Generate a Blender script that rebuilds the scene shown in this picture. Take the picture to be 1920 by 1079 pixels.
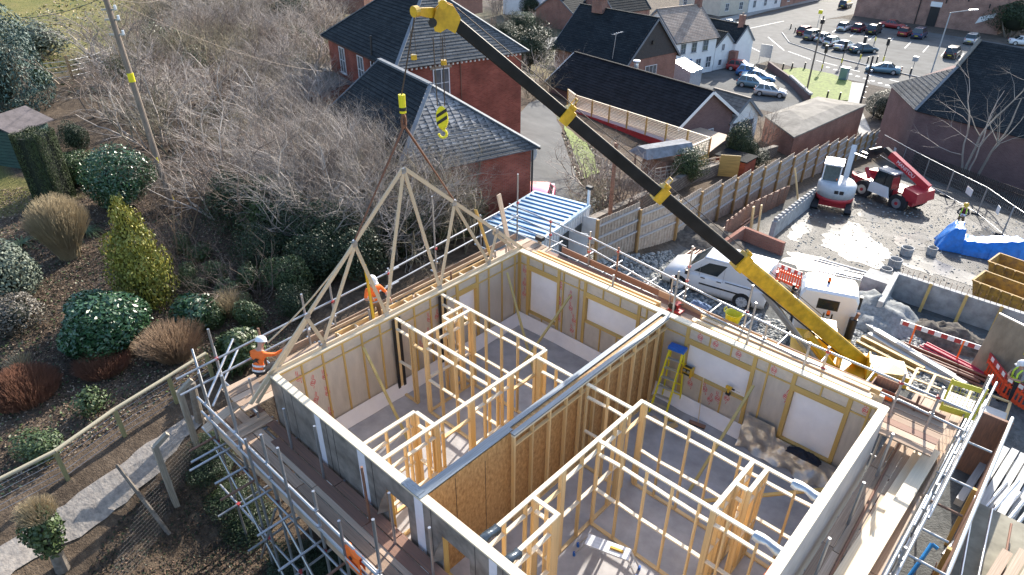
import bpy, bmesh, math, random
import numpy as np
from mathutils import Vector, Matrix
random.seed(7); RS = np.random.RandomState(7)
for o in list(bpy.data.objects): bpy.data.objects.remove(o)
SC = bpy.context.scene; COL = SC.collection
rad = math.radians
V = Vector
# ------------------------------------------------------------------ camera, sky, sun, exposure
CAM = V((12.85, -5.367, 12.861)); YAW = rad(132.592); PITCH = rad(31.148); ROLL = rad(0.412); FPX = 1254.11
_f = V((math.cos(YAW)*math.cos(PITCH), math.sin(YAW)*math.cos(PITCH), -math.sin(PITCH)))
_r0 = V((math.sin(YAW), -math.cos(YAW), 0)); _u0 = _r0.cross(_f)
_r = _r0*math.cos(ROLL)+_u0*math.sin(ROLL); _u = -_r0*math.sin(ROLL)+_u0*math.cos(ROLL)
cd = bpy.data.cameras.new('camera'); co = bpy.data.objects.new('camera', cd); COL.objects.link(co)
cd.sensor_width = 36; cd.lens = FPX/1920*36; cd.clip_end = 2000; cd.clip_start = .1
co.matrix_world = Matrix(((_r.x, _u.x, -_f.x, CAM.x), (_r.y, _u.y, -_f.y, CAM.y), (_r.z, _u.z, -_f.z, CAM.z), (0, 0, 0, 1)))
SC.camera = co
SUN_AZ, SUN_EL = 104.5, 27.0
w = bpy.data.worlds.new('World'); SC.world = w; w.use_nodes = True
nt = w.node_tree; sky = nt.nodes.new('ShaderNodeTexSky'); sky.sky_type = 'NISHITA'; sky.sun_disc = False
sky.sun_elevation = rad(SUN_EL); sky.sun_rotation = rad(90-SUN_AZ); sky.altitude = 100; sky.air_density = 1.0; sky.dust_density = 1.5; sky.ozone_density = 1.5
bgn = nt.nodes['Background']; bgn.inputs['Strength'].default_value = 0.15
nt.links.new(sky.outputs[0], bgn.inputs['Color'])
sl = bpy.data.lights.new('sun', 'SUN'); sl.energy = 4.1; sl.angle = rad(.53); sl.color = (1, .925, .81)
so = bpy.data.objects.new('sun', sl); COL.objects.link(so)
_sd = V((math.cos(rad(SUN_AZ))*math.cos(rad(SUN_EL)), math.sin(rad(SUN_AZ))*math.cos(rad(SUN_EL)), math.sin(rad(SUN_EL))))
so.rotation_euler = _sd.to_track_quat('Z', 'Y').to_euler(); so.location = (0, 60, 40)
SC.view_settings.view_transform = 'Standard'; SC.view_settings.look = 'None'
SC.view_settings.exposure = 1.25; SC.view_settings.gamma = 1
# ------------------------------------------------------------------ where a picture point meets the place
def ray(u, v): return (_f*FPX+_r*(u-960)-_u*(v-539.5)).normalized()
def at(u, v, z=0.): d = ray(u, v); return CAM+d*((z-CAM.z)/d.z)
def atd(u, v, d): return CAM+ray(u, v)*d
def ony(u, v, y): d = ray(u, v); return CAM+d*((y-CAM.y)/d.y)
def onx(u, v, x): d = ray(u, v); return CAM+d*((x-CAM.x)/d.x)
def ss(a, b, x):
    t = min(1, max(0, (x-a)/(b-a))); return t*t*(3-2*t)
def pl(x, pts):
    if x <= pts[0][0]: return pts[0][1]
    for (a, b), (c, d) in zip(pts, pts[1:]):
        if x <= c: return b+(d-b)*(x-a)/(c-a)
    return pts[-1][1]
def hraw(x, y):
    left = -0.3+.085*min(55, max(0, -3.5-x))*(1-.55*ss(30, 75, y))-pl(y, [(6, 0), (12, .8), (18, 1.7), (25, 2.6), (45, 5.2), (70, 9.7), (74, 9.7)])
    yard = pl(y, [(-4, -2.5), (4, -2.9), (18, -2.95), (24, -3.2), (45, -6.0), (68, -9.7), (73, -10)])
    k = ss(-3.6, -.9, x)
    if y < 2: k *= ss(-9, -1.2, y)*.9+.1 if x < 3 else 1
    z = left*(1-k)+yard*k
    if y > 60: z = z*(1-ss(60, 74, y))-10*ss(60, 74, y)
    if x < -58: z += (-58-x)*.16*(1-ss(30, 60, y))
    return z
def H(x, y): return hraw(x, y)
def gnd(u, v):
    d = ray(u, v); t = 8.
    while t < 400:
        p = CAM+d*t
        if p.z < H(p.x, p.y): break
        t += .5
    a, b = t-.5, t
    for _ in range(18):
        m = (a+b)/2; p = CAM+d*m
        if p.z < H(p.x, p.y): b = m
        else: a = m
    p = CAM+d*b; return V((p.x, p.y, H(p.x, p.y)))
# ------------------------------------------------------------------ materials
MATS = {}
def mat(name, col, rough=.65, metal=0., var=.25, scale=6., bump=.15, rnd=0., stretch=(1, 1, 1), world=False, col2=None, spec=.5, detail=5., bscale=None, trans=0., coat=0.):
    if name in MATS: return MATS[name]
    m = bpy.data.materials.new(name); m.use_nodes = True; n = m.node_tree.nodes; l = m.node_tree.links
    b = n['Principled BSDF']; MATS[name] = m
    b.inputs['Roughness'].default_value = rough; b.inputs['Metallic'].default_value = metal
    b.inputs['Specular IOR Level'].default_value = spec; b.inputs['Coat Weight'].default_value = coat
    if trans: b.inputs['Transmission Weight'].default_value = trans
    if world: co_ = n.new('ShaderNodeNewGeometry').outputs['Position']
    else: co_ = n.new('ShaderNodeTexCoord').outputs['Object']
    mp = n.new('ShaderNodeMapping'); mp.inputs['Scale'].default_value = stretch; l.new(co_, mp.inputs['Vector'])
    oi = n.new('ShaderNodeObjectInfo')
    if not world:
        ad = n.new('ShaderNodeVectorMath'); ad.operation = 'MULTIPLY_ADD'; ad.inputs[1].default_value = (37, 53, 71)
        cx = n.new('ShaderNodeCombineXYZ')
        for i in range(3): l.new(oi.outputs['Random'], cx.inputs[i])
        l.new(cx.outputs[0], ad.inputs[0]); l.new(mp.outputs[0], ad.inputs[2]); vec = ad.outputs[0]
    else: vec = mp.outputs[0]
    nz = n.new('ShaderNodeTexNoise'); nz.inputs['Scale'].default_value = scale; nz.inputs['Detail'].default_value = detail; nz.inputs['Roughness'].default_value = .62
    l.new(vec, nz.inputs['Vector'])
    rp = n.new('ShaderNodeValToRGB'); c = V(col[:3]); c2 = V(col2[:3]) if col2 else c*(1-var)
    hi = c if col2 else c*(1+var*.6)
    rp.color_ramp.elements[0].position = .32; rp.color_ramp.elements[1].position = .68
    rp.color_ramp.elements[0].color = (*c2, 1); rp.color_ramp.elements[1].color = (*hi, 1)
    l.new(nz.outputs['Fac'], rp.inputs['Fac']); out = rp.outputs[0]
    if rnd:
        hs = n.new('ShaderNodeHueSaturation'); mr = n.new('ShaderNodeMapRange'); mr.inputs[3].default_value = 1-rnd; mr.inputs[4].default_value = 1+rnd
        l.new(oi.outputs['Random'], mr.inputs[0]); l.new(mr.outputs[0], hs.inputs['Value']); l.new(out, hs.inputs['Color']); out = hs.outputs[0]
    l.new(out, b.inputs['Base Color'])
    if bump:
        bp = n.new('ShaderNodeBump'); bp.inputs['Strength'].default_value = bump; bp.inputs['Distance'].default_value = .02
        if bscale:
            nb = n.new('ShaderNodeTexNoise'); nb.inputs['Scale'].default_value = bscale; nb.inputs['Detail'].default_value = 6; l.new(vec, nb.inputs['Vector']); l.new(nb.outputs['Fac'], bp.inputs['Height'])
        else: l.new(nz.outputs['Fac'], bp.inputs['Height'])
        l.new(bp.outputs[0], b.inputs['Normal'])
    return m
def brickmat(name, c1, c2, mortar, s=1., bw=.225, bh=.075, ms=.012, dirty=.3, spec=.18):
    m = bpy.data.materials.new(name); m.use_nodes = True; n = m.node_tree.nodes; l = m.node_tree.links; b = n['Principled BSDF']; MATS[name] = m
    g = n.new('ShaderNodeNewGeometry'); sx = n.new('ShaderNodeSeparateXYZ'); l.new(g.outputs['Position'], sx.inputs[0])
    sn = n.new('ShaderNodeSeparateXYZ'); l.new(g.outputs['True Normal'], sn.inputs[0])
    def mth(op, a, bb):
        q = n.new('ShaderNodeMath'); q.operation = op
        for i, vv in enumerate((a, bb)):
            if isinstance(vv, (int, float)): q.inputs[i].default_value = vv
            else: l.new(vv, q.inputs[i])
        return q.outputs[0]
    u = mth('SUBTRACT', mth('MULTIPLY', sx.outputs[1], sn.outputs[0]), mth('MULTIPLY', sx.outputs[0], sn.outputs[1]))
    cx = n.new('ShaderNodeCombineXYZ'); l.new(u, cx.inputs[0]); l.new(sx.outputs[2], cx.inputs[1])
    t = n.new('ShaderNodeTexBrick'); l.new(cx.outputs[0], t.inputs['Vector']); t.inputs['Scale'].default_value = 1/s
    t.inputs['Color1'].default_value = (*c1, 1); t.inputs['Color2'].default_value = (*c2, 1); t.inputs['Mortar'].default_value = (*mortar, 1)
    t.inputs['Brick Width'].default_value = bw; t.inputs['Row Height'].default_value = bh; t.inputs['Mortar Size'].default_value = ms
    nz = n.new('ShaderNodeTexNoise'); nz.inputs['Scale'].default_value = .8; nz.inputs['Detail'].default_value = 6; l.new(g.outputs['Position'], nz.inputs['Vector'])
    mx = n.new('ShaderNodeMix'); mx.data_type = 'RGBA'; mx.blend_type = 'MULTIPLY'; mx.inputs[0].default_value = dirty
    rp = n.new('ShaderNodeValToRGB'); rp.color_ramp.elements[0].position = .3; rp.color_ramp.elements[0].color = (.35, .33, .33, 1); rp.color_ramp.elements[1].position = .7; rp.color_ramp.elements[1].color = (1.25, 1.2, 1.15, 1)
    l.new(nz.outputs['Fac'], rp.inputs['Fac']); l.new(t.outputs['Color'], mx.inputs[6]); l.new(rp.outputs[0], mx.inputs[7]); l.new(mx.outputs[2], b.inputs['Base Color'])
    bp = n.new('ShaderNodeBump'); bp.inputs['Strength'].default_value = .5; bp.inputs['Distance'].default_value = .01; l.new(t.outputs['Fac'], bp.inputs['Height']); bp.invert = True
    l.new(bp.outputs[0], b.inputs['Normal']); b.inputs['Roughness'].default_value = .85; b.inputs['Specular IOR Level'].default_value = spec
    return m
wood = mat('wood_new', (.70, .49, .24), .62, var=.28, scale=3, stretch=(7, 7, .5), bump=.1, rnd=.16)
wood_y = mat('wood_treated', (.55, .36, .115), .62, var=.25, scale=3, stretch=(7, 7, .5), bump=.08, rnd=.1)
wood_p = mat('wood_pale', (.76, .65, .48), .62, var=.15, scale=3, stretch=(7, 7, .5), bump=.08, rnd=.07)
wood_t = mat('wood_truss', (.60, .46, .31), .66, var=.25, scale=3, stretch=(7, 7, .5), bump=.08, rnd=.12)
wood_br = mat('wood_stained', (.33, .17, .11), .75, var=.45, scale=4, stretch=(6, 6, .6), bump=.15, rnd=.15, col2=(.16, .10, .08))
board_g = mat('scaffold_board', (.50, .36, .25), .78, var=.4, scale=4, stretch=(5, 5, .8), bump=.15, rnd=.22, col2=(.26, .17, .12))
board_w = mat('scaffold_board_grey', (.62, .47, .35), .78, var=.4, scale=4, stretch=(5, 5, .8), bump=.15, rnd=.15, col2=(.38, .28, .20))
galv = mat('galvanised_tube', (.42, .43, .45), .38, .75, var=.35, scale=5, stretch=(1, 1, 3), bump=.03, rnd=.12)
tube_r = mat('rusty_tube', (.24, .13, .09), .7, .3, var=.5, scale=6, stretch=(1, 1, 3), bump=.1, rnd=.15)
redpaint = mat('red_paint', (.45, .05, .05), .5, var=.3)
osb = mat('osb', (.58, .345, .14), .7, var=.5, scale=14, bump=.1, world=True, stretch=(1, 1, .55), detail=8, col2=(.30, .15, .05))
foil_in = mat('foil_insulation', (.60, .54, .47), .38, .35, var=.12, scale=3, bump=.25, bscale=22, rnd=.05)
foil_out = mat('dark_membrane', (.235, .21, .19), .5, .05, var=.5, scale=2.2, bump=.35, bscale=4, world=True)
sheet_w = mat('white_sheet', (.80, .78, .80), .55, var=.06, scale=3, bump=.2, bscale=3, world=True)
tape_w = mat('white_tape', (.72, .70, .76), .4, var=.06, bump=.1)
flooring = mat('deck_floor', (.40, .385, .39), .55, var=.26, scale=1.6, bump=.03, world=True, detail=9)
steel_blue = mat('steel_plate', (.20, .235, .27), .5, .2, var=.3, scale=5, bump=.05)
black = mat('black_plastic', (.018, .018, .02), .5, var=.3, bump=.03)
yellowp = mat('yellow_paint', (.70, .40, .02), .42, var=.38, scale=2.5, bump=.03, coat=.2)
yellow_b = mat('bright_yellow', (.80, .68, .02), .45, var=.1, bump=.02)
orange = mat('hi_vis_orange', (.95, .17, .02), .7, var=.15, scale=9, bump=.4)
limey = mat('hi_vis_yellow', (.62, .85, .08), .7, var=.15, scale=9, bump=.3)
silverb = mat('reflective_band', (.62, .64, .68), .35, .1, var=.1)
skin_m = mat('skin', (.50, .28, .20), .55, var=.15, scale=12, bump=.02)
white_p = mat('white_paint', (.78, .79, .80), .3, var=.05, scale=2, bump=.01, coat=.3)
redprint = mat('red_print', (.60, .07, .09), .6, var=.1, bump=0)
concrete = mat('concrete', (.36, .36, .36), .8, var=.35, scale=2.5, bump=.2, world=True, detail=9)
block_m = brickmat('blockwork', (.30, .30, .30), (.36, .35, .34), (.22, .22, .22), bw=.44, bh=.225)
rubber = mat('rubber', (.025, .025, .028), .75, var=.3, bump=.15)
bluep = mat('blue_plastic', (.02, .13, .48), .4, var=.2, bump=.05)
alu = mat('aluminium', (.62, .63, .65), .32, .8, var=.15, scale=5, bump=.03)
# ------------------------------------------------------------------ mesh helpers
I4 = Matrix.Identity(4); W = {}
def link(o, M=I4, parent=None):
    COL.objects.link(o)
    if parent is not None:
        o.parent = parent; o.matrix_basis = W[parent].inverted() @ M
    else: o.matrix_basis = M
    W[o] = M; return o
def tag(o, label=None, cat=None, group=None, kind=None):
    if label: o['label'] = label
    if cat: o['category'] = cat
    if group: o['group'] = group
    if kind: o['kind'] = kind
    return o
def thing(name, label, cat, loc=(0, 0, 0), rz=0., group=None):
    o = bpy.data.objects.new(name, None); o.empty_display_size = .2
    link(o, Matrix.Translation(V(loc)) @ Matrix.Rotation(rz, 4, 'Z')); return tag(o, label, cat, group)
def frame(p0, p1, up=(0, 0, 1)):
    p0, p1 = V(p0), V(p1); d = (p1-p0); L = d.length; z = d/L if L > 1e-9 else V((0, 0, 1)); up = V(up)
    if abs(z.dot(up)) > .999: up = V((0, 1, 0))
    x = up.cross(z).normalized(); y = z.cross(x); return p0, p1, L, x, y, z
class MB:
    def __init__(s): s.v = []; s.f = []; s.m = []; s.mi = 0
    def add(s, vs, fs):
        k = len(s.v); s.v.extend([tuple(q) for q in vs]); s.f.extend([tuple(i+k for i in f) for f in fs]); s.m.extend([s.mi]*len(fs)); return s
    def box(s, a, b):
        (x0, y0, z0), (x1, y1, z1) = a, b
        return s.add([(x0, y0, z0), (x1, y0, z0), (x1, y1, z0), (x0, y1, z0), (x0, y0, z1), (x1, y0, z1), (x1, y1, z1), (x0, y1, z1)], [(3, 2, 1, 0), (4, 5, 6, 7), (0, 1, 5, 4), (1, 2, 6, 5), (2, 3, 7, 6), (3, 0, 4, 7)])
    def hexa(s, q): return s.add(q, [(3, 2, 1, 0), (4, 5, 6, 7), (0, 1, 5, 4), (1, 2, 6, 5), (2, 3, 7, 6), (3, 0, 4, 7)])
    def beam(s, p0, p1, wd, h, up=(0, 0, 1), w2=None, h2=None):
        p0, p1, L, x, y, z = frame(p0, p1, up); w2 = wd if w2 is None else w2; h2 = h if h2 is None else h2
        c = lambda p, a, b: [p-x*a/2-y*b/2, p+x*a/2-y*b/2, p+x*a/2+y*b/2, p-x*a/2+y*b/2]
        return s.hexa(c(p0, wd, h)+c(p1, w2, h2))
    def tube(s, p0, p1, r, n=8, r2=None, cap=True):
        p0, p1, L, x, y, z = frame(p0, p1); r2 = r if r2 is None else r2; vs = []
        for p, rr in ((p0, r), (p1, r2)):
            for i in range(n): a = 2*math.pi*i/n; vs.append(p+x*math.cos(a)*rr+y*math.sin(a)*rr)
        fs = [(i, (i+1) % n, n+(i+1) % n, n+i) for i in range(n)]
        if cap: fs += [tuple(range(n-1, -1, -1)), tuple(range(n, 2*n))]
        return s.add(vs, fs)
    def path(s, pts, r, n=6):
        for a, b in zip(pts, pts[1:]): s.tube(a, b, r, n)
        return s
    def prism(s, poly, d):            # polygon (3-D points, planar) pushed by the vector d
        n = len(poly); d = V(d); vs = [V(p) for p in poly]+[V(p)+d for p in poly]
        return s.add(vs, [tuple(range(n-1, -1, -1)), tuple(range(n, 2*n))]+[(i, (i+1) % n, n+(i+1) % n, n+i) for i in range(n)])
    def lathe(s, prof, c=(0, 0, 0), n=16, axis='z'):
        c = V(c); vs = []
        for r, h in prof:
            for i in range(n):
                a = 2*math.pi*i/n; p = (r*math.cos(a), r*math.sin(a), h)
                if axis == 'y': p = (p[0], p[2], p[1])
                if axis == 'x': p = (p[2], p[0], p[1])
                vs.append(c+V(p))
        fs = []
        for k in range(len(prof)-1):
            for i in range(n): j = (i+1) % n; fs.append((k*n+i, k*n+j, (k+1)*n+j, (k+1)*n+i))
        fs.append(tuple(range(n-1, -1, -1))); fs.append(tuple(range((len(prof)-1)*n, len(prof)*n)))
        return s.add(vs, fs)
    def loft(s, rings, cap=True, closed=True):
        n = len(rings[0]); vs = [p for r in rings for p in r]; fs = []
        for k in range(len(rings)-1):
            for i in range(n if closed else n-1): j = (i+1) % n; fs.append((k*n+i, k*n+j, (k+1)*n+j, (k+1)*n+i))
        if cap: fs += [tuple(range(n-1, -1, -1)), tuple(range((len(rings)-1)*n, len(rings)*n))]
        return s.add(vs, fs)
    def mesh(s, name, mats, smooth=False):
        me = bpy.data.meshes.new(name); me.from_pydata(s.v, [], s.f)
        for m in (mats if isinstance(mats, (list, tuple)) else [mats]): me.materials.append(m)
        if any(s.m): me.polygons.foreach_set('material_index', s.m)
        if smooth: me.polygons.foreach_set('use_smooth', [True]*len(me.polygons))
        me.update(); return me
    def build(s, name, mats, parent=None, smooth=False, M=I4):
        bmx = s.mesh(name, mats, smooth)
        b = bmesh.new(); b.from_mesh(bmx); bmesh.ops.recalc_face_normals(b, faces=b.faces); b.to_mesh(bmx); b.free()
        return link(bpy.data.objects.new(name, bmx), M, parent)
_UB = {}; _UC = {}
def uplaced(name, me, p0, p1, sx, sy, parent, up):
    p0, p1, L, x, y, z = frame(p0, p1, up); c = (p0+p1)/2
    M = Matrix(((x.x*sx, y.x*sy, z.x*L, c.x), (x.y*sx, y.y*sy, z.y*L, c.y), (x.z*sx, y.z*sy, z.z*L, c.z), (0, 0, 0, 1)))
    return link(bpy.data.objects.new(name, me), M, parent)
def beam(name, p0, p1, wd, h, m, parent=None, up=(0, 0, 1)):
    if m.name not in _UB: _UB[m.name] = MB().box((-.5, -.5, -.5), (.5, .5, .5)).mesh('timber_'+m.name, m)
    return uplaced(name, _UB[m.name], p0, p1, wd, h, parent, up)
def tube(name, p0, p1, r, m, parent=None):
    if m.name not in _UC:
        b = MB().tube((0, 0, -.5), (0, 0, .5), 1, 10); me = b.mesh('tube_'+m.name, m); me.polygons.foreach_set('use_smooth', [len(p.vertices) == 4 for p in me.polygons]); _UC[m.name] = me
    return uplaced(name, _UC[m.name], p0, p1, r, r, parent, (0, 0, 1))
def slab(name, a, b, m, parent=None): return MB().box(a, b).build(name, m, parent)
def copy_tree(o, M, parent=None, label=None):
    c = o.copy(); COL.objects.link(c); W[c] = M
    if parent is None: c.matrix_basis = M
    else: c.parent = parent
    if label: c['label'] = label
    for ch in o.children:
        copy_tree(ch, ch.matrix_basis, c)
    return c
def place(loc, rz=0., s=1.): return Matrix.Translation(V(loc)) @ Matrix.Rotation(rz, 4, 'Z') @ Matrix.Scale(s, 4)
def text(name, s, size, M, m, parent=None, depth=.002):
    cu = bpy.data.curves.new(name, 'FONT'); cu.body = s; cu.size = size; cu.extrude = depth; cu.align_x = 'CENTER'; cu.align_y = 'CENTER'
    t = bpy.data.objects.new(name, cu); COL.objects.link(t)
    me = bpy.data.meshes.new_from_object(t.evaluated_get(bpy.context.evaluated_depsgraph_get())); bpy.data.objects.remove(t)
    me.materials.clear(); me.materials.append(m)
    return link(bpy.data.objects.new(name, me), M, parent)
def basis(o, x, y):
    x = V(x).normalized(); y = V(y).normalized(); z = x.cross(y); o = V(o)
    return Matrix(((x.x, y.x, z.x, o.x), (x.y, y.y, z.y, o.y), (x.z, y.z, z.z, o.z), (0, 0, 0, 1)))
# ------------------------------------------------------------------ terrain
_N = RS.rand(64, 64)
def vnoise(x, y):
    x = np.asarray(x, float); y = np.asarray(y, float); xi = np.floor(x).astype(int); yi = np.floor(y).astype(int); fx = x-xi; fy = y-yi
    fx = fx*fx*(3-2*fx); fy = fy*fy*(3-2*fy); g = lambda a, b: _N[a % 64, b % 64]
    return (g(xi, yi)*(1-fx)+g(xi+1, yi)*fx)*(1-fy)+(g(xi, yi+1)*(1-fx)+g(xi+1, yi+1)*fx)*fy-.5
def HN(x, y):
    z = H(x, y)
    if y > 66 or (x > 16 and y > 40): return z
    a = .10 if x < -2.5 else .05-.035*ss(22, 28, y)
    return z+a*float(vnoise(x*.55, y*.55))+a*.5*float(vnoise(x*1.7+9, y*1.7))
def axis(stops):
    out = []
    for a, b, st in stops: out += list(np.arange(a, b, st))
    return out+[stops[-1][1]]
xs = axis([(-420, -150, 30), (-150, -70, 8), (-70, -30, 2), (-30, 22, .5), (22, 60, 3), (60, 180, 12), (180, 420, 30)])
ys = axis([(-150, -40, 15), (-40, -14, 3), (-14, 50, .5), (50, 80, 2), (80, 160, 8), (160, 600, 40)])
tv = []; zc = []
grassp = [at(-60, 380, 2.), at(75, 385, 1.2), at(75, 300, 1.6), at(-60, 300, 1.6)]
for y in ys:
    for x in xs:
        tv.append((x, y, HN(x, y)))
        nn = float(vnoise(x*.3+5, y*.3+2))
        g = ss(-37, -42, x+nn*5)*ss(26, 18, y+nn*5)
        lx, ly = x+nn*2, y+nn*2
        if -27 < lx < -19.5 and -6 < ly < 1.2: g = max(g, .95)
        if y < -14: g = max(g, .6)
        yd = ss(-2.2, -1., x)*ss(9, 11, y) if y < 68 else .3
        if x > 11.5 and y > -6 and y < 68: yd = 1
        wet = ss(24, 29, y)*ss(60, 50, y)*ss(-1.5, .5, x)*ss(16, 9, x)
        if x < -30 and y > 30 and y < 100 and x > -160: g = .5+.8*nn
        zc.append((min(1, max(0, g)), yd, wet, 1))
nx = len(xs); tf = [(j*nx+i, j*nx+i+1, (j+1)*nx+i+1, (j+1)*nx+i) for j in range(len(ys)-1) for i in range(nx-1)]
me = bpy.data.meshes.new('ground'); me.from_pydata(tv, [], tf); me.polygons.foreach_set('use_smooth', [True]*len(tf))
ca = me.color_attributes.new('zone', 'FLOAT_COLOR', 'POINT'); ca.data.foreach_set('color', [c for q in zc for c in q])
gm = bpy.data.materials.new('ground_earth'); gm.use_nodes = True; n = gm.node_tree.nodes; l = gm.node_tree.links; b = n['Principled BSDF']
geo = n.new('ShaderNodeNewGeometry'); at_ = n.new('ShaderNodeVertexColor'); at_.layer_name = 'zone'; sp = n.new('ShaderNodeSeparateColor'); l.new(at_.outputs[0], sp.inputs[0])
def noise(sc, det=8, rough=.65):
    q = n.new('ShaderNodeTexNoise'); q.inputs['Scale'].default_value = sc; q.inputs['Detail'].default_value = det; q.inputs['Roughness'].default_value = rough; l.new(geo.outputs['Position'], q.inputs['Vector']); return q.outputs['Fac']
def ramp(fac, stops):
    q = n.new('ShaderNodeValToRGB'); e = q.color_ramp.elements
    while len(e) < len(stops): e.new(.5)
    for k, (p, c) in enumerate(stops): e[k].position = p; e[k].color = (*c, 1)
    l.new(fac, q.inputs[0]); return q.outputs[0]
def mixc(f, a, bb):
    q = n.new('ShaderNodeMix'); q.data_type = 'RGBA'; l.new(f, q.inputs[0]); l.new(a, q.inputs[6]); l.new(bb, q.inputs[7]); return q.outputs[2]
n1 = noise(.6); n2 = noise(5.); n3 = noise(18., 4)
soil = mixc(n3, ramp(n2, [(.3, (.04, .029, .021)), (.5, (.11, .08, .056)), (.72, (.25, .19, .135))]), ramp(n1, [(.35, (.06, .044, .032)), (.65, (.14, .105, .075))]))
gr = mixc(n2, ramp(n1, [(.35, (.10, .115, .03)), (.5, (.17, .155, .05)), (.66, (.27, .21, .09))]), ramp(n3, [(.35, (.07, .085, .025)), (.65, (.24, .21, .08))]))
grav = mixc(n3, ramp(n2, [(.35, (.09, .094, .092)), (.6, (.21, .218, .212))]), ramp(n1, [(.35, (.07, .073, .073)), (.65, (.18, .18, .172))]))
c1 = mixc(sp.outputs[0], soil, gr); c2 = mixc(sp.outputs[1], c1, grav)
wetc = ramp(n1, [(.4, (.055, .053, .05)), (.62, (.115, .11, .105))]); c3 = mixc(sp.outputs[2], c2, wetc); l.new(c3, b.inputs['Base Color'])
mr = n.new('ShaderNodeMath'); mr.operation = 'MULTIPLY_ADD'; l.new(sp.outputs[2], mr.inputs[0]); mr.inputs[1].default_value = -.5; mr.inputs[2].default_value = .95
mr2 = n.new('ShaderNodeMath'); mr2.operation = 'MULTIPLY_ADD'; l.new(n2, mr2.inputs[0]); mr2.inputs[1].default_value = .2; l.new(mr.outputs[0], mr2.inputs[2]); l.new(mr2.outputs[0], b.inputs['Roughness'])
b.inputs['Specular IOR Level'].default_value = .2
bp = n.new('ShaderNodeBump'); bp.inputs['Strength'].default_value = .8; bp.inputs['Distance'].default_value = .08; l.new(n3, bp.inputs['Height']); l.new(bp.outputs[0], b.inputs['Normal'])
me.materials.append(gm); tag(link(bpy.data.objects.new('ground', me)), kind='structure')
# ------------------------------------------------------------------ draped sheets
def drape(name, poly, cell, dz, m, zf=HN, kind='structure', parent=None):
    b = bmesh.new(); f = b.faces.new([b.verts.new((p[0], p[1], 0)) for p in poly])
    X = [p[0] for p in poly]; Y = [p[1] for p in poly]
    for ax, A in ((0, X), (1, Y)):
        t = min(A)+cell*.5
        while t < max(A):
            co_ = (t, 0, 0) if ax == 0 else (0, t, 0); no = (1, 0, 0) if ax == 0 else (0, 1, 0)
            bmesh.ops.bisect_plane(b, geom=b.verts[:]+b.edges[:]+b.faces[:], plane_co=co_, plane_no=no); t += cell
    bmesh.ops.triangulate(b, faces=b.faces)
    for v_ in b.verts: v_.co.z = zf(v_.co.x, v_.co.y)+dz
    bmesh.ops.recalc_face_normals(b, faces=b.faces)
    me = bpy.data.meshes.new(name); b.to_mesh(me); b.free(); me.materials.append(m)
    if me.polygons and me.polygons[0].normal.z < 0: me.flip_normals()
    o = link(bpy.data.objects.new(name, me), I4, parent)
    return tag(o, kind=kind) if parent is None else o
def ragged(poly, amp, step):
    out = []; n_ = len(poly)
    for i in range(n_):
        a, c = V(poly[i][:2]), V(poly[(i+1) % n_][:2]); k = max(1, int((c-a).length/step))
        for j in range(k):
            p = a+(c-a)*(j/k); out.append((p.x+amp*2*float(vnoise(p.x*1.3/step+3, p.y*1.3/step)), p.y+amp*2*float(vnoise(p.x*1.3/step+31, p.y*1.3/step+17))))
    return out
asphalt = mat('asphalt', (.085, .09, .095), .85, spec=.25, var=.35, scale=.5, bump=.15, bscale=30, world=True, detail=10)
asphalt_l = mat('asphalt_light', (.125, .127, .125), .9, spec=.2, var=.3, scale=.4, bump=.15, bscale=30, world=True, detail=10)
pathm = mat('path_grit', (.40, .355, .31), .9, var=.3, scale=7, bump=.8, bscale=16, world=True, detail=9, col2=(.20, .18, .165))
paint_w = mat('road_paint', (.66, .66, .64), .7, var=.2, scale=3, bump=0, world=True)
verge = mat('verge_grass', (.17, .22, .045), .9, var=.45, scale=2.2, bump=.5, bscale=30, world=True, detail=9)
pave = mat('paving', (.30, .30, .29), .85, var=.2, scale=2, bump=.1, world=True)
gp = [gnd(*q) for q in ((-60, 1066), (66, 985), (198, 897), (297, 822), (358, 778), (385, 790), (297, 885), (198, 978), (66, 1049), (-40, 1120))]
drape('path', ragged(gp, .06, .3), .4, .035, pathm)
dp = [gnd(*q) for q in ((1008, 186), (1030, 200), (1052, 240), (1068, 300), (1085, 345), (1125, 380), (1130, 420), (1100, 440), (1000, 420), (930, 380), (972, 330), (972, 220), (985, 200))]
drape('driveway', ragged(dp, .15, 1.), 1.2, .03, asphalt_l)
ld = [gnd(*q) for q in ((1058, 235), (1090, 262), (1112, 290), (1125, 325), (1095, 335), (1075, 290))]
drape('lawn', ragged(ld, .15, .7), 1., .05, verge)
flat = lambda x, y: -10.
G = lambda u, v: at(u, v, -10.)
drape('car_park', [G(*q) for q in ((1285, 150), (1400, 118), (1480, 155), (1510, 200), (1495, 215), (1400, 225), (1330, 215), (1280, 190))], 8, .02, asphalt_l, flat)
drape('road', [G(*q) for q in ((1180, 75), (1290, 62), (1440, 25), (1580, -10), (1640, -20), (1640, 20), (1540, 38), (1480, 50), (1465, 62), (1480, 82), (1560, 110), (1660, 134), (1800, 165), (1920, 190), (2000, 210), (2000, 262), (1900, 240), (1780, 190), (1660, 165), (1570, 145), (1440, 115), (1395, 128), (1330, 145), (1260, 110))], 20, .012, asphalt, flat)
drape('car_park', [G(*q) for q in ((1480, 50), (1540, 38), (1580, 36), (1600, 40), (1940, 92), (1990, 130), (1960, 195), (1800, 162), (1660, 131), (1560, 107), (1482, 80), (1467, 62))], 20, .08, asphalt_l, flat)
drape('grass', [G(*q) for q in ((1450, 135), (1500, 128), (1560, 140), (1597, 155), (1590, 190), (1520, 187), (1495, 165))], 8, .09, verge, flat)
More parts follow.
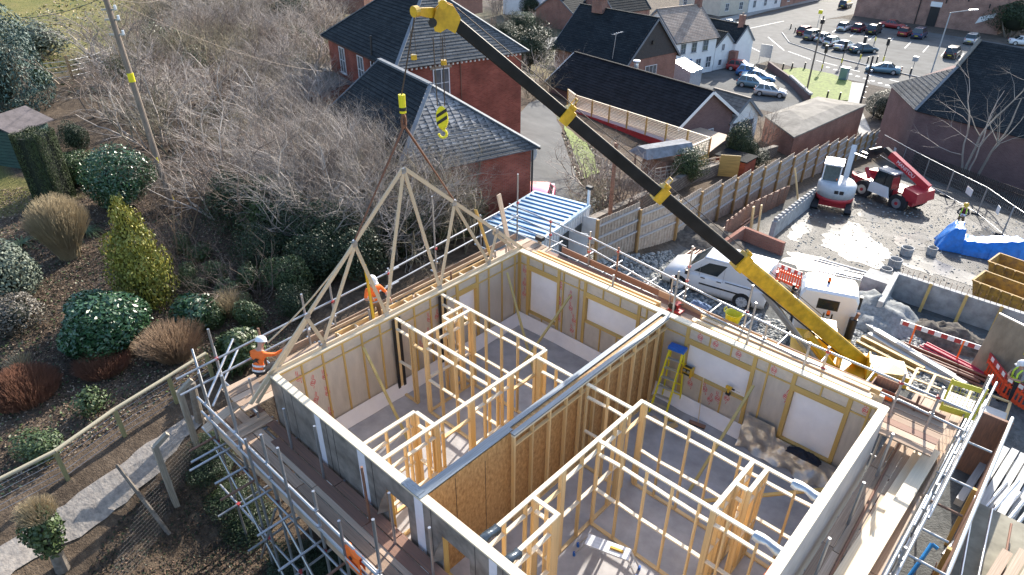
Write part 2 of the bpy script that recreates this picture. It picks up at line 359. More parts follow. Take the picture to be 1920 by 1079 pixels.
drape('pavement', [G(*q) for q in ((1597, 155), (1625, 158), (1612, 200), (1640, 262), (1700, 285), (1690, 300), (1640, 285), (1612, 255), (1588, 195))], 6, .05, pave, flat)
dr2 = drape('pavement', [G(*q) for q in ((1020, 95), (1180, 75), (1290, 62), (1440, 22), (1600, -12), (1600, -18), (1440, 14), (1290, 52), (1150, 60), (1000, 75))], 20, .10, pave, flat)
kerb = MB(); kp = [G(*q) for q in ((1466, 62), (1480, 81), (1560, 108), (1660, 132), (1800, 163), (1950, 194))]
for a, c in zip(kp, kp[1:]): kerb.beam(a+V((0, 0, .06)), c+V((0, 0, .06)), .18, .14)
tag(kerb.build('kerb', concrete), kind='structure')
for a, c, wd in (((1500, 205), (1470, 195), .1), ((1380, 150), (1340, 190), .1)):
    pass
mk = [((1440, 70), (1470, 95)), ((1478, 97), (1520, 112)), ((1530, 114), (1570, 124)), ((1580, 127), (1612, 135)), ((1622, 138), (1655, 147)), ((1668, 150), (1720, 163)), ((1400, 55), (1470, 40)), ((1380, 75), (1425, 98))]
for a, c in mk:
    p, q = G(*a), G(*c); d = (q-p).normalized(); s_ = V((-d.y, d.x, 0))*.09
    drape('road_marking', [p-s_, q-s_, q+s_, p+s_], 30, .024, paint_w, flat)
for k in range(9):
    p = G(1552+k*14, 127+k*4.2); drape('road_marking', [p+V((-.25, -.25, 0)), p+V((.25, -.25, 0)), p+V((.25, .25, 0)), p+V((-.25, .25, 0))], 30, .024, paint_w, flat)
for k in range(8):
    p = G(1576+k*33, 52+k*7); q = G(1560+k*34, 62+k*7.5); d = (q-p).normalized(); s_ = V((-d.y, d.x, 0))*.06
    drape('bay_line', [p-s_, q-s_, q+s_, p+s_], 30, .09, paint_w, flat)
# puddles in the yard
water = mat('puddle_water', (.11, .11, .11), .2, var=.3, scale=1.0, bump=.1, bscale=5, world=True)
mudwet = mat('wet_mud', (.15, .145, .135), .42, var=.35, scale=1.2, bump=.25, bscale=7, world=True, detail=9)
def pud(pts, name='puddle'):
    drape(name, ragged([gnd(*q) for q in pts], .3, .35), .5, .014, water)
pud([(1555, 425), (1580, 412), (1620, 425), (1632, 445), (1665, 468), (1670, 485), (1650, 505), (1590, 490), (1560, 470), (1535, 462)])
pud([(1670, 448), (1725, 432), (1745, 445), (1735, 470), (1690, 470)])
pud([(1480, 470), (1530, 480), (1590, 505), (1560, 520), (1500, 505), (1470, 490)])
pud([(1500, 372), (1528, 365), (1518, 430), (1495, 455), (1480, 440)])
pud([(1600, 395), (1640, 402), (1660, 418), (1625, 415)])
pud([(1820, 440), (1850, 425), (1870, 440), (1840, 455)])
pud([(1690, 480), (1740, 480), (1790, 500), (1830, 520), (1840, 545), (1760, 520), (1700, 500)])
# ------------------------------------------------------------------ the timber frame house
LX, LY, HW, T = 11.3, 8.95, 2.75, .16
house = thing('timber_frame_house', 'unfinished roofless timber frame house with bare stud partitions inside', 'building', (0, 0, 0))
slab('floor_deck', (.02, .02, -.28), (LX-.02, LY-.02, 0), flooring, house)
gf = MB()
for a, b2 in (((.1, .1), (LX-.1, .4)), ((.1, LY-.4), (LX-.1, LY-.1)), ((.1, .4), (.4, LY-.4)), ((LX-.4, .4), (LX-.1, LY-.4))): gf.box((*a, -3.4), (*b2, -.285))
gf.build('ground_floor_wall', block_m, house)
logo_me = None
def logo(parent, o, ux, uz, s=.2):
    # printed lozenge, letter and two lines of small type, as flat print on the foil
    b = MB()
    for k in range(10):
        a0, a1 = k*math.pi/5, (k+1)*math.pi/5
        for r0, r1, t0, t1 in ((.42, .5, 0, 10),):
            b.add([(r1*math.cos(a0), r1*math.sin(a0)*.8, 0), (r1*math.cos(a1), r1*math.sin(a1)*.8, 0), (r0*math.cos(a1), r0*math.sin(a1)*.8, 0), (r0*math.cos(a0), r0*math.sin(a0)*.8, 0)], [(0, 1, 2, 3)])
    for x0, x1, y0, y1 in ((-.2, -.08, -.25, .25), (-.2, .2, .15, .25), (-.2, .2, -.25, -.15), (.1, .2, -.25, 0), (0, .2, -.05, .03), (-.9, -.55, .2, .28), (.55, 1.2, -.3, -.22), (.5, 1.1, -.1, -.02)):
        b.add([(x0, y0, 0), (x1, y0, 0), (x1, y1, 0), (x0, y1, 0)], [(0, 1, 2, 3)])
    return b
_lg = logo(None, None, None, None).mesh('printed_logo', redprint)
def ext_wall(tagname, O, U, N, L, openings, logos, outm, lowz=0, stud_mat=wood_y, upstand=True, taped=()):
    """O inner-face start at floor, U along, N into the room; the wall fills T behind the inner face"""
    O, U, N = V(O), V(U), V(N); Z = V((0, 0, 1)); P = lambda u, d, z: O+U*u-N*d+Z*z
    m = MB()                                     # sheathing with its openings left open
    cuts = sorted(openings); u = -T
    def blk(u0, u1, z0, z1, d0=T-.02, d1=T):
        if u1-u0 > .005 and z1-z0 > .005: m.hexa([P(u0, d0, z0), P(u1, d0, z0), P(u1, d1, z0), P(u0, d1, z0), P(u0, d0, z1), P(u1, d0, z1), P(u1, d1, z1), P(u0, d1, z1)])
    for (a, b2, z0, z1) in cuts:
        blk(u, a, -.28, HW-.05); blk(a, b2, -.28, z0); blk(a, b2, z1, HW-.05); u = b2
    blk(u, L+T, -.28, HW-.05)
    wall = m.build('exterior_wall', outm, house)
    bm_ = lambda nm, a, b3, wd, h, mt, up=None: beam(nm, a, b3, wd, h, mt, wall, up or N)
    bm_('top_plate', P(-T+.0, T/2+.012, HW-.022), P(L+T, T/2+.012, HW-.022), .044, T+.03, wood_p)  # plate takes the pale wood, its sunlit look put into the colour
    bm_('top_plate', P(0, .07, HW-.072), P(L, .07, HW-.072), .05, .13, stud_mat)
    bm_('sole_plate', P(0, .07, .022), P(L, .07, .022), .044, .13, stud_mat)
    stud = []; u = .025
    while u < L-.05: stud.append(u); u += .6
    stud.append(L-.025); jam = []
    for (a, b2, z0, z1) in cuts: jam += [(a-.055, .1), (b2+.055, .1)]
    stud = [(s_, .045) for s_ in stud if not any(a-.22 < s_ < b2+.22 for a, b2, *_ in cuts)]+jam
    for s_, wd in stud: bm_('stud', P(s_, .065, .045), P(s_, .065, HW-.1), wd, .13, stud_mat)
    edges = sorted([(s_-wd/2, s_+wd/2) for s_, wd in stud])
    def ins(u0, u1, z0, z1):
        if u1-u0 > .06 and z1-z0 > .06:
            o = beam('insulation_panel', P((u0+u1)/2, .08, z0), P((u0+u1)/2, .08, z1), u1-u0-.004, .10, foil_in, wall, N)
    rail = HW-.42
    for (e0, e1), (f0, f1) in zip(edges, edges[1:]):
        op = [q for q in cuts if e1-.02 <= q[0]+.001 and f0+.02 >= q[1]-.001]
        if op:
            a, b2, z0, z1 = op[0]
            bm_('lintel', P(e1, .065, z1+.09), P(f0, .065, z1+.09), .18, .13, stud_mat)
            bm_('window_cill', P(e1, .065, z0-.022), P(f0, .065, z0-.022), .044, .13, stud_mat)
            k = max(1, round((f0-e1)/.6)); st = (f0-e1)/k
            for i in range(k):
                x0, x1 = e1+i*st+(.019 if i else 0), e1+(i+1)*st-(.019 if i < k-1 else 0)
                ins(x0, x1, z1+.18, HW-.1); ins(x0, x1, .045, z0-.045)
                if i:
                    bm_('cripple_stud', P(e1+i*st, .065, z1+.18), P(e1+i*st, .065, HW-.1), .038, .125, stud_mat)
                    bm_('cripple_stud', P(e1+i*st, .065, .045), P(e1+i*st, .065, z0-.045), .038, .125, stud_mat)
        else:
            ins(e1, f0, .045, rail-.019); ins(e1, f0, rail+.019, HW-.1)
            if f0-e1 > .06: bm_('nogging', P(e1, .065, rail), P(f0, .065, rail), .038, .125, stud_mat)
    for q in cuts:
        a, b2, z0, z1 = q
        g = MB(); k = 8; vs = []
        for j in range(k+1):
            for i in range(k+1):
                uu, zz = a+(b2-a)*i/k, z0+(z1-z0)*j/k; vs.append(P(uu, T-.035+.012*float(vnoise(uu*3+q[0], zz*2)), zz))
        if q not in OPENW:
            g.add(vs, [(j*(k+1)+i, j*(k+1)+i+1, (j+1)*(k+1)+i+1, (j+1)*(k+1)+i) for j in range(k) for i in range(k)]); g.build('window_sheet', sheet_w, wall, True)
    if upstand:
        g = MB(); k = int(L/.2); vs = []
        for i in range(k+1):
            uu = L*i/k; top = .44+.05*float(vnoise(uu*.9, 3)); vs += [P(uu, -.16-.06*float(vnoise(uu*1.7, 9)), .012), P(uu, -.06-.03*float(vnoise(uu*2, 5)), .2), P(uu, -.008, top)]
        g.add(vs, [(3*i+j, 3*i+3+j, 3*i+4+j, 3*i+1+j) for i in range(k) for j in range(2)]); g.build('membrane_upstand', sheet_w, wall, True)
    for lu, lz in logos:
        o = bpy.data.objects.new('printed_logo', _lg); M = basis(P(lu, .0285, lz), Z*1.0, U) @ Matrix.Scale(.20, 4) @ Matrix.Rotation(random.choice((0, .3)), 4, 'Z'); link(o, M, wall)
    for (ta, tb) in taped:
        g = MB(); g.add([P(ta, T+.004, -.2), P(tb, T+.004, -.2), P(tb, T+.004, HW-.08), P(ta, T+.004, HW-.08)], [(0, 1, 2, 3)]); g.build('tape_strip', tape_w, wall)
    return wall
OPENW = set()
b0 = LY-2*T; a0 = LX-2*T
def lg(L, n_, seed, holes, z0=.8, z1=2.1):
    r = random.Random(seed); out = []
    for _ in range(n_*3):
        u, z = r.uniform(.3, L-.3), r.uniform(z0, z1)
        k = (u-.025)/.6; fr = (k-math.floor(k))*.6
        if .14 < fr < .46 and not any(a-.35 < u < b2+.35 for a, b2, *_ in holes): out.append((u, z))
    return out[:n_]
# left rear wall (x=0): seen from inside
wl = [(6.1-T, 6.83-T, 1.25, 2.23)]
ext_wall('W', (T, T, 0), (0, 1, 0), (1, 0, 0), b0, wl, [(.85, 1.95), (1.2, 1.95), (.85, 1.4), (1.2, 1.4), (.5, 2.3), (4.75, 2.0), (5.05, 1.95), (4.72, 1.5), (4.4, 1.2), (1.2, .7)], foil_out)
# right rear wall (y=8.95)
wb = [(.57-T, 1.74-T, .62, 2.2), (2.88-T, 4.68-T, 1.3, 2.15), (6.36-T, 8.16-T, 1.22, 2.16), (9.29-T, 10.5-T, .62, 2.18)]
ext_wall('N', (T, LY-T, 0), (1, 0, 0), (0, -1, 0), a0, wb, [(.2, 2.1), (.2, 1.6), (.2, 1.2), (1.75, 2.1), (1.75, 1.5), (1.75, .9), (2.1, 1.9), (2.15, 1.5), (2.3, 1.1), (2.25, .7), (6.5, 2.5), (6.95, 2.5), (7.6, 2.5), (6.45, .9), (6.9, .95), (7.3, .85), (7.55, 1.0), (7.1, .7), (8.55, 2.5), (10.75, 2.5), (9.0, 1.9)], foil_out)
# left front wall (y=0), dark membrane outside
wf = [(4.42-T, 5.12-T, .55, 2.14), (6.12-T, 6.9-T, .9, 2.15), (8.6-T, 9.6-T, .9, 2.15)]
OPENW.update(wf)
ws = ext_wall('S', (T, T, 0), (1, 0, 0), (0, 1, 0), a0, wf, [], foil_out, upstand=False, taped=((1.75, 1.98), (3.35, 3.62), (5.2, 5.46), (7.25, 7.45)))
for x in (.55, .95, 2.35, 2.62, 4.0, 5.85, 7.05, 7.75):
    beam('membrane_seam', (x, -.001, -.2), (x, -.001, HW-.07), .012, .006, black, ws, (0, 1, 0))
for x, z in ((4.77, 1.3), (6.5, 1.3)):                      # the torn membrane hangs inward round the openings
    g = MB(); g.add([(x+.28, -.005, .92), (x+.62, -.05, 1.1), (x+.5, -.16, .6), (x+.2, -.1, .55)], [(0, 1, 2, 3)]); g.build('torn_membrane', foil_out, ws); g = MB(); g.add([(x-.34, -.004, 2.1), (x-.42, -.12, 1.8), (x-.5, -.2, 1.42), (x-.34, -.01, 1.5)], [(0, 1, 2, 3)])
    g.build('torn_membrane', foil_out, ws)
# right wall (x=11.3)
beige = mat('breather_membrane', (.55, .52, .50), .5, .1, var=.15, scale=2, bump=.2, bscale=5, world=True)
we = [(2.2, 3.3, .9, 2.15)]
ext_wall('E', (LX-T, T, 0), (0, 1, 0), (-1, 0, 0), b0, we, [], beige)
# grey tops where the party wall meets the outer walls
party = MB(); party.box((5.36, T+.01, 0), (5.46, LY-T-.01, HW-.06)); party = party.build('party_wall', wood_y, house)
slab('sheathing_panel', (5.46, .03, 0.0), (5.575, LY-T-.012, HW-.05), osb, party)
beam('steel_plate', (5.41, T+.02, HW-.02), (5.41, LY-.05, HW-.02), .035, .13, steel_blue, party, (1, 0, 0))
beam('steel_plate', (5.52, -.012, HW+.004), (5.52, 2.6, HW+.004), .02, .13, steel_blue, party, (1, 0, 0))
beam('steel_plate', (5.66, 2.5, HW-.02), (5.66, LY-.06, HW-.02), .04, .12, steel_blue, party, (1, 0, 0))
beam('steel_plate', (5.0, .08, HW+.012), (5.5, .08, HW+.012), .02, .2, steel_blue, party, (0, 1, 0))
beam('top_plate', (5.67, 2.5, HW-.07), (5.67, LY-T-.02, HW-.07), .05, .1, wood_p, party, (1, 0, 0))
beam('nogging', (5.67, 2.55, HW-.36), (5.67, LY-T-.03, HW-.36), .04, .08, wood, party, (1, 0, 0))
beam('sole_plate', (5.67, 2.5, .025), (5.67, LY-T-.02, .025), .05, .09, wood, party, (1, 0, 0))
y = 2.53
while y < 8.75: beam('stud', (5.67, y, .05), (5.67, y, HW-.1), .045, .09, wood, party, (1, 0, 0)); y += .6 if y < 4.2 else .57
beam('board_joint', (5.5765, .9, .3), (5.5765, .9, HW-.15), .012, .003, black, party, (1, 0, 0)); beam('board_joint', (5.5765, 1.75, .1), (5.5765, 1.75, HW-.3), .012, .003, black, party, (1, 0, 0))
# stud partitions
def partition(p0, p1, top=2.66, sp_=.6, doors=(), rails=(2.28, 1.18), dbl=(), first=.02, skip=()):
    p0, p1 = V((*p0, 0)), V((*p1, 0)); d = p1-p0; L = d.length; d.normalize(); N = V((-d.y, d.x, 0)); Z = V((0, 0, 1)); wd = .09
    P = lambda u, z: p0+d*u+Z*z
    tp = MB().beam(P(0, top-.02), P(L, top-.02), .04, wd, N).build('partition', wood_p, house)  # top plate in pale wood, with sunlight on it put into the colour
    us = []; u = first
    while u < L-.1: us.append(u); u += sp_
    us.append(L-.02)
    us = [u for u in us if not any(a < u < b2 for a, b2 in doors)]
    for a, b2 in doors: us += [a-.02, b2+.02]
    us = sorted(us)
    for u in us: beam('stud', P(u, .04), P(u, top-.04), .038, wd-.004, wood, tp, N)
    for u in dbl: beam('stud', P(u, .04), P(u, top-.04), .12, wd-.002, wood, tp, N)
    for a, b2 in zip(us, us[1:]):
        isd = any(abs(a-(q-.02)) < .01 for q, _ in doors)
        if isd: beam('door_head', P(a+.019, 2.1), P(b2-.019, 2.1), .045, wd-.006, wood, tp, N); continue
        beam('sole_plate', P(a, .02), P(b2, .02), .04, wd-.006, wood, tp, N)
        for r_ in rails:
            if b2-a > .12 and (a, r_) not in skip: beam('nogging', P(a+.019, r_+random.uniform(-.02, .02)), P(b2-.019, r_+random.uniform(-.02, .02)), .038, wd-.008, wood_p, tp, N)
    return tp
partition((T, 3.70), (4.09, 3.70), dbl=(1.25,), doors=((.75, 1.2),)); partition((4.14, T), (4.14, 5.42), dbl=(1.5, 2.6, 3.9), doors=((1.7, 2.5), (4.0, 4.8)))
partition((T, 5.40), (4.09, 5.40), dbl=(1.3,)); partition((4.18, 5.03), (5.34, 5.03), dbl=(.1,)); partition((1.38, 3.74), (1.38, 5.36), dbl=(.9, 1.3), sp_=.4)
partition((1.08, 4.63), (1.08, 5.36), dbl=(.3,), sp_=.3); partition((1.12, 4.63), (1.34, 4.63), sp_=.3)
partition((3.49, T), (3.49, 1.60), dbl=(1.38,)); partition((3.53, 1.61), (4.10, 1.61), sp_=.35)
partition((7.04, T), (7.04, 5.46), dbl=(1.5, 2.35, 4.5), doors=((1.6, 2.3), (4.6, 5.3))); partition((5.74, 5.05), (7.0, 5.05))
partition((7.08, 5.42), (LX-T, 5.42), dbl=(.05,)); partition((7.08, 3.71), (LX-T, 3.71), sp_=.6, dbl=(2.72,))
partition((9.77, 3.75), (9.77, 5.38), dbl=(.7, 1.2), sp_=.4); partition((10.08, 4.6), (10.08, 5.38), dbl=(.4,), sp_=.3); partition((9.81, 4.61), (10.04, 4.61), sp_=.3)
partition((7.09, 1.58), (7.72, 1.58), sp_=.3); partition((7.68, T), (7.68, 1.54), dbl=(1.3,))
for x, y in ((.175, 3.6), (.175, 3.8), (.175, 5.3), (.175, 5.5)): beam('damp_strip', (x+.02, y, .02), (x+.02, y, HW-.13), .09, .02, black, house, (1, 0, 0))
# ------------------------------------------------------------------ roof truss on the left rear wall
truss = thing('roof_truss', 'pale timber fan roof truss held up by the crane above the wall', 'roof truss', (.07, 4.475, HW))
ap, sl_ = 6.74, .885; X = .07
rz_ = lambda y: ap-sl_*abs(y-4.475)
def tb(nm, a, b2, wd=.1, m=wood_t, x=X, th=.038): return beam(nm, (x, *a), (x, *b2), wd, th, m, truss, (1, 0, 0)) if False else beam(nm, (x, *a), (x, *b2), th, wd, m, truss, V((0, 1, 0)) if abs(b2[0]-a[0]) < .5*abs(b2[1]-a[1]) else V((0, 0, 1)))
tb('rafter', (-.62, rz_(-.62)), (4.45, ap-.02)); tb('rafter', (4.5, ap-.02), (9.57, rz_(9.57)))
tb('bottom_chord', (-.05, HW+.05), (9.0, HW+.05))
for a, b2 in (((4.46, ap-.1), (3.5, HW+.1)), ((4.5, ap-.1), (5.42, HW+.1)), ((2.79, rz_(2.79)-.06), (1.5, HW+.1)), ((2.79, rz_(2.79)-.06), (3.48, HW+.1)), ((6.14, rz_(6.14)-.06), (5.46, HW+.1)), ((6.14, rz_(6.14)-.06), (7.45, HW+.1)),
              ((1.2, rz_(1.2)-.05), (1.55, HW+.1)), ((7.83, rz_(7.83)-.05), (7.5, HW+.1))): tb('web', a, b2, .088, x=X+.002)
tb('rafter_tail', (-.45, rz_(-.45)-.25), (1.25, rz_(1.25)-.13), .09, x=X-.04)
tb('rafter_tail', (9.4, rz_(9.4)-.25), (7.7, rz_(7.7)-.13), .09, x=X-.04)
for y, z in ((4.475, ap-.08), (2.79, rz_(2.79)-.03), (6.14, rz_(6.14)-.03), (1.5, HW+.07), (3.5, HW+.07), (5.43, HW+.07), (7.46, HW+.07), (1.22, rz_(1.22)), (7.83, rz_(7.83))):
    slab('nail_plate', (X-.024, y-.07, z-.07), (X+.024, y+.07, z+.07), galv, truss)
def brace(a, b2, label, m=wood_t, wd=.09, th=.04):
    return tag(beam('timber_brace', a, b2, wd, th, m), label, 'timber')
brace((.02, 7.0, 4.75), (-.35, 8.15, 2.2), 'orange timber brace leaning beside the truss near the rear corner', wood_y)
brace((-.35, 9.2, 1.3), onx(935, 365, -1.0), 'pale scaffold board leaning over the rail by the blue cabin roof', board_w, .22)
for a, b2, s_ in (((.35, 8.0, 2.35), (2.55, 6.9, .05), 'diagonal green prop against the left rear wall by the window'), ((2.45, 8.6, 2.15), (2.2, 6.2, .05), 'diagonal green prop between the two windows of the rear wall'), ((.3, 2.5, 2.35), (1.9, 2.5, .05), 'diagonal green prop inside the left corner room'), ((8.4, 8.55, 2.0), (8.3, 6.0, .05), 'diagonal green prop under the drill window')):
    brace(a, b2, s_, mat('wood_greenish', (.42, .33, .13), .7, var=.2, scale=3, stretch=(7, 7, .5), bump=.1), .07, .04)
brace((10.95, 7.6, .95), (8.7, 5.7, .35), 'yellow timber prop lying low behind the right rear partition', wood_y, .09, .04)
# ------------------------------------------------------------------ scaffolds round the house
R_ = .030
cpl = MB().box((-.042, -.042, -.03), (.042, .042, .03)).mesh('coupler', galv); cplr = MB().box((-.042, -.042, -.03), (.042, .042, .03)).mesh('coupler_red', redpaint)
def coupler(p, parent, red=False): link(bpy.data.objects.new('coupler', cplr if red else cpl), Matrix.Translation(V(p)) @ Matrix.Rotation(random.uniform(0, 3), 4, 'Z'), parent)
def std(x, y, top, sc, m=galv, bot=None): return tube('standard', (x, y, HN(x, y) if bot is None else bot), (x+random.uniform(-.02, .02), y+random.uniform(-.02, .02), top), R_, m, sc)
def boards(sc, axis, cuts, lanes, z, m=board_g, wd=.225):
    for k, c in enumerate(lanes):
        off = random.uniform(-.4, .4)
        for a, b2 in zip(cuts, cuts[1:]):
            a2 = a+off*(a != cuts[0])+.012; b3 = b2+off*(b2 != cuts[-1])-.012; zz = z-.019+random.uniform(-.006, .006); mm = m[k % len(m)] if isinstance(m, list) else m
            if axis == 'x': beam('board', (a2, c, zz), (b3, c+random.uniform(-.01, .01), zz), .038, wd-.008, mm, sc, (0, 1, 0))
            else: beam('board', (c, a2, zz), (c+random.uniform(-.01, .01), b3, zz), .038, wd-.008, mm, sc, (1, 0, 0))
# front left side
sA = thing('scaffold', 'tube scaffold with brown boards along the dark wrapped front left wall', 'scaffold', (4, -1.3, -2))
D = 1.25
boards(sA, 'x', [-1.5, 2.3, 5.9, 9.6, 12.6], [-.56, -.80, -1.04], D, [board_w, board_g, board_g])
boards(sA, 'x', [-.9, 3.1, 5.2, 8.9, 12.0], [-.19], D+.03, wood_br, .24)
boards(sA, 'x', [.5, 4.2, 8.0, 11.9], [-.43], D+.012, wood_br)
boards(sA, 'x', [-1.5, 2.4, 6.3, 10.2, 12.6], [-1.20], D, board_w, .1)
for a, b2 in ((-1.2, 2.7), (2.72, 6.6), (6.62, 10.5), (10.52, 12.6)): beam('toe_board', (a, -1.27, D+.1), (b2, -1.27, D+.1), .035, .22, board_g, sA, (0, 0, 1))
for x, tp in ((-.62, 3.2), (.78, 3.9), (2.13, 3.1), (3.98, 2.82), (5.98, 3.66), (7.9, 3.0), (10, 3.2)): std(x, -1.34, tp, sA); [coupler((x, -1.36, z), sA, z < 1.2) for z in (D-.15, D+.6, D+1.05)]
for x, tp, mm in ((-.45, 2.55, galv), (1.1, 2.5, galv), (2.42, 2.83, galv), (4.16, 2.82, tube_r), (5.0, 2.75, galv), (6.2, 2.72, galv), (8.2, 2.8, galv)): std(x, -.32, tp, sA, mm)
for z in (D+1.05, D+.6): tube('guard_rail', (-1.0, -1.39, z), (6.1, -1.37, z-.03), R_, galv, sA); tube('guard_rail', (5.6, -1.43, z+.02), (12.4, -1.39, z), R_, galv, sA)
tube('guard_rail', (-.9, -1.3, D+.35), (6.2, -1.3, D+.3), R_, galv, sA)
for z in (D-.1, -.9): tube('ledger', (-1.3, -1.40, z), (6.2, -1.40, z), R_, galv, sA); tube('ledger', (6, -1.46, z), (12.4, -1.42, z), R_, galv, sA); tube('ledger', (-.8, -.36, z), (12, -.36, z), R_, galv, sA)
for k, x in enumerate((-.75, -.32, -.1, .78, 1.3, 1.81, 2.78, 3.8, 4.6, 5.5, 6.4, 7.4)): tube('transom', (x, .0, D-.07), (x+random.uniform(-.06, .06), -2.0-.35*((k*7) % 5)/5, D-.07), R_, galv if k % 4 else tube_r, sA)
for x, tp in ((1.45, 2.6), (3.05, 3.4), (5.0, 2.9)): std(x, -1.42, tp, sA)
for x in (-.3, 1.2, 2.6, 4.1, 5.6): tube('transom', (x, -.3, -.85), (x, -1.95, -.85), R_, galv, sA); coupler((x, -1.4, -.85), sA, True)
for a, b2 in (((-.6, -1.45, 1.0), (1.9, -1.45, -2.2)), ((2.2, -1.45, 1.0), (.4, -1.45, -2.3)), ((2.4, -1.46, 1.0), (5.2, -1.46, -2.4)), ((4, -.4, 1.), (6.8, -.4, -2.4)), ((-.6, -1.3, .9), (-.9, -.3, -1.4)), ((5.9, -1.5, 1.), (8.5, -1.5, -2.4))): tube('brace', a, b2, R_, galv, sA)
# left rear side
D2 = 1.9
sB = thing('scaffold', 'tube scaffold along the left rear wall where the two orange workers are', 'scaffold', (-1.2, 4, -1))
boards(sB, 'y', [-.7, 3.2, 7.1, 10.9], [-.30, -.54, -.78, -1.02, -1.26], D2, [board_w, board_g])
def edge(u0, v0, u1, v1, z): return at(u0, v0, z), at(u1, v1, z)
RT = [at(330, 712, 2.9), at(735, 508, 2.9), at(962, 384, 2.9)]; RM = [at(338, 742, 2.4), at(735, 535, 2.4), at(972, 404, 2.4)]
for r in (RT, RM):
    tube('guard_rail', r[0], r[1]+V((0, .25, .02)), R_, galv, sB); tube('guard_rail', r[1]-V((.05, .2, 0)), r[2], R_, galv, sB)
for (u, v), tp, mm in (((405, 672), 3.75, galv), ((490, 634), 3.2, tube_r), ((573, 590), 3.55, galv), ((622, 565), 3.6, galv), ((728, 512), 3.05, galv), ((816, 466), 4.7, galv), ((901, 418), 3.2, galv), ((970, 380), 4.0, galv)):
    p = at(u, v, 2.9); std(p.x, p.y, tp, sB, mm); coupler((p.x+.03, p.y, 2.9), sB, True); coupler((p.x+.03, p.y, 2.4), sB); coupler((p.x+.03, p.y, 1.8), sB)
    tube('transom', (0.0, p.y+.15, D2-.07), (p.x-.5, p.y+.18, D2-.07), R_, galv, sB)
tb_ = [(at(620, 668, 2.02), at(512, 716, 2.02)), (at(625, 655, 2.05), at(745, 590, 2.05))]
for y0, y1 in ((.9, 2.4), (2.6, 6.4), (6.5, 10.6)): beam('toe_board', (-1.44-.02*y0, y0, D2+.09), (-1.44-.02*y1, y1, D2+.09), .035, .22, board_g if y0 > 0 else board_w, sB)
for y, tp, mm in ((1.6, 2.75, galv), (3.2, 2.95, galv), (6.2, 2.9, tube_r), (8.1, 2.85, galv), (8.6, 2.9, galv)): std(-.28, y, tp, sB, mm, 1.2)
for a, b2 in (((437, 636), (389, 746)), ((446, 655), (399, 762))):
    p, q = at(*a, 2.35 if a[0] > 440 else 2.85), at(*b2, 1.85 if a[0] > 440 else 2.3); tube('brace', p, q, R_, alu, sB)
beam('ramp_board', (-.75, .05, 1.95), (-.95, -1.45, 1.33), .038, .3, board_w, sB, (1, 0, 0)); beam('ramp_board', (-.42, -.1, 1.3), (-.42, -1.25, 1.27), .038, .22, board_w, sB, (1, 0, 0)); beam('ramp_board', (-.2, -.1, 1.28), (-.2, -1.2, 1.27), .038, .22, board_w, sB, (1, 0, 0))
tube('standard', at(360, 655, 2.6), V(at(404, 800, 1.3)), R_, galv, sB); tube('standard', at(400, 650, 2.9), V(at(444, 800, 1.3)), R_, galv, sB)
# right rear side
sC = thing('scaffold', 'tube scaffold along the right rear wall above the white van', 'scaffold', (5, 10.6, -2.9))
boards(sC, 'x', [-1.5, 2.4, 6.3, 10.2, 12.4], [9.2, 9.44, 9.68, 9.92, 10.16, 10.4, 10.62], D2-.02, [board_g, board_w, wood_br, board_g])
ra = [at(962, 386, 2.9), at(1107, 446, 2.9), at(1330, 556, 2.9), at(1500, 637, 2.9), at(1700, 722, 2.75), at(1800, 765, 2.75)]; rb = [at(966, 406, 2.4), at(1107, 467, 2.4), at(1325, 590, 2.4), at(1500, 672, 2.4), at(1700, 757, 2.3), at(1790, 800, 2.3)]
for r in (ra, rb):
    for a, b2 in zip(r, r[1:]): d = (b2-a).normalized(); tube('guard_rail', a-d*.2, b2+d*.25, R_, galv, sC)
for (u, v), tp, mm in (((1033, 416), 3.0, galv), ((1107, 447), 3.15, galv), ((1160, 472), 3.05, tube_r), ((1262, 520), 2.95, galv), ((1293, 500), 3.6, galv), ((1400, 585), 3.75, galv), ((1440, 606), 2.9, galv), ((1553, 660), 3.05, galv), ((1690, 718), 3.2, galv), ((1760, 745), 3.2, galv)):
    p = at(u, v, 2.9); std(p.x, p.y, tp, sC, mm); coupler((p.x, p.y, 2.9), sC, True); coupler((p.x, p.y, 2.4), sC, (u % 2) == 1); coupler((p.x, p.y, 1.82), sC)
for x, tp in ((3.5, 3.0), (5.55, 3.95), (7.75, 3.9), (9.25, 3.4)): std(x, 9.22, tp, sC, galv, 1.2)
for x in (-.4, .9, 2.0, 2.7, 3.5, 4.6, 5.8, 6.9, 8.0, 9.2, 10.4): tube('transom', (x, 9.1, D2-.08), (x+.02, 11.7+random.uniform(-.15, .3), D2-.08), R_, galv, sC)
for z in (D2-.13, 0.): tube('ledger', (-2, 11.1, z), (12.4, 10.5, z), R_, galv, sC)
beam('toe_board', (.2, 10.95, D2+.09), (4.2, 10.78, D2+.09), .035, .22, wood_br, sC); beam('toe_board', (4.22, 10.77, D2+.09), (8.1, 10.62, D2+.09), .035, .22, board_g, sC); beam('toe_board', (8.15, 10.62, D2+.09), (12.3, 10.5, D2+.09), .035, .22, wood_br, sC)
for x in (1.0, 5.0, 9.0):
    tube('brace', (x, 10.9, 1.7), (x+2.2, 10.9, -2.8), R_, galv, sC)
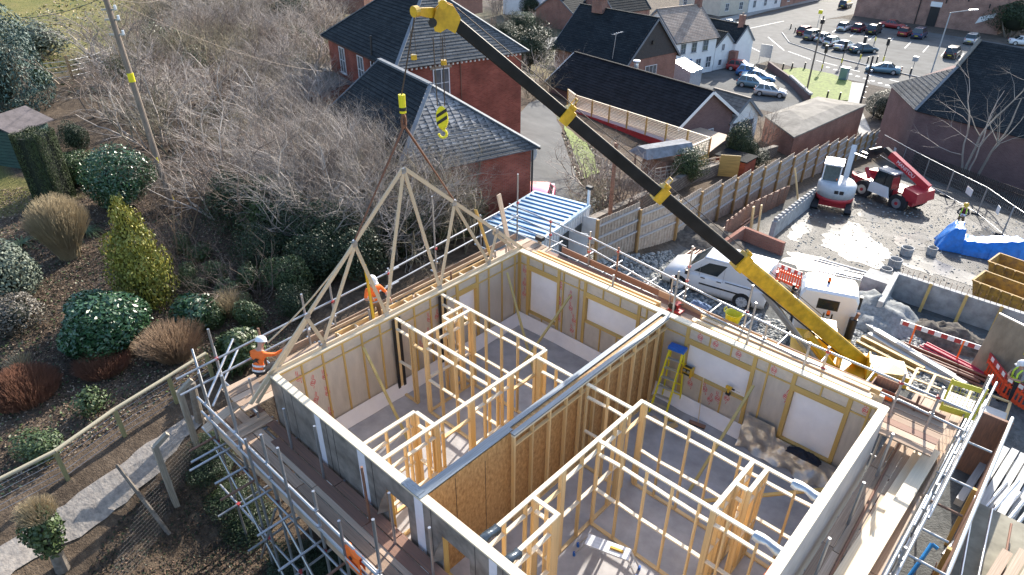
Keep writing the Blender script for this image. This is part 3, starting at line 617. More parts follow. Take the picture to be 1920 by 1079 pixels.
# right side
sD = thing('scaffold', 'tube scaffold with pale boards along the beige right wall', 'scaffold', (12.4, 6, -2.9))
boards(sD, 'y', [-2., 1.6, 5.4, 8.3, 12.2], [11.53, 11.76, 11.99, 12.22, 12.45], D, [board_g, board_w, board_w])
for y, tp in ((10.49, 2.35), (8.4, 2.55), (6.56, 2.5), (4.7, 2.5)): std(11.64, y, tp, sD, galv if y < 10 else tube_r)
for y in (11.9, 9.6, 7.4, 5.3, 3.2): std(12.72, y, 2.55+.25*random.random(), sD); [coupler((12.74, y, z), sD) for z in (2.35, 1.85, 1.1)]
for z, x in ((2.35, 12.76), (2.2, 12.9), (1.85, 12.74), (1.6, 12.86), (1.1, 12.8), (1.05, 12.66)): tube('guard_rail', (x, 12.6, z), (x-.05, 6.8, z), R_*(1 if z > 2 else .95), galv, sD); tube('guard_rail', (x-.09, 7.2, z+.02), (x-.15, .5, z), R_, galv, sD)
tube('ledger', (11.64, 11.2, D+.06), (11.9, 3.2, D+.06), R_, tube_r, sD)
for y in (11.2, 9.59, 8.56, 7.6, 6.7, 5.8, 4.9): tube('transom', (11.4, y, D-.09), (13.62-.35*((y*3) % 1), y, D-.09), R_, galv if y != 8.56 else tube_r, sD)
beam('toe_board', (12.58, 12.2, D+.1), (12.58, 8.3, D+.1), .035, .2, board_g, sD, (0, 0, 1)); beam('toe_board', (12.56, 8.2, D+.1), (12.54, 3.0, D+.1), .035, .2, board_w, sD, (0, 0, 1))
# ------------------------------------------------------------------ timber lying on the scaffolds
def plank(a, b2, wd, h, m, label, group=None, up=(0, 0, 1), name='timber_plank'): return tag(beam(name, a, b2, wd, h, m, None, up), label, 'timber', group)
for k in range(2): plank((.25+.1*k, 9.32+.17*k, D2+.34), (4.95+.05*k, 9.32+.17*k, D2+.34), .065, .68, wood, ('deep pale joist lying against the rear wall above the first window', 'second deep pale joist beside the one on the rear wall')[k])
for k in range(2): plank((1.8+k*.6, 9.75+.12*k, D2+.05), (5.3+.2*k, 9.72+.12*k, D2+.05), .1, .1, (wood_t, wood_br)[k], ('thin pale batten behind the deep joists on the rear scaffold', 'brown offcut batten behind the deep joists on the rear scaffold')[k])
labs = ['front timber of the long stack beside the right rear wall', 'second timber of the long stack beside the right rear wall', 'third timber of the long stack beside the right rear wall', 'fourth timber of the long stack beside the right rear wall', 'fifth timber of the long stack beside the right rear wall', 'outermost pale timber of the stack on the right rear scaffold']
for k in range(6):
    hh = .3 if k != 3 else .22; plank((5.9+.12*((k*3) % 4), 9.2+.165*k, D2+hh/2+.005), (10.75+.06*((k*5) % 4), 9.2+.165*k, D2+hh/2+.005), .12, hh, (wood_t, wood, wood_p)[k % 3], labs[k])
    plank((5.95+.1*((k*5) % 3), 9.2+.165*k+.02, D2+hh+.12), (10.7+.07*((k*3) % 4), 9.2+.165*k, D2+hh+.12), .13, .22 if k < 4 else .14, (wood_p, wood_t, wood)[k % 3], 'upper '+labs[k].replace('front timber', 'layer front timber').replace('outermost pale', 'layer outermost'))
plank((8.4, 10.25, D2+.12), (11.0, 10.22, D2+.12), .14, .22, wood_p, 'short pale timber at the outer end of the stacked lengths')
for k, (a, b2, m, wd, h, lab) in enumerate((((12.12, 9.9, D+.03), (11.95, 4.6, D+.03), wood_p, .18, .05, 'long pale plank lying flat on the right scaffold boards'), ((12.36, 9.95, D+.12), (12.18, 3.6, D+.12), wood_p, .3, .22, 'thick stack of pale boards at the outer edge of the right scaffold'))): plank(a, b2, wd, h, m, lab)
def ladder_frame(y0, y1, lab):
    t = thing('gable_ladder', lab, 'timber frame', (-1.0, (y0+y1)/2, D2))
    for x in (-.72, -1.2): beam('rail', (x, y0, D2+.07), (x, y1, D2+.07), .04, .14, wood, t)
    y = y0+.05
    while y < y1: beam('rung', (-.74, y, D2+.07), (-1.18, y, D2+.07), .04, .10, wood_p, t); y += .6
ladder_frame(2.6, 5.4, 'timber ladder frame lying on the scaffold in front of the standing worker'); ladder_frame(5.5, 8.6, 'longer timber ladder frame lying on the scaffold behind the standing worker')
plank((-1.3, 2.5, D2+.2), (-1.3, 8.9, D2+.2), .03, .1, wood_t, 'thin batten along the toe board of the left rear scaffold')
plank((-.5, 1.2, D2+.04), (-.95, 2.6, D2+.04), .07, .05, wood_t, 'offcut batten lying beside the kneeling worker')
# ------------------------------------------------------------------ tools
def bucket(c):
    t = thing('bucket', 'bright yellow flexible bucket on the rear scaffold', 'bucket', c)
    b = MB().lathe([(.17, 0), (.2, .1), (.24, .36), (.25, .37), (.23, .37), (.19, .1), (.15, .03)], c, 18); b.build('tub', yellow_b, t, True)
    for s_ in (-1, 1): MB().path([V(c)+V((s_*.25, -.09, .34)), V(c)+V((s_*.28, -.07, .43)), V(c)+V((s_*.28, .07, .43)), V(c)+V((s_*.25, .09, .34))], .015).build('handle', yellow_b, t)
p = at(1372, 607, D2); bucket(p)
def stepladder():
    t = thing('stepladder', 'yellow fibreglass stepladder with blue top by the party wall', 'stepladder', (6.1, 8.2, 0))
    F = [V((5.95, 7.95, .02)), V((6.42, 8.02, .02))]; Tt = [V((6.0, 8.52, 1.98)), V((6.36, 8.58, 1.98))]; Bk = [V((5.88, 8.72, .02)), V((6.44, 8.78, .02))]
    for a, b2 in zip(F, Tt): beam('front_stile', a, b2, .035, .08, yellow_b, t, (0, 1, 0))
    for a, b2 in zip(Bk, Tt): beam('rear_stile', a, b2+V((0, .08, 0)), .03, .05, yellow_b, t, (0, 1, 0))
    for k in range(1, 7): f = k/7.; beam('tread', F[0].lerp(Tt[0], f), F[1].lerp(Tt[1], f), .09, .03, alu, t, (0, 0, 1))
    beam('top_cap', Tt[0]+V((-.05, .04, .04)), Tt[1]+V((.05, .04, .04)), .26, .09, bluep, t)
    for k in range(1, 5): f = k/5.; beam('rear_bar', Bk[0].lerp(Tt[0], f), Bk[1].lerp(Tt[1], f), .02, .03, yellow_b, t)
stepladder()
t = thing('work_platform', 'folding aluminium work platform with blue feet on the grey floor', 'work platform', (7.9, 3.1, 0))
A_, B_ = at(1100, 1012, .5), at(1181, 1042, .5); d = (B_-A_).normalized(); s_ = V((-d.y, d.x, 0))
beam('deck', A_, B_, .3, .05, alu, t)
for e, sg in ((A_, -1), (B_, 1)):
    for k in (-.13, .13):
        f = e+s_*k+d*sg*.22; f.z = .04; tube('leg', e+s_*k-V((0, 0, .03)), f, .02, alu, t); q = f.copy(); q.z = .02; tube('foot', q-V((0, 0, .02)), q+V((0, 0, .08)), .035, bluep, t)
    tube('spreader', e+s_*.13-V((0, 0, .25))+d*sg*.1, e-s_*.13-V((0, 0, .25))+d*sg*.1, .012, alu, t)
tag(beam('spirit_level', A_.lerp(B_, .55)+V((0, 0, .045)), A_.lerp(B_, .85)+V((0, 0, .045)), .05, .03, yellowp), 'small yellow spirit level on the aluminium work platform', 'spirit level')
t = thing('broom', 'yard broom leaning against the low timber under the drill window', 'broom', (7.2, 8.4, 0))
tube('handle', (7.22, 8.42, .1), (7.0, 8.74, 1.35), .013, wood_t, t); beam('head', (7.0, 8.33, .07), (7.45, 8.42, .07), .1, .05, wood_br, t); beam('bristles', (7.01, 8.33, .025), (7.44, 8.42, .025), .09, .05, rubber, t)
p = V((6.52, 8.72, 1.22))
t = thing('site_radio', 'black and yellow site radio on the window cill by the stepladder', 'radio', p)
slab('body', p+V((-.13, -.08, .03)), p+V((.13, .08, .24)), black, t)
for a, b2 in (((-.15, -.1, 0), (-.11, .1, .27)), ((.11, -.1, 0), (.15, .1, .27)), ((-.11, -.09, .25), (.11, -.06, .28)), ((-.1, -.095, .1), (.1, -.085, .13))): slab('bumper', p+V(a), p+V(b2), yellowp, t)
for k in (-.06, .06): MB().lathe([(.045, 0), (.045, .012)], p+V((k, -.094, .17)), 12, 'y').build('speaker', galv, t)
p = V((7.75, 8.72, 1.22))
t = thing('cordless_drill', 'yellow and black cordless drill standing on the window cill', 'drill', p)
beam('battery', p+V((-.06, 0, .035)), p+V((.06, 0, .035)), .08, .07, black, t); beam('grip', p+V((0, 0, .07)), p+V((-.02, 0, .2)), .05, .05, yellowp, t); beam('motor_body', p+V((-.09, 0, .23)), p+V((.08, 0, .23)), .07, .07, yellowp, t); tube('chuck', p+V((.08, 0, .23)), p+V((.15, 0, .23)), .025, black, t); tube('bit', p+V((.15, 0, .23)), p+V((.3, 0, .23)), .006, galv, t)
p = at(1268, 583, D2)
t = thing('chop_saw', 'red and black chop saw lying on the rear scaffold near the party wall', 'saw', p)
slab('base', p+V((-.22, -.14, 0)), p+V((.2, .14, .06)), redpaint, t); MB().lathe([(.13, -.015), (.13, .015)], p+V((-.1, -.1, .14)), 16, 'y').build('blade_guard', black, t); beam('motor', p+V((0, -.05, .16)), p+V((0, .14, .2)), .14, .14, redpaint, t); tube('handle', p+V((.05, 0, .24)), p+V((.2, 0, .3)), .02, black, t)
p = at(1655, 738, D2+.02)
t = thing('tool_box', 'open brown tool crate with an orange front on the rear scaffold end', 'crate', p)
for a, b2 in (((-.3, -.2, 0), (.3, .2, .02)), ((-.3, -.2, .02), (-.27, .2, .26)), ((.27, -.2, .02), (.3, .2, .26)), ((-.27, .17, .02), (.27, .2, .34))): slab('panel', p+V(a), p+V(b2), wood_br, t)
slab('front_panel', p+V((-.27, -.23, .02)), p+V((.27, -.2, .17)), orange, t)
# offcuts and a red bag under the stepladder
for k, (x, y, rz, m, lab) in enumerate(((6.62, 8.1, .6, wood_y, 'yellow timber offcut on the floor by the stepladder'), (6.75, 7.85, 1.2, wood, 'pale block offcut nearest the broom on the floor'), (6.3, 7.75, -.3, wood_t, 'offcut of timber under the stepladder treads'))):
    plank((x-.15*math.cos(rz), y-.15*math.sin(rz), .05), (x+.15*math.cos(rz), y+.15*math.sin(rz), .05), .12, .09, m, lab, name='timber_offcut')
def cloth(name, c, sx, sy, h, m, lab, cat, seed, dz=None):
    r = np.random.RandomState(seed); k = 14; vs = []
    for j in range(k+1):
        for i in range(k+1):
            u, v = i/k*2-1, j/k*2-1; e = max(0, 1-(u*u)**2)*max(0, 1-(v*v)**2)
            vs.append(V(c)+V((u*sx*(1+.15*float(vnoise(v*2+seed, 3))), v*sy*(1+.2*float(vnoise(u*2+seed, 8))), .01+h*e*(.55+.9*float(vnoise(u*3.1+seed, v*3.3))+.5*float(vnoise(u*7+seed, v*6))))))
    return tag(MB().add(vs, [(j*(k+1)+i, j*(k+1)+i+1, (j+1)*(k+1)+i+1, (j+1)*(k+1)+i) for j in range(k) for i in range(k)]).build(name, m, None, True), lab, cat)
denim = mat('blue_cloth', (.12, .18, .30), .9, var=.4, scale=8, bump=.5); navy = mat('navy_cloth', (.015, .018, .03), .85, var=.4, scale=8, bump=.5)
cloth('jacket', at(1312, 574, D2), .3, .18, .14, denim, 'crumpled blue grey jacket on the rear scaffold beside the bucket', 'jacket', 3)
cloth('jacket', (10.0, 8.62, .58), .42, .15, .18, navy, 'black jacket lying on the cill sheet under the right rear window', 'jacket', 5)
cloth('rag', at(1625, 735, D2), .13, .12, .12, mat('rag_cloth', (.45, .47, .52), .9, bump=.5), 'grey rag next to the orange fronted crate', 'rag', 9)
# silver foil sheet hanging loose below the right rear windows
g = MB(); vs = []; k = 34; foil_l = mat('loose_foil', (.46, .44, .41), .3, .6, var=.35, scale=3, bump=1., bscale=6, world=True)
for i in range(k+1):
    x = 8.35+2.7*i/k
    for j in range(10):
        f = j/9; top = .95 if x < 9.2 else .66; wv = float(vnoise(x*3.3, f*4))
        vs.append((x+.05*wv, 8.78-.09-.24*f**1.5+.22*float(vnoise(x*3.6+4, f*4))*min(1, f*3), max(.012, top*(1-f)+.07*float(vnoise(x*5, f*5+3))*(f > 0))))
tag(g.add(vs, [(i*10+j, i*10+10+j, i*10+11+j, i*10+1+j) for i in range(k) for j in range(9)]).build('foil_sheet', foil_l, None, True), 'loose crumpled silver foil sheet draped below the right rear windows', 'foil sheet')
silver = mat('silver_tape', (.50, .53, .56), .3, .5, var=.3, scale=3, bump=.6, bscale=8); dkfoil = mat('dark_tape', (.08, .10, .12), .25, .5, var=.4, scale=3, bump=.6, bscale=8)
def flap(p0, p1, wd, m, lab, lift=.05):
    p0, p1 = V(p0), V(p1); d = p1-p0; s_ = V((-d.y, d.x, 0)).normalized()*wd/2; vs = []; k = 6
    for i in range(k+1):
        f = i/k; b3 = p0+d*f; z = lift*math.sin(f*5)*.5
        for j, sg in enumerate((-1.5, -1, 1, 1.5)): vs.append(b3+s_*(sg if abs(sg) < 1.2 else sg*.72)+V((0, 0, z-(.12+.04*math.sin(f*9) if abs(sg) > 1.2 else 0)+.014)))
    return tag(MB().add(vs, [(i*4+j, i*4+4+j, i*4+5+j, i*4+1+j) for i in range(k) for j in range(3)]).build('membrane_flap', m, None, True), lab, 'membrane strip')
flap((7.04, .12, 2.67), (7.04, .62, 2.67), .14, dkfoil, 'dark foil strip folded over the partition end at the front wall'); flap((7.68, .12, 2.67), (7.68, .5, 2.67), .14, dkfoil, 'second dark foil strip over the short front partition')
flap((10.6, 5.42, 2.67), (11.12, 5.42, 2.67), .14, silver, 'silver foil strip over the rear partition end at the right wall'); flap((10.6, 3.71, 2.67), (11.12, 3.71, 2.67), .14, silver, 'silver foil strip over the nearer partition end at the right wall')
cloth('hi_vis_jacket', (11.0, 4.35, 1.3), .12, .25, .3, orange, 'orange jacket hung inside the right wall by the foil strips', 'jacket', 21)
# ------------------------------------------------------------------ mobile crane
crane = thing('mobile_crane', 'yellow truck mounted crane with a long black telescopic boom', 'crane', (8.2, 18.6, -3.))
B0 = at(1602, 668, -.7); Hd = onx(842, 34, .75)
blackb = mat('boom_black', (.014, .014, .015), .5, spec=.25, var=.5, scale=2, bump=.02)
dirb = (Hd-B0); Lb = dirb.length; dn = dirb.normalized()
def tpx(u, v):     # place along the boom nearest to a picture point
    best = min(range(0, 1001), key=lambda k: (lambda q: (q[0]-u)**2+(q[1]-v)**2)(proj(B0+dirb*(k/1000)))); return best/1000
def proj(p):
    d = V(p)-CAM; z = d.dot(_f); return (960+FPX*d.dot(_r)/z, 539.5-FPX*d.dot(_u)/z)
ts = [tpx(1385, 490), tpx(1240, 355), tpx(1065, 205)]
secs = [(-.035, ts[0], .34, .47, yellowp), (ts[0]-.01, ts[1], .26, .36, blackb), (ts[1]-.01, ts[2], .225, .315, blackb), (ts[2]-.01, 1.0, .195, .275, blackb)]
for k, (a, b2, wd, h, m) in enumerate(secs):
    up = V((0, 0, 1)); p0, p1, L, x, y, z = frame(B0+dirb*a, B0+dirb*b2); c = .1; prof = [(-.5, -.5+.12), (-.5+.12, -.5), (.5-.12, -.5), (.5, -.5+.12), (.5, .5-.1), (.5-.1, .5), (-.5+.1, .5), (-.5, .5-.1)]
    MB().loft([[q+x*i*wd+y*j*h for i, j in prof] for q in (p0, p1)]).build('boom_section', m, crane)
    if k < 3:
        q = B0+dirb*b2; s_ = .10
        MB().beam(q-dn*.22, q+dn*.06, wd+.07, h+.08).build('boom_collar', yellowp, crane)
        beam('collar_lug', q+y*(h/2+.08)-dn*.15, q+y*(h/2+.08)+dn*.05, .16, .14, yellowp, crane, y)
        if k: MB().path([q+y*(h/2+.1)+x*.12, q+y*(h/2+.32)+x*.12, q+y*(h/2+.32)-x*.12, q+y*(h/2+.1)-x*.12], .015).build('rope_guide', yellowp, crane)
p0, p1, L, xb, yb, zb = frame(B0, Hd)
fly = onx(779, 22, .70)
hd = MB(); q = Hd
hp = [q-zb*.3-yb*.17, q-zb*.2+yb*.17, q+zb*.1+yb*.27, q+zb*.32+yb*.2, q+zb*.36-yb*.02, q+zb*.24-yb*.3, q+zb*.1-yb*.42, q-zb*.02-yb*.36, q-zb*.08-yb*.2]
for sg in (-1, 1): hd = MB().prism([v_+xb*sg*.12 for v_ in hp], xb*.03*sg); hd.build('boom_head', yellowp, crane)
MB().tube(q+zb*.25-yb*.3-xb*.16, q+zb*.25-yb*.3+xb*.16, .1, 14).build('sheave', black, crane); MB().tube(q+zb*.3+yb*.15-xb*.16, q+zb*.3+yb*.15+xb*.16, .1, 14).build('sheave', yellowp, crane)
MB().beam(q-zb*.1, q+zb*.25, .2, .2).build('head_block', yellowp, crane)
fh = q+zb*.35-yb*.15
MB().beam(fh, fly, .14, .24, w2=.1, h2=.14).build('runner_arm', yellowp, crane); MB().lathe([(.12, -.06), (.12, .06)], fly, 14, 'y').build('runner_sheave', yellowp, crane)
# hooks and slings
tube('hoist_rope', B0+dirb*.08+yb*.34, Hd+yb*.28, .012, mat('wire_rope', (.10, .075, .06), .6, .4, var=.3, bump=.1), crane); tube('hydraulic_hose', B0+dirb*.02-yb*.27+xb*.1, B0+dirb*.33-yb*.27+xb*.1, .025, black, crane)
rope_m = mat('wire_rope', (.10, .075, .06), .6, .4, var=.3, bump=.1); rust = mat('rusty_chain', (.22, .10, .06), .7, .3, var=.4, bump=.2)
hk = V((.1, 4.58, 8.05))
t = thing('lifting_hook', 'plain yellow hook block holding the truss by two chains', 'hook block', hk)
MB().tube(hk+V((0, 0, .06)), hk+V((0, 0, .5)), .08, 12, .085).build('weight', yellow_b, t); MB().tube(hk+V((0, 0, .12)), hk+V((0, 0, .2)), .09, 12).build('black_band', black, t); MB().path([hk+V((0, 0, .06)), hk+V((0, .05, -.05)), hk+V((0, .05, -.25)), hk+V((0, -.05, -.3)), hk+V((0, -.06, -.1)), hk+V((0, 0, .05))], .035).build('hook', rust, t)
tube('wire_rope', hk+V((0, 0, .5)), fly, .018, rope_m, t)
ch = thing('sling_chain', 'rusty two leg chain sling from the hook to the truss rafters', 'chain', hk)
for y in (2.79, 6.14):
    a, b2 = hk+V((0, 0, -.25)), V((.07, y, rz_(y)+.05)); tube('chain_leg', a, a.lerp(b2, .45), .03, rust, ch); tube('strap_leg', a.lerp(b2, .45), b2, .022, rust, ch); coupler(b2, ch)
bk = onx(829, 222, .62)
t = thing('hook_block', 'yellow hook block with black diagonal stripes hanging free', 'hook block', bk)
MB().loft([[bk+_r*(rx*math.cos(a))*1+V((0, 0, 1))*(rz*math.sin(a))+_f*dx for a in [k*math.pi/7 for k in range(14)]] for dx, rx, rz in ((-.07, .13, .27), (-.05, .15, .29), (.05, .15, .29), (.07, .13, .27))]).build('cheek_plate', yellow_b, t)
for k in (-.12, .06): MB().add([bk-_f*.085+_r*(-.13)+V((0, 0, k-.08)), bk-_f*.085+_r*.13+V((0, 0, k+.08)), bk-_f*.085+_r*.13+V((0, 0, k+.17)), bk-_f*.085+_r*(-.13)+V((0, 0, k))], [(0, 1, 2, 3)]).build('black_stripe', black, t)
hkp = [bk+V((0, 0, -.26))+(_r*math.cos(a)+V((0, 0, 1))*math.sin(a))*.1+V((0, 0, -.13)) for a in [math.pi*.5-k*math.pi/6 for k in range(0, 10)]]
MB().path([bk+V((0, 0, -.25))]+hkp, .032, 8).build('hook', yellow_b, t)
for s_ in (-.1, .08): tube('wire_rope', bk+_r*s_+V((0, 0, .3)), V(bk+_r*s_*1.2)+V((0, 0, (Hd.z-.4)-bk.z)), .014, rope_m, t)
for u, v, lab in ((776, 107, 'small yellow anti two block weight left of the boom head'), (832, 117, 'small yellow anti two block weight under the boom head')):
    p = onx(u, v, .66); t = thing('limit_weight', lab, 'weight', p); MB().tube(p-V((0, 0, .06)), p+V((0, 0, .05)), .07, 10).build('weight', yellowp, t)
    for s_ in (-.06, .06): tube('wire', p+_r*s_, V((p.x, p.y, 0))+_r*s_*.6+V((0, 0, (fly.z if u < 800 else Hd.z)-.25)), .006, rope_m, t)
tag(MB().path([V((.07, 2.79, rz_(2.79)))]+[V((.07, 2.79, rz_(2.79))).lerp(V((-.95, .55, D2+1.0)), f)-V((0, 0, .15*math.sin(f*math.pi))) for f in (.25, .5, .75, 1)], .022, 6).build('tag_line', wood_t), 'light pole the kneeling worker holds against the truss', 'pole')
# the crane's carrier and its cab (built along local +y = forwards)
hd_ = math.atan2(.55, 1.65)+math.pi/2*0; NL, NR = at(1505, 539, -.3), at(1615, 560, -.3); xd = (NR-NL).normalized(); yd_ = V((-xd.y, xd.x, 0)); mid = (NL+NR)/2
cw = lambda x, y, z: V((mid.x, mid.y, 0))+xd*x+yd_*y+V((0, 0, z)); gz = H(mid.x, mid.y)
Q = lambda y, zb_, zt, wb_, wt: [cw(-wb_, y, zb_), cw(wb_, y, zb_), cw(wb_, y, zt-.25), cw(wt, y, zt), cw(-wt, y, zt), cw(-wb_, y, zt-.25)]
MB().loft([Q(0, gz+.75, -.38, 1.0, .86), Q(.12, gz+.72, -.3, 1.03, .92), Q(1.0, gz+.72, -.28, 1.03, .92), Q(1.55, gz+.6, -.4, 1.03, .85), Q(1.85, gz+.5, -1.1, 1.0, .9)]).build('cab', white_p, crane)
glass = mat('dark_glass', (.02, .03, .035), .08, var=.2, bump=0, spec=.8)
MB().prism([cw(-.34, -.012, -1.02), cw(.34, -.012, -1.02), cw(.34, -.012, -.66), cw(-.34, -.012, -.66)], yd_*.008).build('rear_window', glass, crane); MB().prism([cw(-.38, -.006, -1.06), cw(.38, -.006, -1.06), cw(.38, -.006, -.62), cw(-.38, -.006, -.62)], yd_*.008).build('window_seal', rubber, crane)
for sg in (-1, 1):
    MB().prism([cw(sg*1.034, .6, -1.3), cw(sg*1.034, 1.5, -1.3), cw(sg*1.034, 1.35, -.68), cw(sg*1.034, .6, -.66)], xd*.008*sg).build('side_window', glass, crane)
    MB().beam(cw(sg*1.25, 1.35, -1.5), cw(sg*1.25, 1.35, -.95), .18, .1, xd).build('door_mirror', black, crane)
MB().prism([cw(-.85, 1.6, -1.15), cw(.85, 1.6, -1.15), cw(.8, 1.42, -.55), cw(-.8, 1.42, -.55)], yd_*.02).build('windscreen', glass, crane)
def beacon(p, par): MB().tube(p, p+V((0, 0, .06)), .07, 10).build('beacon_base', black, par); MB().lathe([(.065, .06), (.07, .14), (.05, .2), (.01, .22)], p, 12).build('beacon_lens', orange, par, True)
beacon(cw(-.1, .75, -.28), crane); beacon(cw(.05, -.35, -1.1), crane)
for x in (-.09, .2): tube('beacon_post', cw(x, -.3, gz+1.0), cw(x, -.3, -1.05), .03, black, crane)
tube('exhaust_stack', cw(.95, -.3, gz+.9), cw(.95, -.3, -1.05), .15, black, crane); tube('exhaust_pipe', cw(1.0, -.3, -1.05), cw(1.05, -.35, -.75), .06, tube_r, crane)
beam('chassis', cw(0, 1.8, gz+.75), cw(0, -5.2, gz+.75), .9, .35, black, crane); beam('carrier_deck', cw(0, -.35, gz+1.0), cw(0, -5.3, gz+1.0), 2.1, .14, yellowp, crane)
def wheel(c, ax, r, wd, par, rimm=alu):
    c, ax = V(c), V(ax).normalized(); w_ = MB().tube(c-ax*wd/2, c+ax*wd/2, r, 20).build('wheel', rubber, par, False)
    MB().tube(c+ax*(wd/2-.01), c+ax*(wd/2+.012), r*.58, 14).build('rim', rimm, w_)
    MB().tube(c+ax*(wd/2+.012), c+ax*(wd/2+.05), r*.2, 10).build('hub', black, w_)
for y in (1.0, -2.9, -4.2):
    for sg in (-1, 1): wheel(cw(sg*.95, y, gz+.5), xd*sg, .5, .32, crane)
pv = B0+V((0, 0, -.75))
MB().beam(pv+V((0, 0, -.7)), pv+V((0, 0, .35)), 1.1, 1.3).build('slew_tower', yellowp, crane); MB().lathe([(.75, -.2), (.75, 0)], pv+V((0, 0, -.7)), 20).build('slew_ring', black, crane)
for sg in (-1, 1): MB().prism([pv+xd*sg*.4+yd_*.9+V((0, 0, -.3)), pv+xd*sg*.4-yd_*.9+V((0, 0, -.3)), pv+xd*sg*.4-yd_*.5+V((0, 0, .95)), pv+xd*sg*.4+yd_*.1+V((0, 0, 1.0))], xd*.05*sg).build('boom_bracket', yellowp, crane)
tube('lift_ram', pv+dn*1.4+V((0, 0, -.55)), B0+dirb*.28-yb*.25, .11, galv, crane); tube('lift_ram_barrel', pv+V((0, 0, -.5)), pv.lerp(B0+dirb*.28-yb*.25, .5), .15, yellowp, crane)
oc = at(1540, 640, -1.3)
MB().hexa([oc+xd*a+yd_*b2+V((0, 0, c)) for c in (-.6, .55) for a, b2 in ((-.45, -.75), (.45, -.75), (.42-.05*(c > 0), .7), (-.42, .7))]).build('operator_cab', yellowp, crane)
MB().prism([oc+xd*-.35+yd_*-.4+V((0, 0, .56)), oc+xd*.35+yd_*-.4+V((0, 0, .56)), oc+xd*.35+yd_*.6+V((0, 0, .56)), oc+xd*-.35+yd_*.6+V((0, 0, .56))], V((0, 0, .02))).build('cab_roof_glass', mat('glass_pale', (.35, .38, .42), .1, var=.2, bump=0), crane)
p = at(1660, 690, -1.6)
MB().hexa([p+xd*a+yd_*b2+V((0, 0, c)) for c in (-.35, .1) for a, b2 in ((-.7, -.5), (.7, -.5), (.6, .5), (-.7, .5))]).build('counterweight', yellowp, crane)
MB().prism([p+xd*.2+V((0, 0, .12)), p+xd*.6+V((0, 0, .12))-yd_*.3, p+xd*.5+V((0, 0, .12))-yd_*.6, p-xd*.1+V((0, 0, .12))-yd_*.7], V((0, 0, .12))).build('outrigger_plate', wood_y, crane)
for u, v, z in ((1690, 720, -2.2), (1470, 640, -2.4)):
    q = at(u, v, z)
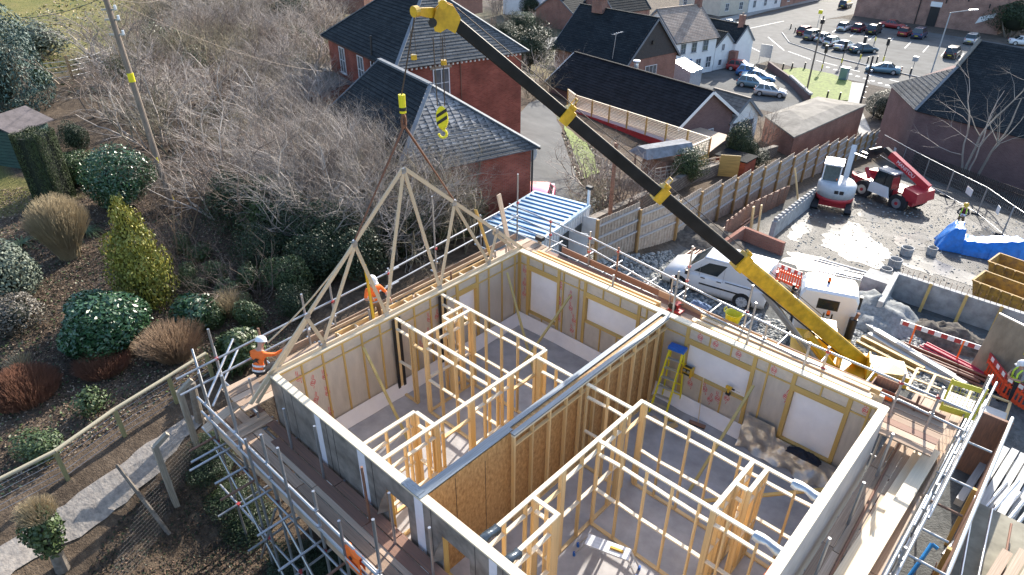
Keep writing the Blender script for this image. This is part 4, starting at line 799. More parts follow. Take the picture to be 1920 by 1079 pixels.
# ------------------------------------------------------------------ vehicles
def car(kind, paint, name):
    """local frame: +x forwards, wheels on z=0"""
    L, Wd, Ht = {'hatch': (3.95, .86, 1.47), 'saloon': (4.55, .89, 1.43), 'suv': (4.5, .92, 1.68), 'mpv': (4.4, .92, 1.8), 'van': (4.42, .9, 1.82)}[kind]
    t = thing(name, None, None, (0, 0, 0)); h = L/2
    van = kind == 'van'
    st = {'hatch': [(-h, .62, .5), (-h+.08, .85, .62), (-h+.5, .92, .66), (.6, .9, .66), (h-.75, .86, .66), (h-.15, .68, .6), (h, .5, .5)], 'saloon': [(-h, .7, .5), (-h+.1, .9, .62), (-h+.7, .94, .66), (.7, .9, .66), (h-.8, .86, .66), (h-.15, .66, .6), (h, .5, .5)]}.get(kind, [(-h, .8, .55), (-h+.06, 1.02, .66), (-h+.5, 1.04, .7), (.6, 1.02, .7), (h-.8, .98, .7), (h-.15, .78, .64), (h, .55, .5)])
    rings = []
    for x, zt, wr in st:
        e = 1 if -h+.3 < x < h-.3 else (.9 if abs(x) < h-.01 else .78); w_ = Wd*e
        rings.append([(x, -w_*.93, .2), (x, w_*.93, .2), (x, w_, .42), (x, w_*.985, zt-.12), (x, w_*.9, zt), (x, -w_*.9, zt), (x, -w_*.985, zt-.12), (x, -w_, .42)])
    body = MB().loft([[V(p) for p in r] for r in rings]).build('body', [paint], t, True)
    zb = st[2][1]-.03
    gx = {'hatch': (-h+.12, -h+.5, .15, 1.0), 'saloon': (-h+.75, -h+1.4, .2, 1.15), 'suv': (-h+.1, -h+.35, .3, 1.05), 'mpv': (-h+.05, -h+.25, .6, 1.35), 'van': (-h+.03, -h+.08, .45, 1.25)}[kind]
    wt = Wd*(.7 if not van else .84)
    R0 = [V((gx[0], -Wd*.88, zb)), V((gx[3], -Wd*.88, zb)), V((gx[3], Wd*.88, zb)), V((gx[0], Wd*.88, zb))]; R1 = [V((gx[1], -wt, Ht-.04)), V((gx[2], -wt, Ht-.04)), V((gx[2], wt, Ht-.04)), V((gx[1], wt, Ht-.04))]
    gh = MB().loft([R0, R1])
    gh.build('cabin', paint if van else glass, t)
    rf = MB().loft([[V((p.x+dx, p.y*1.01, p.z)) for p, dx in zip(R1, (-.03, .04, .04, -.03))], [V((p.x*.97, p.y*.86, Ht)) for p in R1]]).build('roof', paint, t, True)
    mids = lambda f, g_, k, o=.004: None
    def pane(nm, a, b2, c, d_, off, m=glass): MB().prism([a, b2, c, d_], off).build(nm, m, t)
    if not van:
        for sg in (0, 1):        # pillars over the glass band
            i, j = (0, 1) if sg == 0 else (3, 2)
            for f0, f1 in ((0, .045), (.36, .41), (.68, .72), (.955, 1.)):
                q = [R0[i].lerp(R0[j], f0), R0[i].lerp(R0[j], f1), R1[i].lerp(R1[j], f1), R1[i].lerp(R1[j], f0)]
                MB().prism(q, V((0, .012*(-1 if sg == 0 else 1), 0))).build('pillar', paint, t)
    else:
        for sg, (i, j) in ((-1, (0, 1)), (1, (3, 2))):
            l0 = lambda f, g_: (R0[i].lerp(R0[j], f)).lerp(R1[i].lerp(R1[j], f), g_)
            pane('side_window', l0(.60, .12), l0(.90, .12), l0(.86, .78), l0(.60, .84), V((0, .012*sg, 0)))
            pane('side_trim', V((-1.2, sg*Wd*1.0, .62)), V((.5, sg*Wd*1.0, .62)), V((.5, sg*Wd*1.0, .68)), V((-1.2, sg*Wd*1.0, .68)), V((0, .02*sg, 0)), black)
            pane('door_rail', V((-1.6, sg*Wd*.985, .98)), V((-.55, sg*Wd*.985, .98)), V((-.55, sg*Wd*.985, 1.01)), V((-1.6, sg*Wd*.985, 1.01)), V((0, .012*sg, 0)), black)
            for x in (-.45, .55): beam('door_joint', (x, sg*Wd*1.0, .35), (x, sg*Wd*.92, 1.5), .012, .012, galv, t, (1, 0, 0))
            for x in (.38, -.3): beam('door_handle', (x-.09, sg*Wd*1.0, .93), (x+.09, sg*Wd*1.0, .93), .03, .03, black, t)
            beam('door_mirror', (1.05, sg*(Wd+.02), 1.05), (1.05, sg*(Wd+.2), 1.08), .1, .16, black, t)
        pane('windscreen', R0[1].lerp(R0[2], .06).lerp(R1[1].lerp(R1[2], .06), .1), R0[1].lerp(R0[2], .94).lerp(R1[1].lerp(R1[2], .94), .1), R0[1].lerp(R0[2], .92).lerp(R1[1].lerp(R1[2], .92), .92), R0[1].lerp(R0[2], .08).lerp(R1[1].lerp(R1[2], .08), .92), V((.012, 0, .006)))
        pane('bumper', V((h-.03, -Wd*.8, .22)), V((h-.03, Wd*.8, .22)), V((h-.06, Wd*.78, .52)), V((h-.06, -Wd*.78, .52)), V((.05, 0, 0)), black)
    redl = mat('tail_lamp', (.42, .02, .02), .2, var=.1, bump=0); lampm = mat('head_lamp', (.75, .77, .80), .1, var=.1, bump=0); plate = mat('plate_yellow', (.75, .62, .05), .5, var=.05, bump=0)
    for sg in (-1, 1):
        slab('headlight', (h-.32, sg*Wd*.72-.14, .56), (h-.1, sg*Wd*.72+.14, .70), lampm, t)
        zz = zb-.1 if not van else .95
        slab('tail_light', (-h-.012, sg*Wd*.76-.08, zz-.12), (-h+.12, sg*Wd*.76+.08, zz+(.06 if not van else .35)), redl, t)
    slab('number_plate', (-h-.02, -.26, .5), (-h+.03, .26, .61), plate, t); slab('number_plate', (h-.02, -.26, .36), (h+.015, .26, .46), white_p, t)
    slab('bumper', (-h-.03, -Wd*.74, .26), (-h+.1, Wd*.74, .44), black, t)
    wr = .31 if kind in ('hatch', 'saloon') else .34
    for x in (-L*.305, L*.305):
        for sg in (-1, 1):
            w_ = MB().tube((x, sg*(Wd-.2), wr), (x, sg*(Wd+.012), wr), wr, 20).build('wheel', rubber, t)
            MB().tube((x, sg*(Wd+.012), wr), (x, sg*(Wd+.022), wr), wr*.7, 14).build('rim', alu, w_)
            if van:
                for k in range(10): a = k*math.pi/5+.15; MB().beam((x+math.cos(a)*.08, sg*(Wd+.028), wr+math.sin(a)*.08), (x+math.cos(a)*wr*.66, sg*(Wd+.028), wr+math.sin(a)*wr*.66), .05, .012, (0, 1, 0)).build('spoke', white_p, w_)
            MB().tube((x, sg*(Wd-.19), wr+.01), (x, sg*(Wd+.004), wr+.01), wr*1.14, 20).build('wheel_arch', black, t)
    return t
def paint(nm, c, metal=.3): return mat('paint_'+nm, c, .28, metal, var=.06, scale=2, bump=0, coat=.6)
vp = gnd(1272, 541); vq = gnd(1389, 577)
van = car('van', paint('van', (.74, .75, .77), .0), 'van'); a = math.atan2(vp.y-vq.y, vp.x-vq.x)
vm = (vp+vq)/2; sd = V((-math.sin(a), math.cos(a), 0)); vm = vm-sd*.85*(1 if (vm-CAM).dot(sd) < 0 else -1)
s_van = (vp-vq).length/2.70
van.matrix_basis = place((vm.x, vm.y, H(vm.x, vm.y)), a, max(.95, min(1.12, s_van))); tag(van, 'white panel van parked behind the rear scaffold under the boom', 'van')
cols = dict(silver=((.55, .56, .57), .5), blue=((.05, .17, .40), .4), lblue=((.12, .26, .42), .4), dgreen=((.03, .07, .10), .3), red=((.35, .03, .03), .2), white=((.72, .72, .72), 0), black=((.02, .022, .03), .3), dblue=((.03, .05, .13), .3), grey=((.2, .21, .22), .4), dred=((.22, .02, .035), .3), teal=((.16, .27, .33), .4))
protos = {}
def park(kind, cn, u, v, ang, lab, grp):
    key = (kind, cn); p = G(u, v); M = place((p.x, p.y, -10+(.09 if v < 130 else .03)), math.radians(ang))
    if key in protos:
        o = copy_tree(protos[key], M)
    else:
        o = car(kind, paint(cn, *cols[cn]), 'car'); o.matrix_basis = M; protos[key] = o
    tag(o, lab, 'car', grp)
g1 = 'cars in the small car park by the white house'; g2 = 'cars in the town car park'
def pang(u0, v0, u1, v1): a, b2 = G(u0, v0), G(u1, v1); return math.degrees(math.atan2(b2.y-a.y, b2.x-a.x))
park('hatch', 'silver', 1443, 180, pang(1415, 175, 1479, 182), 'silver car nearest the camera in the small car park', g1)
park('hatch', 'teal', 1410, 164, pang(1386, 160, 1440, 167), 'teal hatchback second in the row by the white house', g1)
park('saloon', 'lblue', 1420, 153, pang(1390, 150, 1440, 155), 'pale blue car third in the row by the white house', g1)
park('hatch', 'blue', 1406, 143, pang(1380, 142, 1434, 147), 'bright blue hatchback in the row by the white house', g1)
park('hatch', 'red', 1388, 133, pang(1372, 133, 1405, 137), 'red tailed hatchback farthest in the row by the white house', g1)
park('saloon', 'silver', 1368, 53, pang(1345, 51, 1392, 54), 'silver saloon parked by the pavement behind the white house', 'cars on the street')
for k, (kd, cn, u, v, lab) in enumerate((('hatch', 'dred', 1510, 66, 'dark red hatchback at the kerb end of the town car park'), ('suv', 'grey', 1524, 75, 'grey car second from the kerb end of the front row'), ('hatch', 'white', 1544, 79, 'white car third from the kerb end of the front row'), ('hatch', 'silver', 1560, 86, 'silver car fourth from the kerb end of the front row'), ('saloon', 'silver', 1582, 94, 'silver saloon fifth in the front row of the car park'))): park(kd, cn, u, v, pang(1500, 72, 1545, 63), lab, g2)
park('saloon', 'dgreen', 1617, 100, pang(1590, 98, 1646, 96), 'dark green saloon at the near end of the front row', g2)
ar = pang(1565, 62, 1600, 48)
park('hatch', 'white', 1581, 58, ar, 'white hatchback at the left of the second row', g2); park('hatch', 'dred', 1609, 60, ar, 'dark red car left of centre in the second row', g2); park('suv', 'black', 1637, 64, ar, 'black car with sun on its roof in the second row', g2)
park('saloon', 'red', 1673, 54, pang(1650, 50, 1692, 56), 'red car by the brick mill wall', g2); park('hatch', 'red', 1695, 68, ar, 'small red hatchback right of the red car by the mill', g2); park('mpv', 'dblue', 1722, 72, ar, 'tall dark blue people carrier near the mill door', g2)
park('suv', 'black', 1784, 108, ar, 'black four by four alone on the right of the car park', g2); park('suv', 'silver', 1820, 82, ar, 'silver car half hidden behind the slate roof', g2)
park('saloon', 'teal', 1654, 137, pang(1680, 140, 1626, 134), 'teal saloon driving on the road past the car park', 'cars on the street'); park('suv', 'dgreen', 1584, 15, ar, 'dark car waiting at the corner of the brick mill', 'cars on the street')
park('saloon', 'white', 1918, 86, 20, 'white car at the far right edge behind the slate roof', g2)
p = gnd(1008, 392); o = car('hatch', paint('pink', (.55, .10, .20), .2), 'car'); o.matrix_basis = place((p.x, p.y, H(p.x, p.y)), 2.2); tag(o, 'pink car parked on the driveway behind the blue roofed cabin', 'car')
# telehandler
tp0, tp1 = gnd(1612, 368), gnd(1677, 392); a = math.atan2(tp1.y-tp0.y, tp1.x-tp0.x); th = thing('telehandler', None, None)
redm = mat('machine_red', (.45, .03, .04), .4, var=.15, bump=.03, coat=.3); greyp = mat('machine_grey', (.34, .36, .38), .5, var=.15, bump=.03)
for x in (-1.4, 1.4):
    for sg in (-1, 1):
        w_ = MB().tube((x, sg*.75, .62), (x, sg*1.15, .62), .62, 22).build('wheel', rubber, th); MB().tube((x, sg*1.15, .62), (x, sg*1.165, .62), .34, 16).build('rim', alu, w_); MB().tube((x, sg*1.165, .62), (x, sg*1.2, .62), .12, 10).build('hub', redm, w_)
        for k in range(16): q = k*math.pi/8; MB().beam((x+.6*math.cos(q), sg*.76, .62+.6*math.sin(q)), (x+.6*math.cos(q+.12), sg*1.14, .62+.6*math.sin(q+.12)), .09, .06, (math.cos(q), 0, math.sin(q))).build('tread_lug', rubber, w_)
MB().loft([[V((-2.3, y, z)) for y, z in ((-.95, .7), (.95, .7), (.95, 1.35), (-.95, 1.35))], [V((-.8, y, z)) for y, z in ((-.8, .55), (.8, .55), (.8, 1.2), (-.8, 1.2))], [V((2.3, y, z)) for y, z in ((-.8, .65), (.8, .65), (.8, 1.35), (-.8, 1.35))]]).build('chassis', redm, th)
MB().hexa([V(q) for q in ((-2.35, -1.05, .9), (-1.0, -1.05, .9), (-1.0, -.3, .9), (-2.35, -.3, .9), (-2.3, -1.0, 1.6), (-1.2, -1.0, 1.75), (-1.2, -.3, 1.75), (-2.3, -.3, 1.55))]).build('engine_cover', redm, th)
MB().hexa([V(q) for q in ((1.5, -1.0, .95), (2.6, -.95, 1.0), (2.6, .95, 1.0), (1.5, 1.0, .95), (1.5, -1.0, 1.8), (2.5, -.9, 1.65), (2.5, .9, 1.65), (1.5, 1.0, 1.8))]).build('counterweight', redm, th)
MB().hexa([V(q) for q in ((-.85, .2, .75), (.75, .2, .75), (.75, 1.12, .75), (-.85, 1.12, .75), (-.6, .28, 2.35), (.55, .28, 2.4), (.55, 1.05, 2.4), (-.6, 1.05, 2.35))]).build('cab', glass, th)
MB().box((-.7, .22, 2.34), (.62, 1.08, 2.46)).build('cab_roof', greyp, th); MB().hexa([V(q) for q in ((-.95, 1.1, .7), (.78, 1.1, .7), (.78, 1.16, .7), (-.95, 1.16, .7), (-.9, 1.1, 1.45), (.5, 1.1, 1.45), (.5, 1.16, 1.45), (-.9, 1.16, 1.45))]).build('cab_door', white_p, th)
for x0, x1 in ((-.83, -.58), (0.05, .08), (.72, .53)): beam('cab_pillar', (x0, 1.13, .8), (x1, 1.06, 2.36), .06, .05, black, th, (0, 1, 0)); beam('cab_pillar', (x0, .2, .8), (x1, .27, 2.36), .06, .05, black, th, (0, 1, 0))
bp0, bp1 = V((2.3, -.35, 1.8)), V((-1.5, -.35, 3.35)); MB().beam(bp0, bp0.lerp(bp1, .86), .36, .5).build('boom', redm, th); MB().beam(bp0.lerp(bp1, .8), bp1, .28, .36).build('inner_boom', black, th)
bmid = bp0.lerp(bp1, .48); bd = (bp0-bp1).normalized(); upv = V((0, 1, 0)).cross(bd); upv = upv if upv.z > 0 else -upv
text('boom_lettering', 'MANITOU', .36, basis(bmid+V((0, .185, 0)), bd, -bd.cross(V((0, 1, 0))) if False else upv), white_p, th)
MB().beam(bp1, bp1+V((-.6, 0, -.55)), .3, .3).build('head', black, th); MB().box((-2.35, -.95, 2.45), (-2.2, .25, 3.2)).build('fork_carriage', black, th)
for y in (-.75, .05): MB().box((-3.5, y-.06, 2.42), (-2.2, y+.06, 2.48)).build('fork', alu, th)
tube('ram', (-.6, -.35, 1.1), tuple(bp0.lerp(bp1, .5)), .09, black, th); MB().beam((-2.2, .75, 1.1), (-2.9, .7, 1.3), .3, .2).build('stabiliser', redm, th); MB().beam((-1.4, .7, 1.4), (-2.0, .4, 1.9), .2, .2).build('front_arm', redm, th)
mdl = (tp0+tp1)/2; sd = V((-math.sin(a), math.cos(a), 0)); side = -1 if (mdl-CAM).dot(sd) < 0 else 1
# left side (+y local) has to face the camera
if (CAM-mdl).dot(sd) > 0: a += math.pi; sd = -sd
mdl = mdl+sd*1.1; th.matrix_basis = place((mdl.x, mdl.y, H(mdl.x, mdl.y)), a, max(.85, min(1.1, (tp0-tp1).length/2.8))) @ Matrix.Diagonal((1, -1, 1, 1)); tag(th, 'red telehandler with its boom raised and big black tyres', 'telehandler')
# excavator, seen from behind
ex = thing('excavator', None, None)
for sg in (-1, 1):
    MB().loft([[V((x, sg*.95-.2, z)) for x, z in [(1.2*math.cos(k*math.pi/6)*(1), .32+.32*math.sin(k*math.pi/6)) for k in range(12)]], [V((x, sg*.95+.2, z)) for x, z in [(1.2*math.cos(k*math.pi/6), .32+.32*math.sin(k*math.pi/6)) for k in range(12)]]]).build('track', rubber, ex)
MB().box((-.7, -.75, .35), (.7, .75, .7)).build('undercarriage', redm, ex)
MB().loft([[V((1.15*math.cos(q)*s_, 1.1*math.sin(q)*s_, z)) for q in [k*math.pi/9 for k in range(18)]] for z, s_ in ((.7, .95), (.72, 1.0), (.95, 1.0), (.97, .98))]).build('skirt', redm, ex, True)
MB().loft([[V((1.13*math.cos(q)*s_, 1.08*math.sin(q)*s_, z)) for q in [k*math.pi/9 for k in range(18)]] for z, s_ in ((.98, 1.02), (1.6, 1.02), (1.78, .88))]).build('engine_cover', mat('machine_pale', (.52, .54, .56), .45, var=.1, bump=.03), ex, True)
MB().hexa([V(q) for q in ((-.3, -.05, 1.3), (1.0, -.05, 1.3), (1.0, .95, 1.3), (-.3, .95, 1.3), (-.2, 0, 2.75), (.85, 0, 2.75), (.85, .9, 2.75), (-.2, .9, 2.75))]).build('cab', mat('cab_glass', (.09, .12, .12), .1, var=.2, bump=0, spec=.8), ex)
MB().box((-.35, -.08, 2.75), (1.0, .98, 2.84)).build('cab_roof', white_p, ex)
for x, y in ((-.25, -.02), (-.25, .92), (.92, -.02), (.92, .92)): beam('cab_pillar', (x, y, 1.3), (x*.95, y, 2.76), .07, .07, white_p, ex)
MB().beam((1.0, -.35, 1.5), (2.2, -.35, 3.3), .3, .45).build('boom', mat('machine_pale', (.5, .5, .5)), ex); MB().beam((2.2, -.35, 3.3), (3.3, -.35, 1.6), .25, .32).build('dipper', MATS['machine_pale'], ex); MB().prism([V((3.1, -.65, 1.7)), V((3.7, -.65, 1.3)), V((3.5, -.65, .8)), V((2.9, -.65, .9))], V((0, .6, 0))).build('bucket', black, ex)
beacon(V((-.2, .1, 1.8)), ex)
for y in (-.35, -.05): slab('rear_grille', (-1.16, y-.12, 1.35), (-1.1, y+.1, 1.55), black, ex)
p = gnd(1556, 397); q = gnd(1575, 330); a = math.atan2(q.y-p.y, q.x-p.x); p = p+(q-p).normalized()*1.0; ex.matrix_basis = place((p.x, p.y, H(p.x, p.y)), a, 1.05); tag(ex, 'pale grey excavator with red skirt seen from behind by the fence', 'excavator')
# ------------------------------------------------------------------ buildings
brick_r = brickmat('brick_red', (.27, .064, .046), (.37, .105, .072), (.27, .13, .10), dirty=.65)
brick_d = brickmat('brick_dull', (.27, .12, .09), (.34, .16, .12), (.28, .21, .18), dirty=.4)
brick_p = brickmat('brick_purple', (.16, .09, .09), (.21, .12, .12), (.2, .16, .15), dirty=.3)
brick_m = brickmat('brick_mill', (.33, .17, .13), (.42, .24, .19), (.36, .27, .23), dirty=.5)
slate = brickmat('slate', (.10, .108, .115), (.16, .165, .17), (.045, .05, .055), bw=.30, bh=.11, ms=.012, dirty=.5)  # paler copy of the slate, for slopes in the sun
slate_d = brickmat('slate_dark_and_shaded', (.022, .029, .035), (.036, .043, .048), (.013, .016, .02), bw=.35, bh=.14, ms=.012, dirty=.4, spec=.1)  # dark slate, also the shaded copy for slopes turned from the sun
tile_l = brickmat('tile_pale', (.38, .30, .25), (.46, .38, .32), (.22, .17, .14), bw=.3, bh=.16, ms=.015, dirty=.4)
render_w = mat('white_render', (.82, .82, .81), .85, var=.08, scale=1.2, bump=.1, world=True); render_c = mat('cream_render', (.62, .55, .45), .85, var=.12, scale=1.2, bump=.1, world=True)
lead = mat('lead_flashing', (.17, .185, .205), .75, 0.0, var=.2, scale=3, bump=.05, world=True); trim = mat('white_trim', (.75, .75, .75), .5, var=.05, bump=0); wb_m = mat('dark_weatherboard', (.06, .055, .055), .8, var=.4, scale=4, stretch=(1, 1, 6), bump=.2, world=True)
moss = mat('mossy_felt', (.24, .22, .19), .95, var=.4, scale=.9, bump=.4, bscale=9, world=True, detail=9); bluedoor = mat('blue_door', (.02, .09, .28), .5, var=.15, bump=.02)
wglass = mat('window_glass', (.10, .12, .14), .08, var=.3, scale=1.5, bump=0, world=True, spec=.8)
def slope(a, b2, c, d, n_, m, par, name='roof_slope', th=.05):
    a, b2, c, d = V(a), V(b2), V(c), V(d); nr = (b2-a).cross(d-a)
    if nr.length < 1e-6: nr = (b2-a).cross(c-a)
    nr.normalize(); nr = nr if nr.z > 0 else -nr; mb = MB()
    for k in range(n_):
        f0, f1 = k/n_, min(1, (k+1.25)/n_)
        p, q, r, s_ = a.lerp(d, f0), b2.lerp(c, f0), b2.lerp(c, f1), a.lerp(d, f1)
        lo, hi = nr*.035, nr*.004
        mb.add([p+lo, q+lo, r+hi, s_+hi, p, q], [(0, 1, 2, 3), (4, 5, 1, 0)])
    mb.add([a-nr*th, b2-nr*th, c-nr*th, d-nr*th], [(0, 1, 2, 3)]); mb.add([a-nr*th, b2-nr*th, b2+nr*.03, a+nr*.03], [(0, 1, 2, 3)])
    return mb.build(name, m, par)
def window(par, p, ux, w_, h, nx_=2, ny=1, m=trim, nm='window', out=None):
    """p = lower left corner on the wall, ux along the wall, outward normal = out"""
    ux = V(ux).normalized(); nr = V((ux.y, -ux.x, 0)) if out is None else V(out); p = V(p); Z = V((0, 0, 1))
    pane = MB().prism([p+nr*.012, p+ux*w_+nr*.012, p+ux*w_+Z*h+nr*.012, p+Z*h+nr*.012], nr*.01).build(nm, wglass, par)
    fr = MB()
    for i in range(nx_+1): q = p+ux*w_*i/nx_; fr.beam(q+nr*.03, q+Z*h+nr*.03, .06 if i in (0, nx_) else .035, .05, nr)
    for j in range(ny+1): q = p+Z*h*j/ny; fr.beam(q+nr*.032-ux*.03, q+ux*(w_+.03)+nr*.032, .05, .06 if j in (0, ny) else .035, Z)
    fr.build('frame', m, pane); MB().beam(p-Z*.05-ux*.08+nr*.05, p-Z*.05+ux*(w_+.08)+nr*.05, .14, .06).build('sill', m, pane); return pane
def chimney(par, p, w_, h, m=None, pots=2):
    p = V(p); c = MB().box(p-V((w_/2, w_/3, 0)), p+V((w_/2, w_/3, h))).build('chimney', m or brick_d, par); MB().box(p+V((-w_/2-.05, -w_/3-.05, h)), p+V((w_/2+.05, w_/3+.05, h+.12))).build('cap', m or brick_d, c)
    for k in range(pots): MB().lathe([(.12, h+.12), (.13, h+.4), (.1, h+.45)], p+V(((k-(pots-1)/2)*.35, 0, 0)), 10).build('pot', tile_l, c)
class Bld:
    """rectangle from corner C along U (length lu) and W_ (length lv); the ridge runs along W_"""
    def __init__(s, name, label, C, U, lu, lv, z0, ze, zr, wm, rm, hip0=False, hip1=False, n_=18, oh=.3, side=1, trimm=None):
        U = V((U[0], U[1], 0)).normalized(); Wv = V((-U.y, U.x, 0))*side; s.U, s.W = U, Wv; C = V((C[0], C[1], 0)); s.C = C; s.lu, s.lv, s.ze, s.zr, s.z0 = lu, lv, ze, zr, z0
        s.t = thing(name, label, 'building', (C+U*lu/2+Wv*lv/2)+V((0, 0, z0)))
        P = s.P; mb = MB()
        mb.hexa([P(0, 0, z0), P(lu, 0, z0), P(lu, lv, z0), P(0, lv, z0), P(0, 0, ze), P(lu, 0, ze), P(lu, lv, ze), P(0, lv, ze)])
        for e, hp in ((0, hip0), (lv, hip1)):
            if not hp: mb.prism([P(0, e, ze), P(lu, e, ze), P(lu/2, e, zr-.06)], Wv*(.02 if e == 0 else -.02))
        s.wall = mb.build('wall', wm, s.t)
        sl2 = (zr-ze)/(lu/2); i0 = lu/2 if hip0 else -oh; i1 = lv-lu/2 if hip1 else lv+oh; zo = ze-oh*sl2
        e0, e1 = -oh, lv+oh; s.sl = sl2; s.r0, s.r1 = P(lu/2, i0, zr), P(lu/2, i1, zr)
        s.sA = slope(P(-oh, e0, zo), P(-oh, e1, zo), s.r1, s.r0, n_, rm, s.t); s.sB = slope(P(lu+oh, e0, zo), P(lu+oh, e1, zo), s.r1, s.r0, n_, rm, s.t)
        tm = trimm or lead
        for hp, e, r in ((hip0, e0, s.r0), (hip1, e1, s.r1)):
            if hp:
                hq = slope(P(-oh, e, zo), P(lu+oh, e, zo), r, r, n_, slate if e < 0 else rm, s.t); s.hip = hq if e < 0 else s.hip  # near hip gets the sunlit copy, the other slopes the shaded one
                for q in (P(-oh, e, zo), P(lu+oh, e, zo)): beam('hip_flashing', q+V((0, 0, .05)), r+V((0, 0, .05)), .2, .05, lead, s.t)
            else:
                for q in (P(-oh, e, zo-.05), P(lu+oh, e, zo-.05)): beam('barge_board', q, r-V((0, 0, .05)), .05, .22, tm, s.t)
        beam('ridge', s.r0+V((0, 0, .05)), s.r1+V((0, 0, .05)), .22, .1, lead if hip0 else rm, s.t)
        for x in (-oh, lu+oh): beam('gutter', P(x, e0, zo-.04), P(x, e1, zo-.04), .1, .08, black, s.t)
    def P(s, u, v, z): q = s.C+s.U*u+s.W*v; return V((q.x, q.y, z))
# the red house: near wing with its slates laid one by one on the sunlit hip, then the main block
WA, WB = at(747, 327, 2.2), at(996, 274, 2.2); u_ = (WB-WA).normalized()
wing = Bld('brick_house', 'red brick house with slate hip roofs beyond the thicket', WA, u_, (WB-WA).length, 9.2, -2.2, 2.35, 4.75, brick_r, slate_d, True, False, 22, .3)
hs = wing.hip; ev0, ev1 = wing.P(-.3, -.3, 2.09), wing.P(wing.lu+.3, -.3, 2.09); ap_ = wing.r0
# individual slates over the hip
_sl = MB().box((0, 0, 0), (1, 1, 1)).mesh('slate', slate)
slm = mat('slate_sunlit', (.20, .21, .225), .42, var=.35, scale=2, bump=.15, rnd=.35, col2=(.085, .09, .10)); _sl.materials.clear(); _sl.materials.append(slm)  # slates coloured paler still for the sun on this hip
rows = 20; nrm = (ev1-ev0).cross(ap_-ev0).normalized(); nrm = nrm if nrm.z > 0 else -nrm; upd = ((ap_-(ev0+ev1)/2)).normalized(); rl = (ap_-(ev0+ev1)/2).length/rows; ud = (ev1-ev0).normalized(); cnt = 0; extra = MB()
for k in range(rows):
    f = (k+.5)/rows; a, b2 = ev0.lerp(ap_, f), ev1.lerp(ap_, f); w_ = (b2-a).length; x = -(.18 if k % 2 else 0)
    a, b2 = ev0.lerp(ap_, k/rows), ev1.lerp(ap_, k/rows)
    while x < w_-.04:
        x0, x1 = max(.03, x+.006), min(w_-.03, x+.355)
        if x1-x0 > .08:
            o0 = a+ud*x0+nrm*(.045+random.uniform(0, .006)); tl = nrm*-.028
            X_, Y_, Z_ = ud*(x1-x0), upd*(rl*1.15)+tl, nrm*.012
            if cnt < 300:
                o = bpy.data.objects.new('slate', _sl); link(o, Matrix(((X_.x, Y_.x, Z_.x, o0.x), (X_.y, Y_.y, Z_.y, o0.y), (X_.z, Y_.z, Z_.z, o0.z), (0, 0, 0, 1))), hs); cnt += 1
            else: extra.hexa([o0, o0+X_, o0+X_+Y_, o0+Y_, o0+Z_, o0+X_+Z_, o0+X_+Y_+Z_, o0+Y_+Z_])
        x += .36
if extra.v: tag(extra.build('slate_courses', slm, hs), kind='stuff')
MA, MB_, MC = at(745, 119, 4.0), at(978, 88, 4.0), at(622, 58, 4.0); um = (MB_-MA).normalized()
class _X: pass
main = Bld('brick_house_block', 'tall main block of the red brick house under the crane head', MA, um, (MB_-MA).length, (MC-MA).length, -2.2, 4.0, 7.4, brick_r, slate_d, True, True, 24, .35)
slope(*[main.hip.matrix_basis.translation]*0, main.P(-.35, -.35, 3.74), main.P(main.lu+.35, -.35, 3.74), main.r0, main.r0, 24, slate, main.t) if False else None
main.sA.data.materials[0] = slate_d
beam('eaves_cornice', main.P(-.05, -.06, 3.72), main.P(main.lu+.05, -.06, 3.72), .1, .16, trim, main.t)
for x in range(28): slab('dentil', *((lambda q: (q-V((.05, .05, .06)), q+V((.05, .05, .06))))(main.P(.2+x*(main.lu-.4)/27, -.13, 3.6))), trim, main.t)
p = ony(800, 171, main.P(2.3, 0, 0).y)
window(main.t, main.P(2.25, 0, 1.7), main.U, 1.05, 1.65, 2, 2, out=-main.W); beam('lintel', main.P(2.05, -.02, 3.46), main.P(3.5, -.02, 3.46), .06, .2, mat('stone', (.34, .26, .2), .8, bump=.1), main.t)
for v_ in (3.0, 5.2, 8.4): window(main.t, main.P(0, v_+.9, 1.7), -main.W, .9, 1.65, 2, 2, out=-main.U)
tube('vent_pipe', main.P(-.2, 3.3, 3.2), main.P(-.1, 3.3, 5.0), .06, black, main.t); tube('down_pipe', main.P(-.06, .15, -2), main.P(-.06, .15, 3.7), .06, black, main.t); tube('down_pipe', main.P(4.1, -.06, -2), main.P(4.1, -.06, 3.7), .03, tube_r, main.t)
chimney(main.t, main.P(main.lu*.5, main.lv*.5, 7.1), 1.1, 1.6, brick_r, 2)
# lean-to roof between wing and block, satellite dish
MB().lathe([(.02, 0), (.2, .03), (.34, .12), (.33, .125), (.02, .02)], wing.P(wing.lu+.15, .25, 1.7), 16, 'x').build('satellite_dish', MATS['machine_grey'], wing.t, True)
tube('down_pipe', wing.P(wing.lu+.05, -.05, -1.5), wing.P(wing.lu+.05, -.05, 2.1), .05, black, wing.t)
shp = at(628, 150, 1.2); sh = Bld('brick_outhouse', 'low outhouse with a mossy edged flat roof beside the red house', at(600, 180, .8), um, 3.4, 6.0, -1.2, 1.0, 1.5, brick_r, moss, False, False, 4, .1)
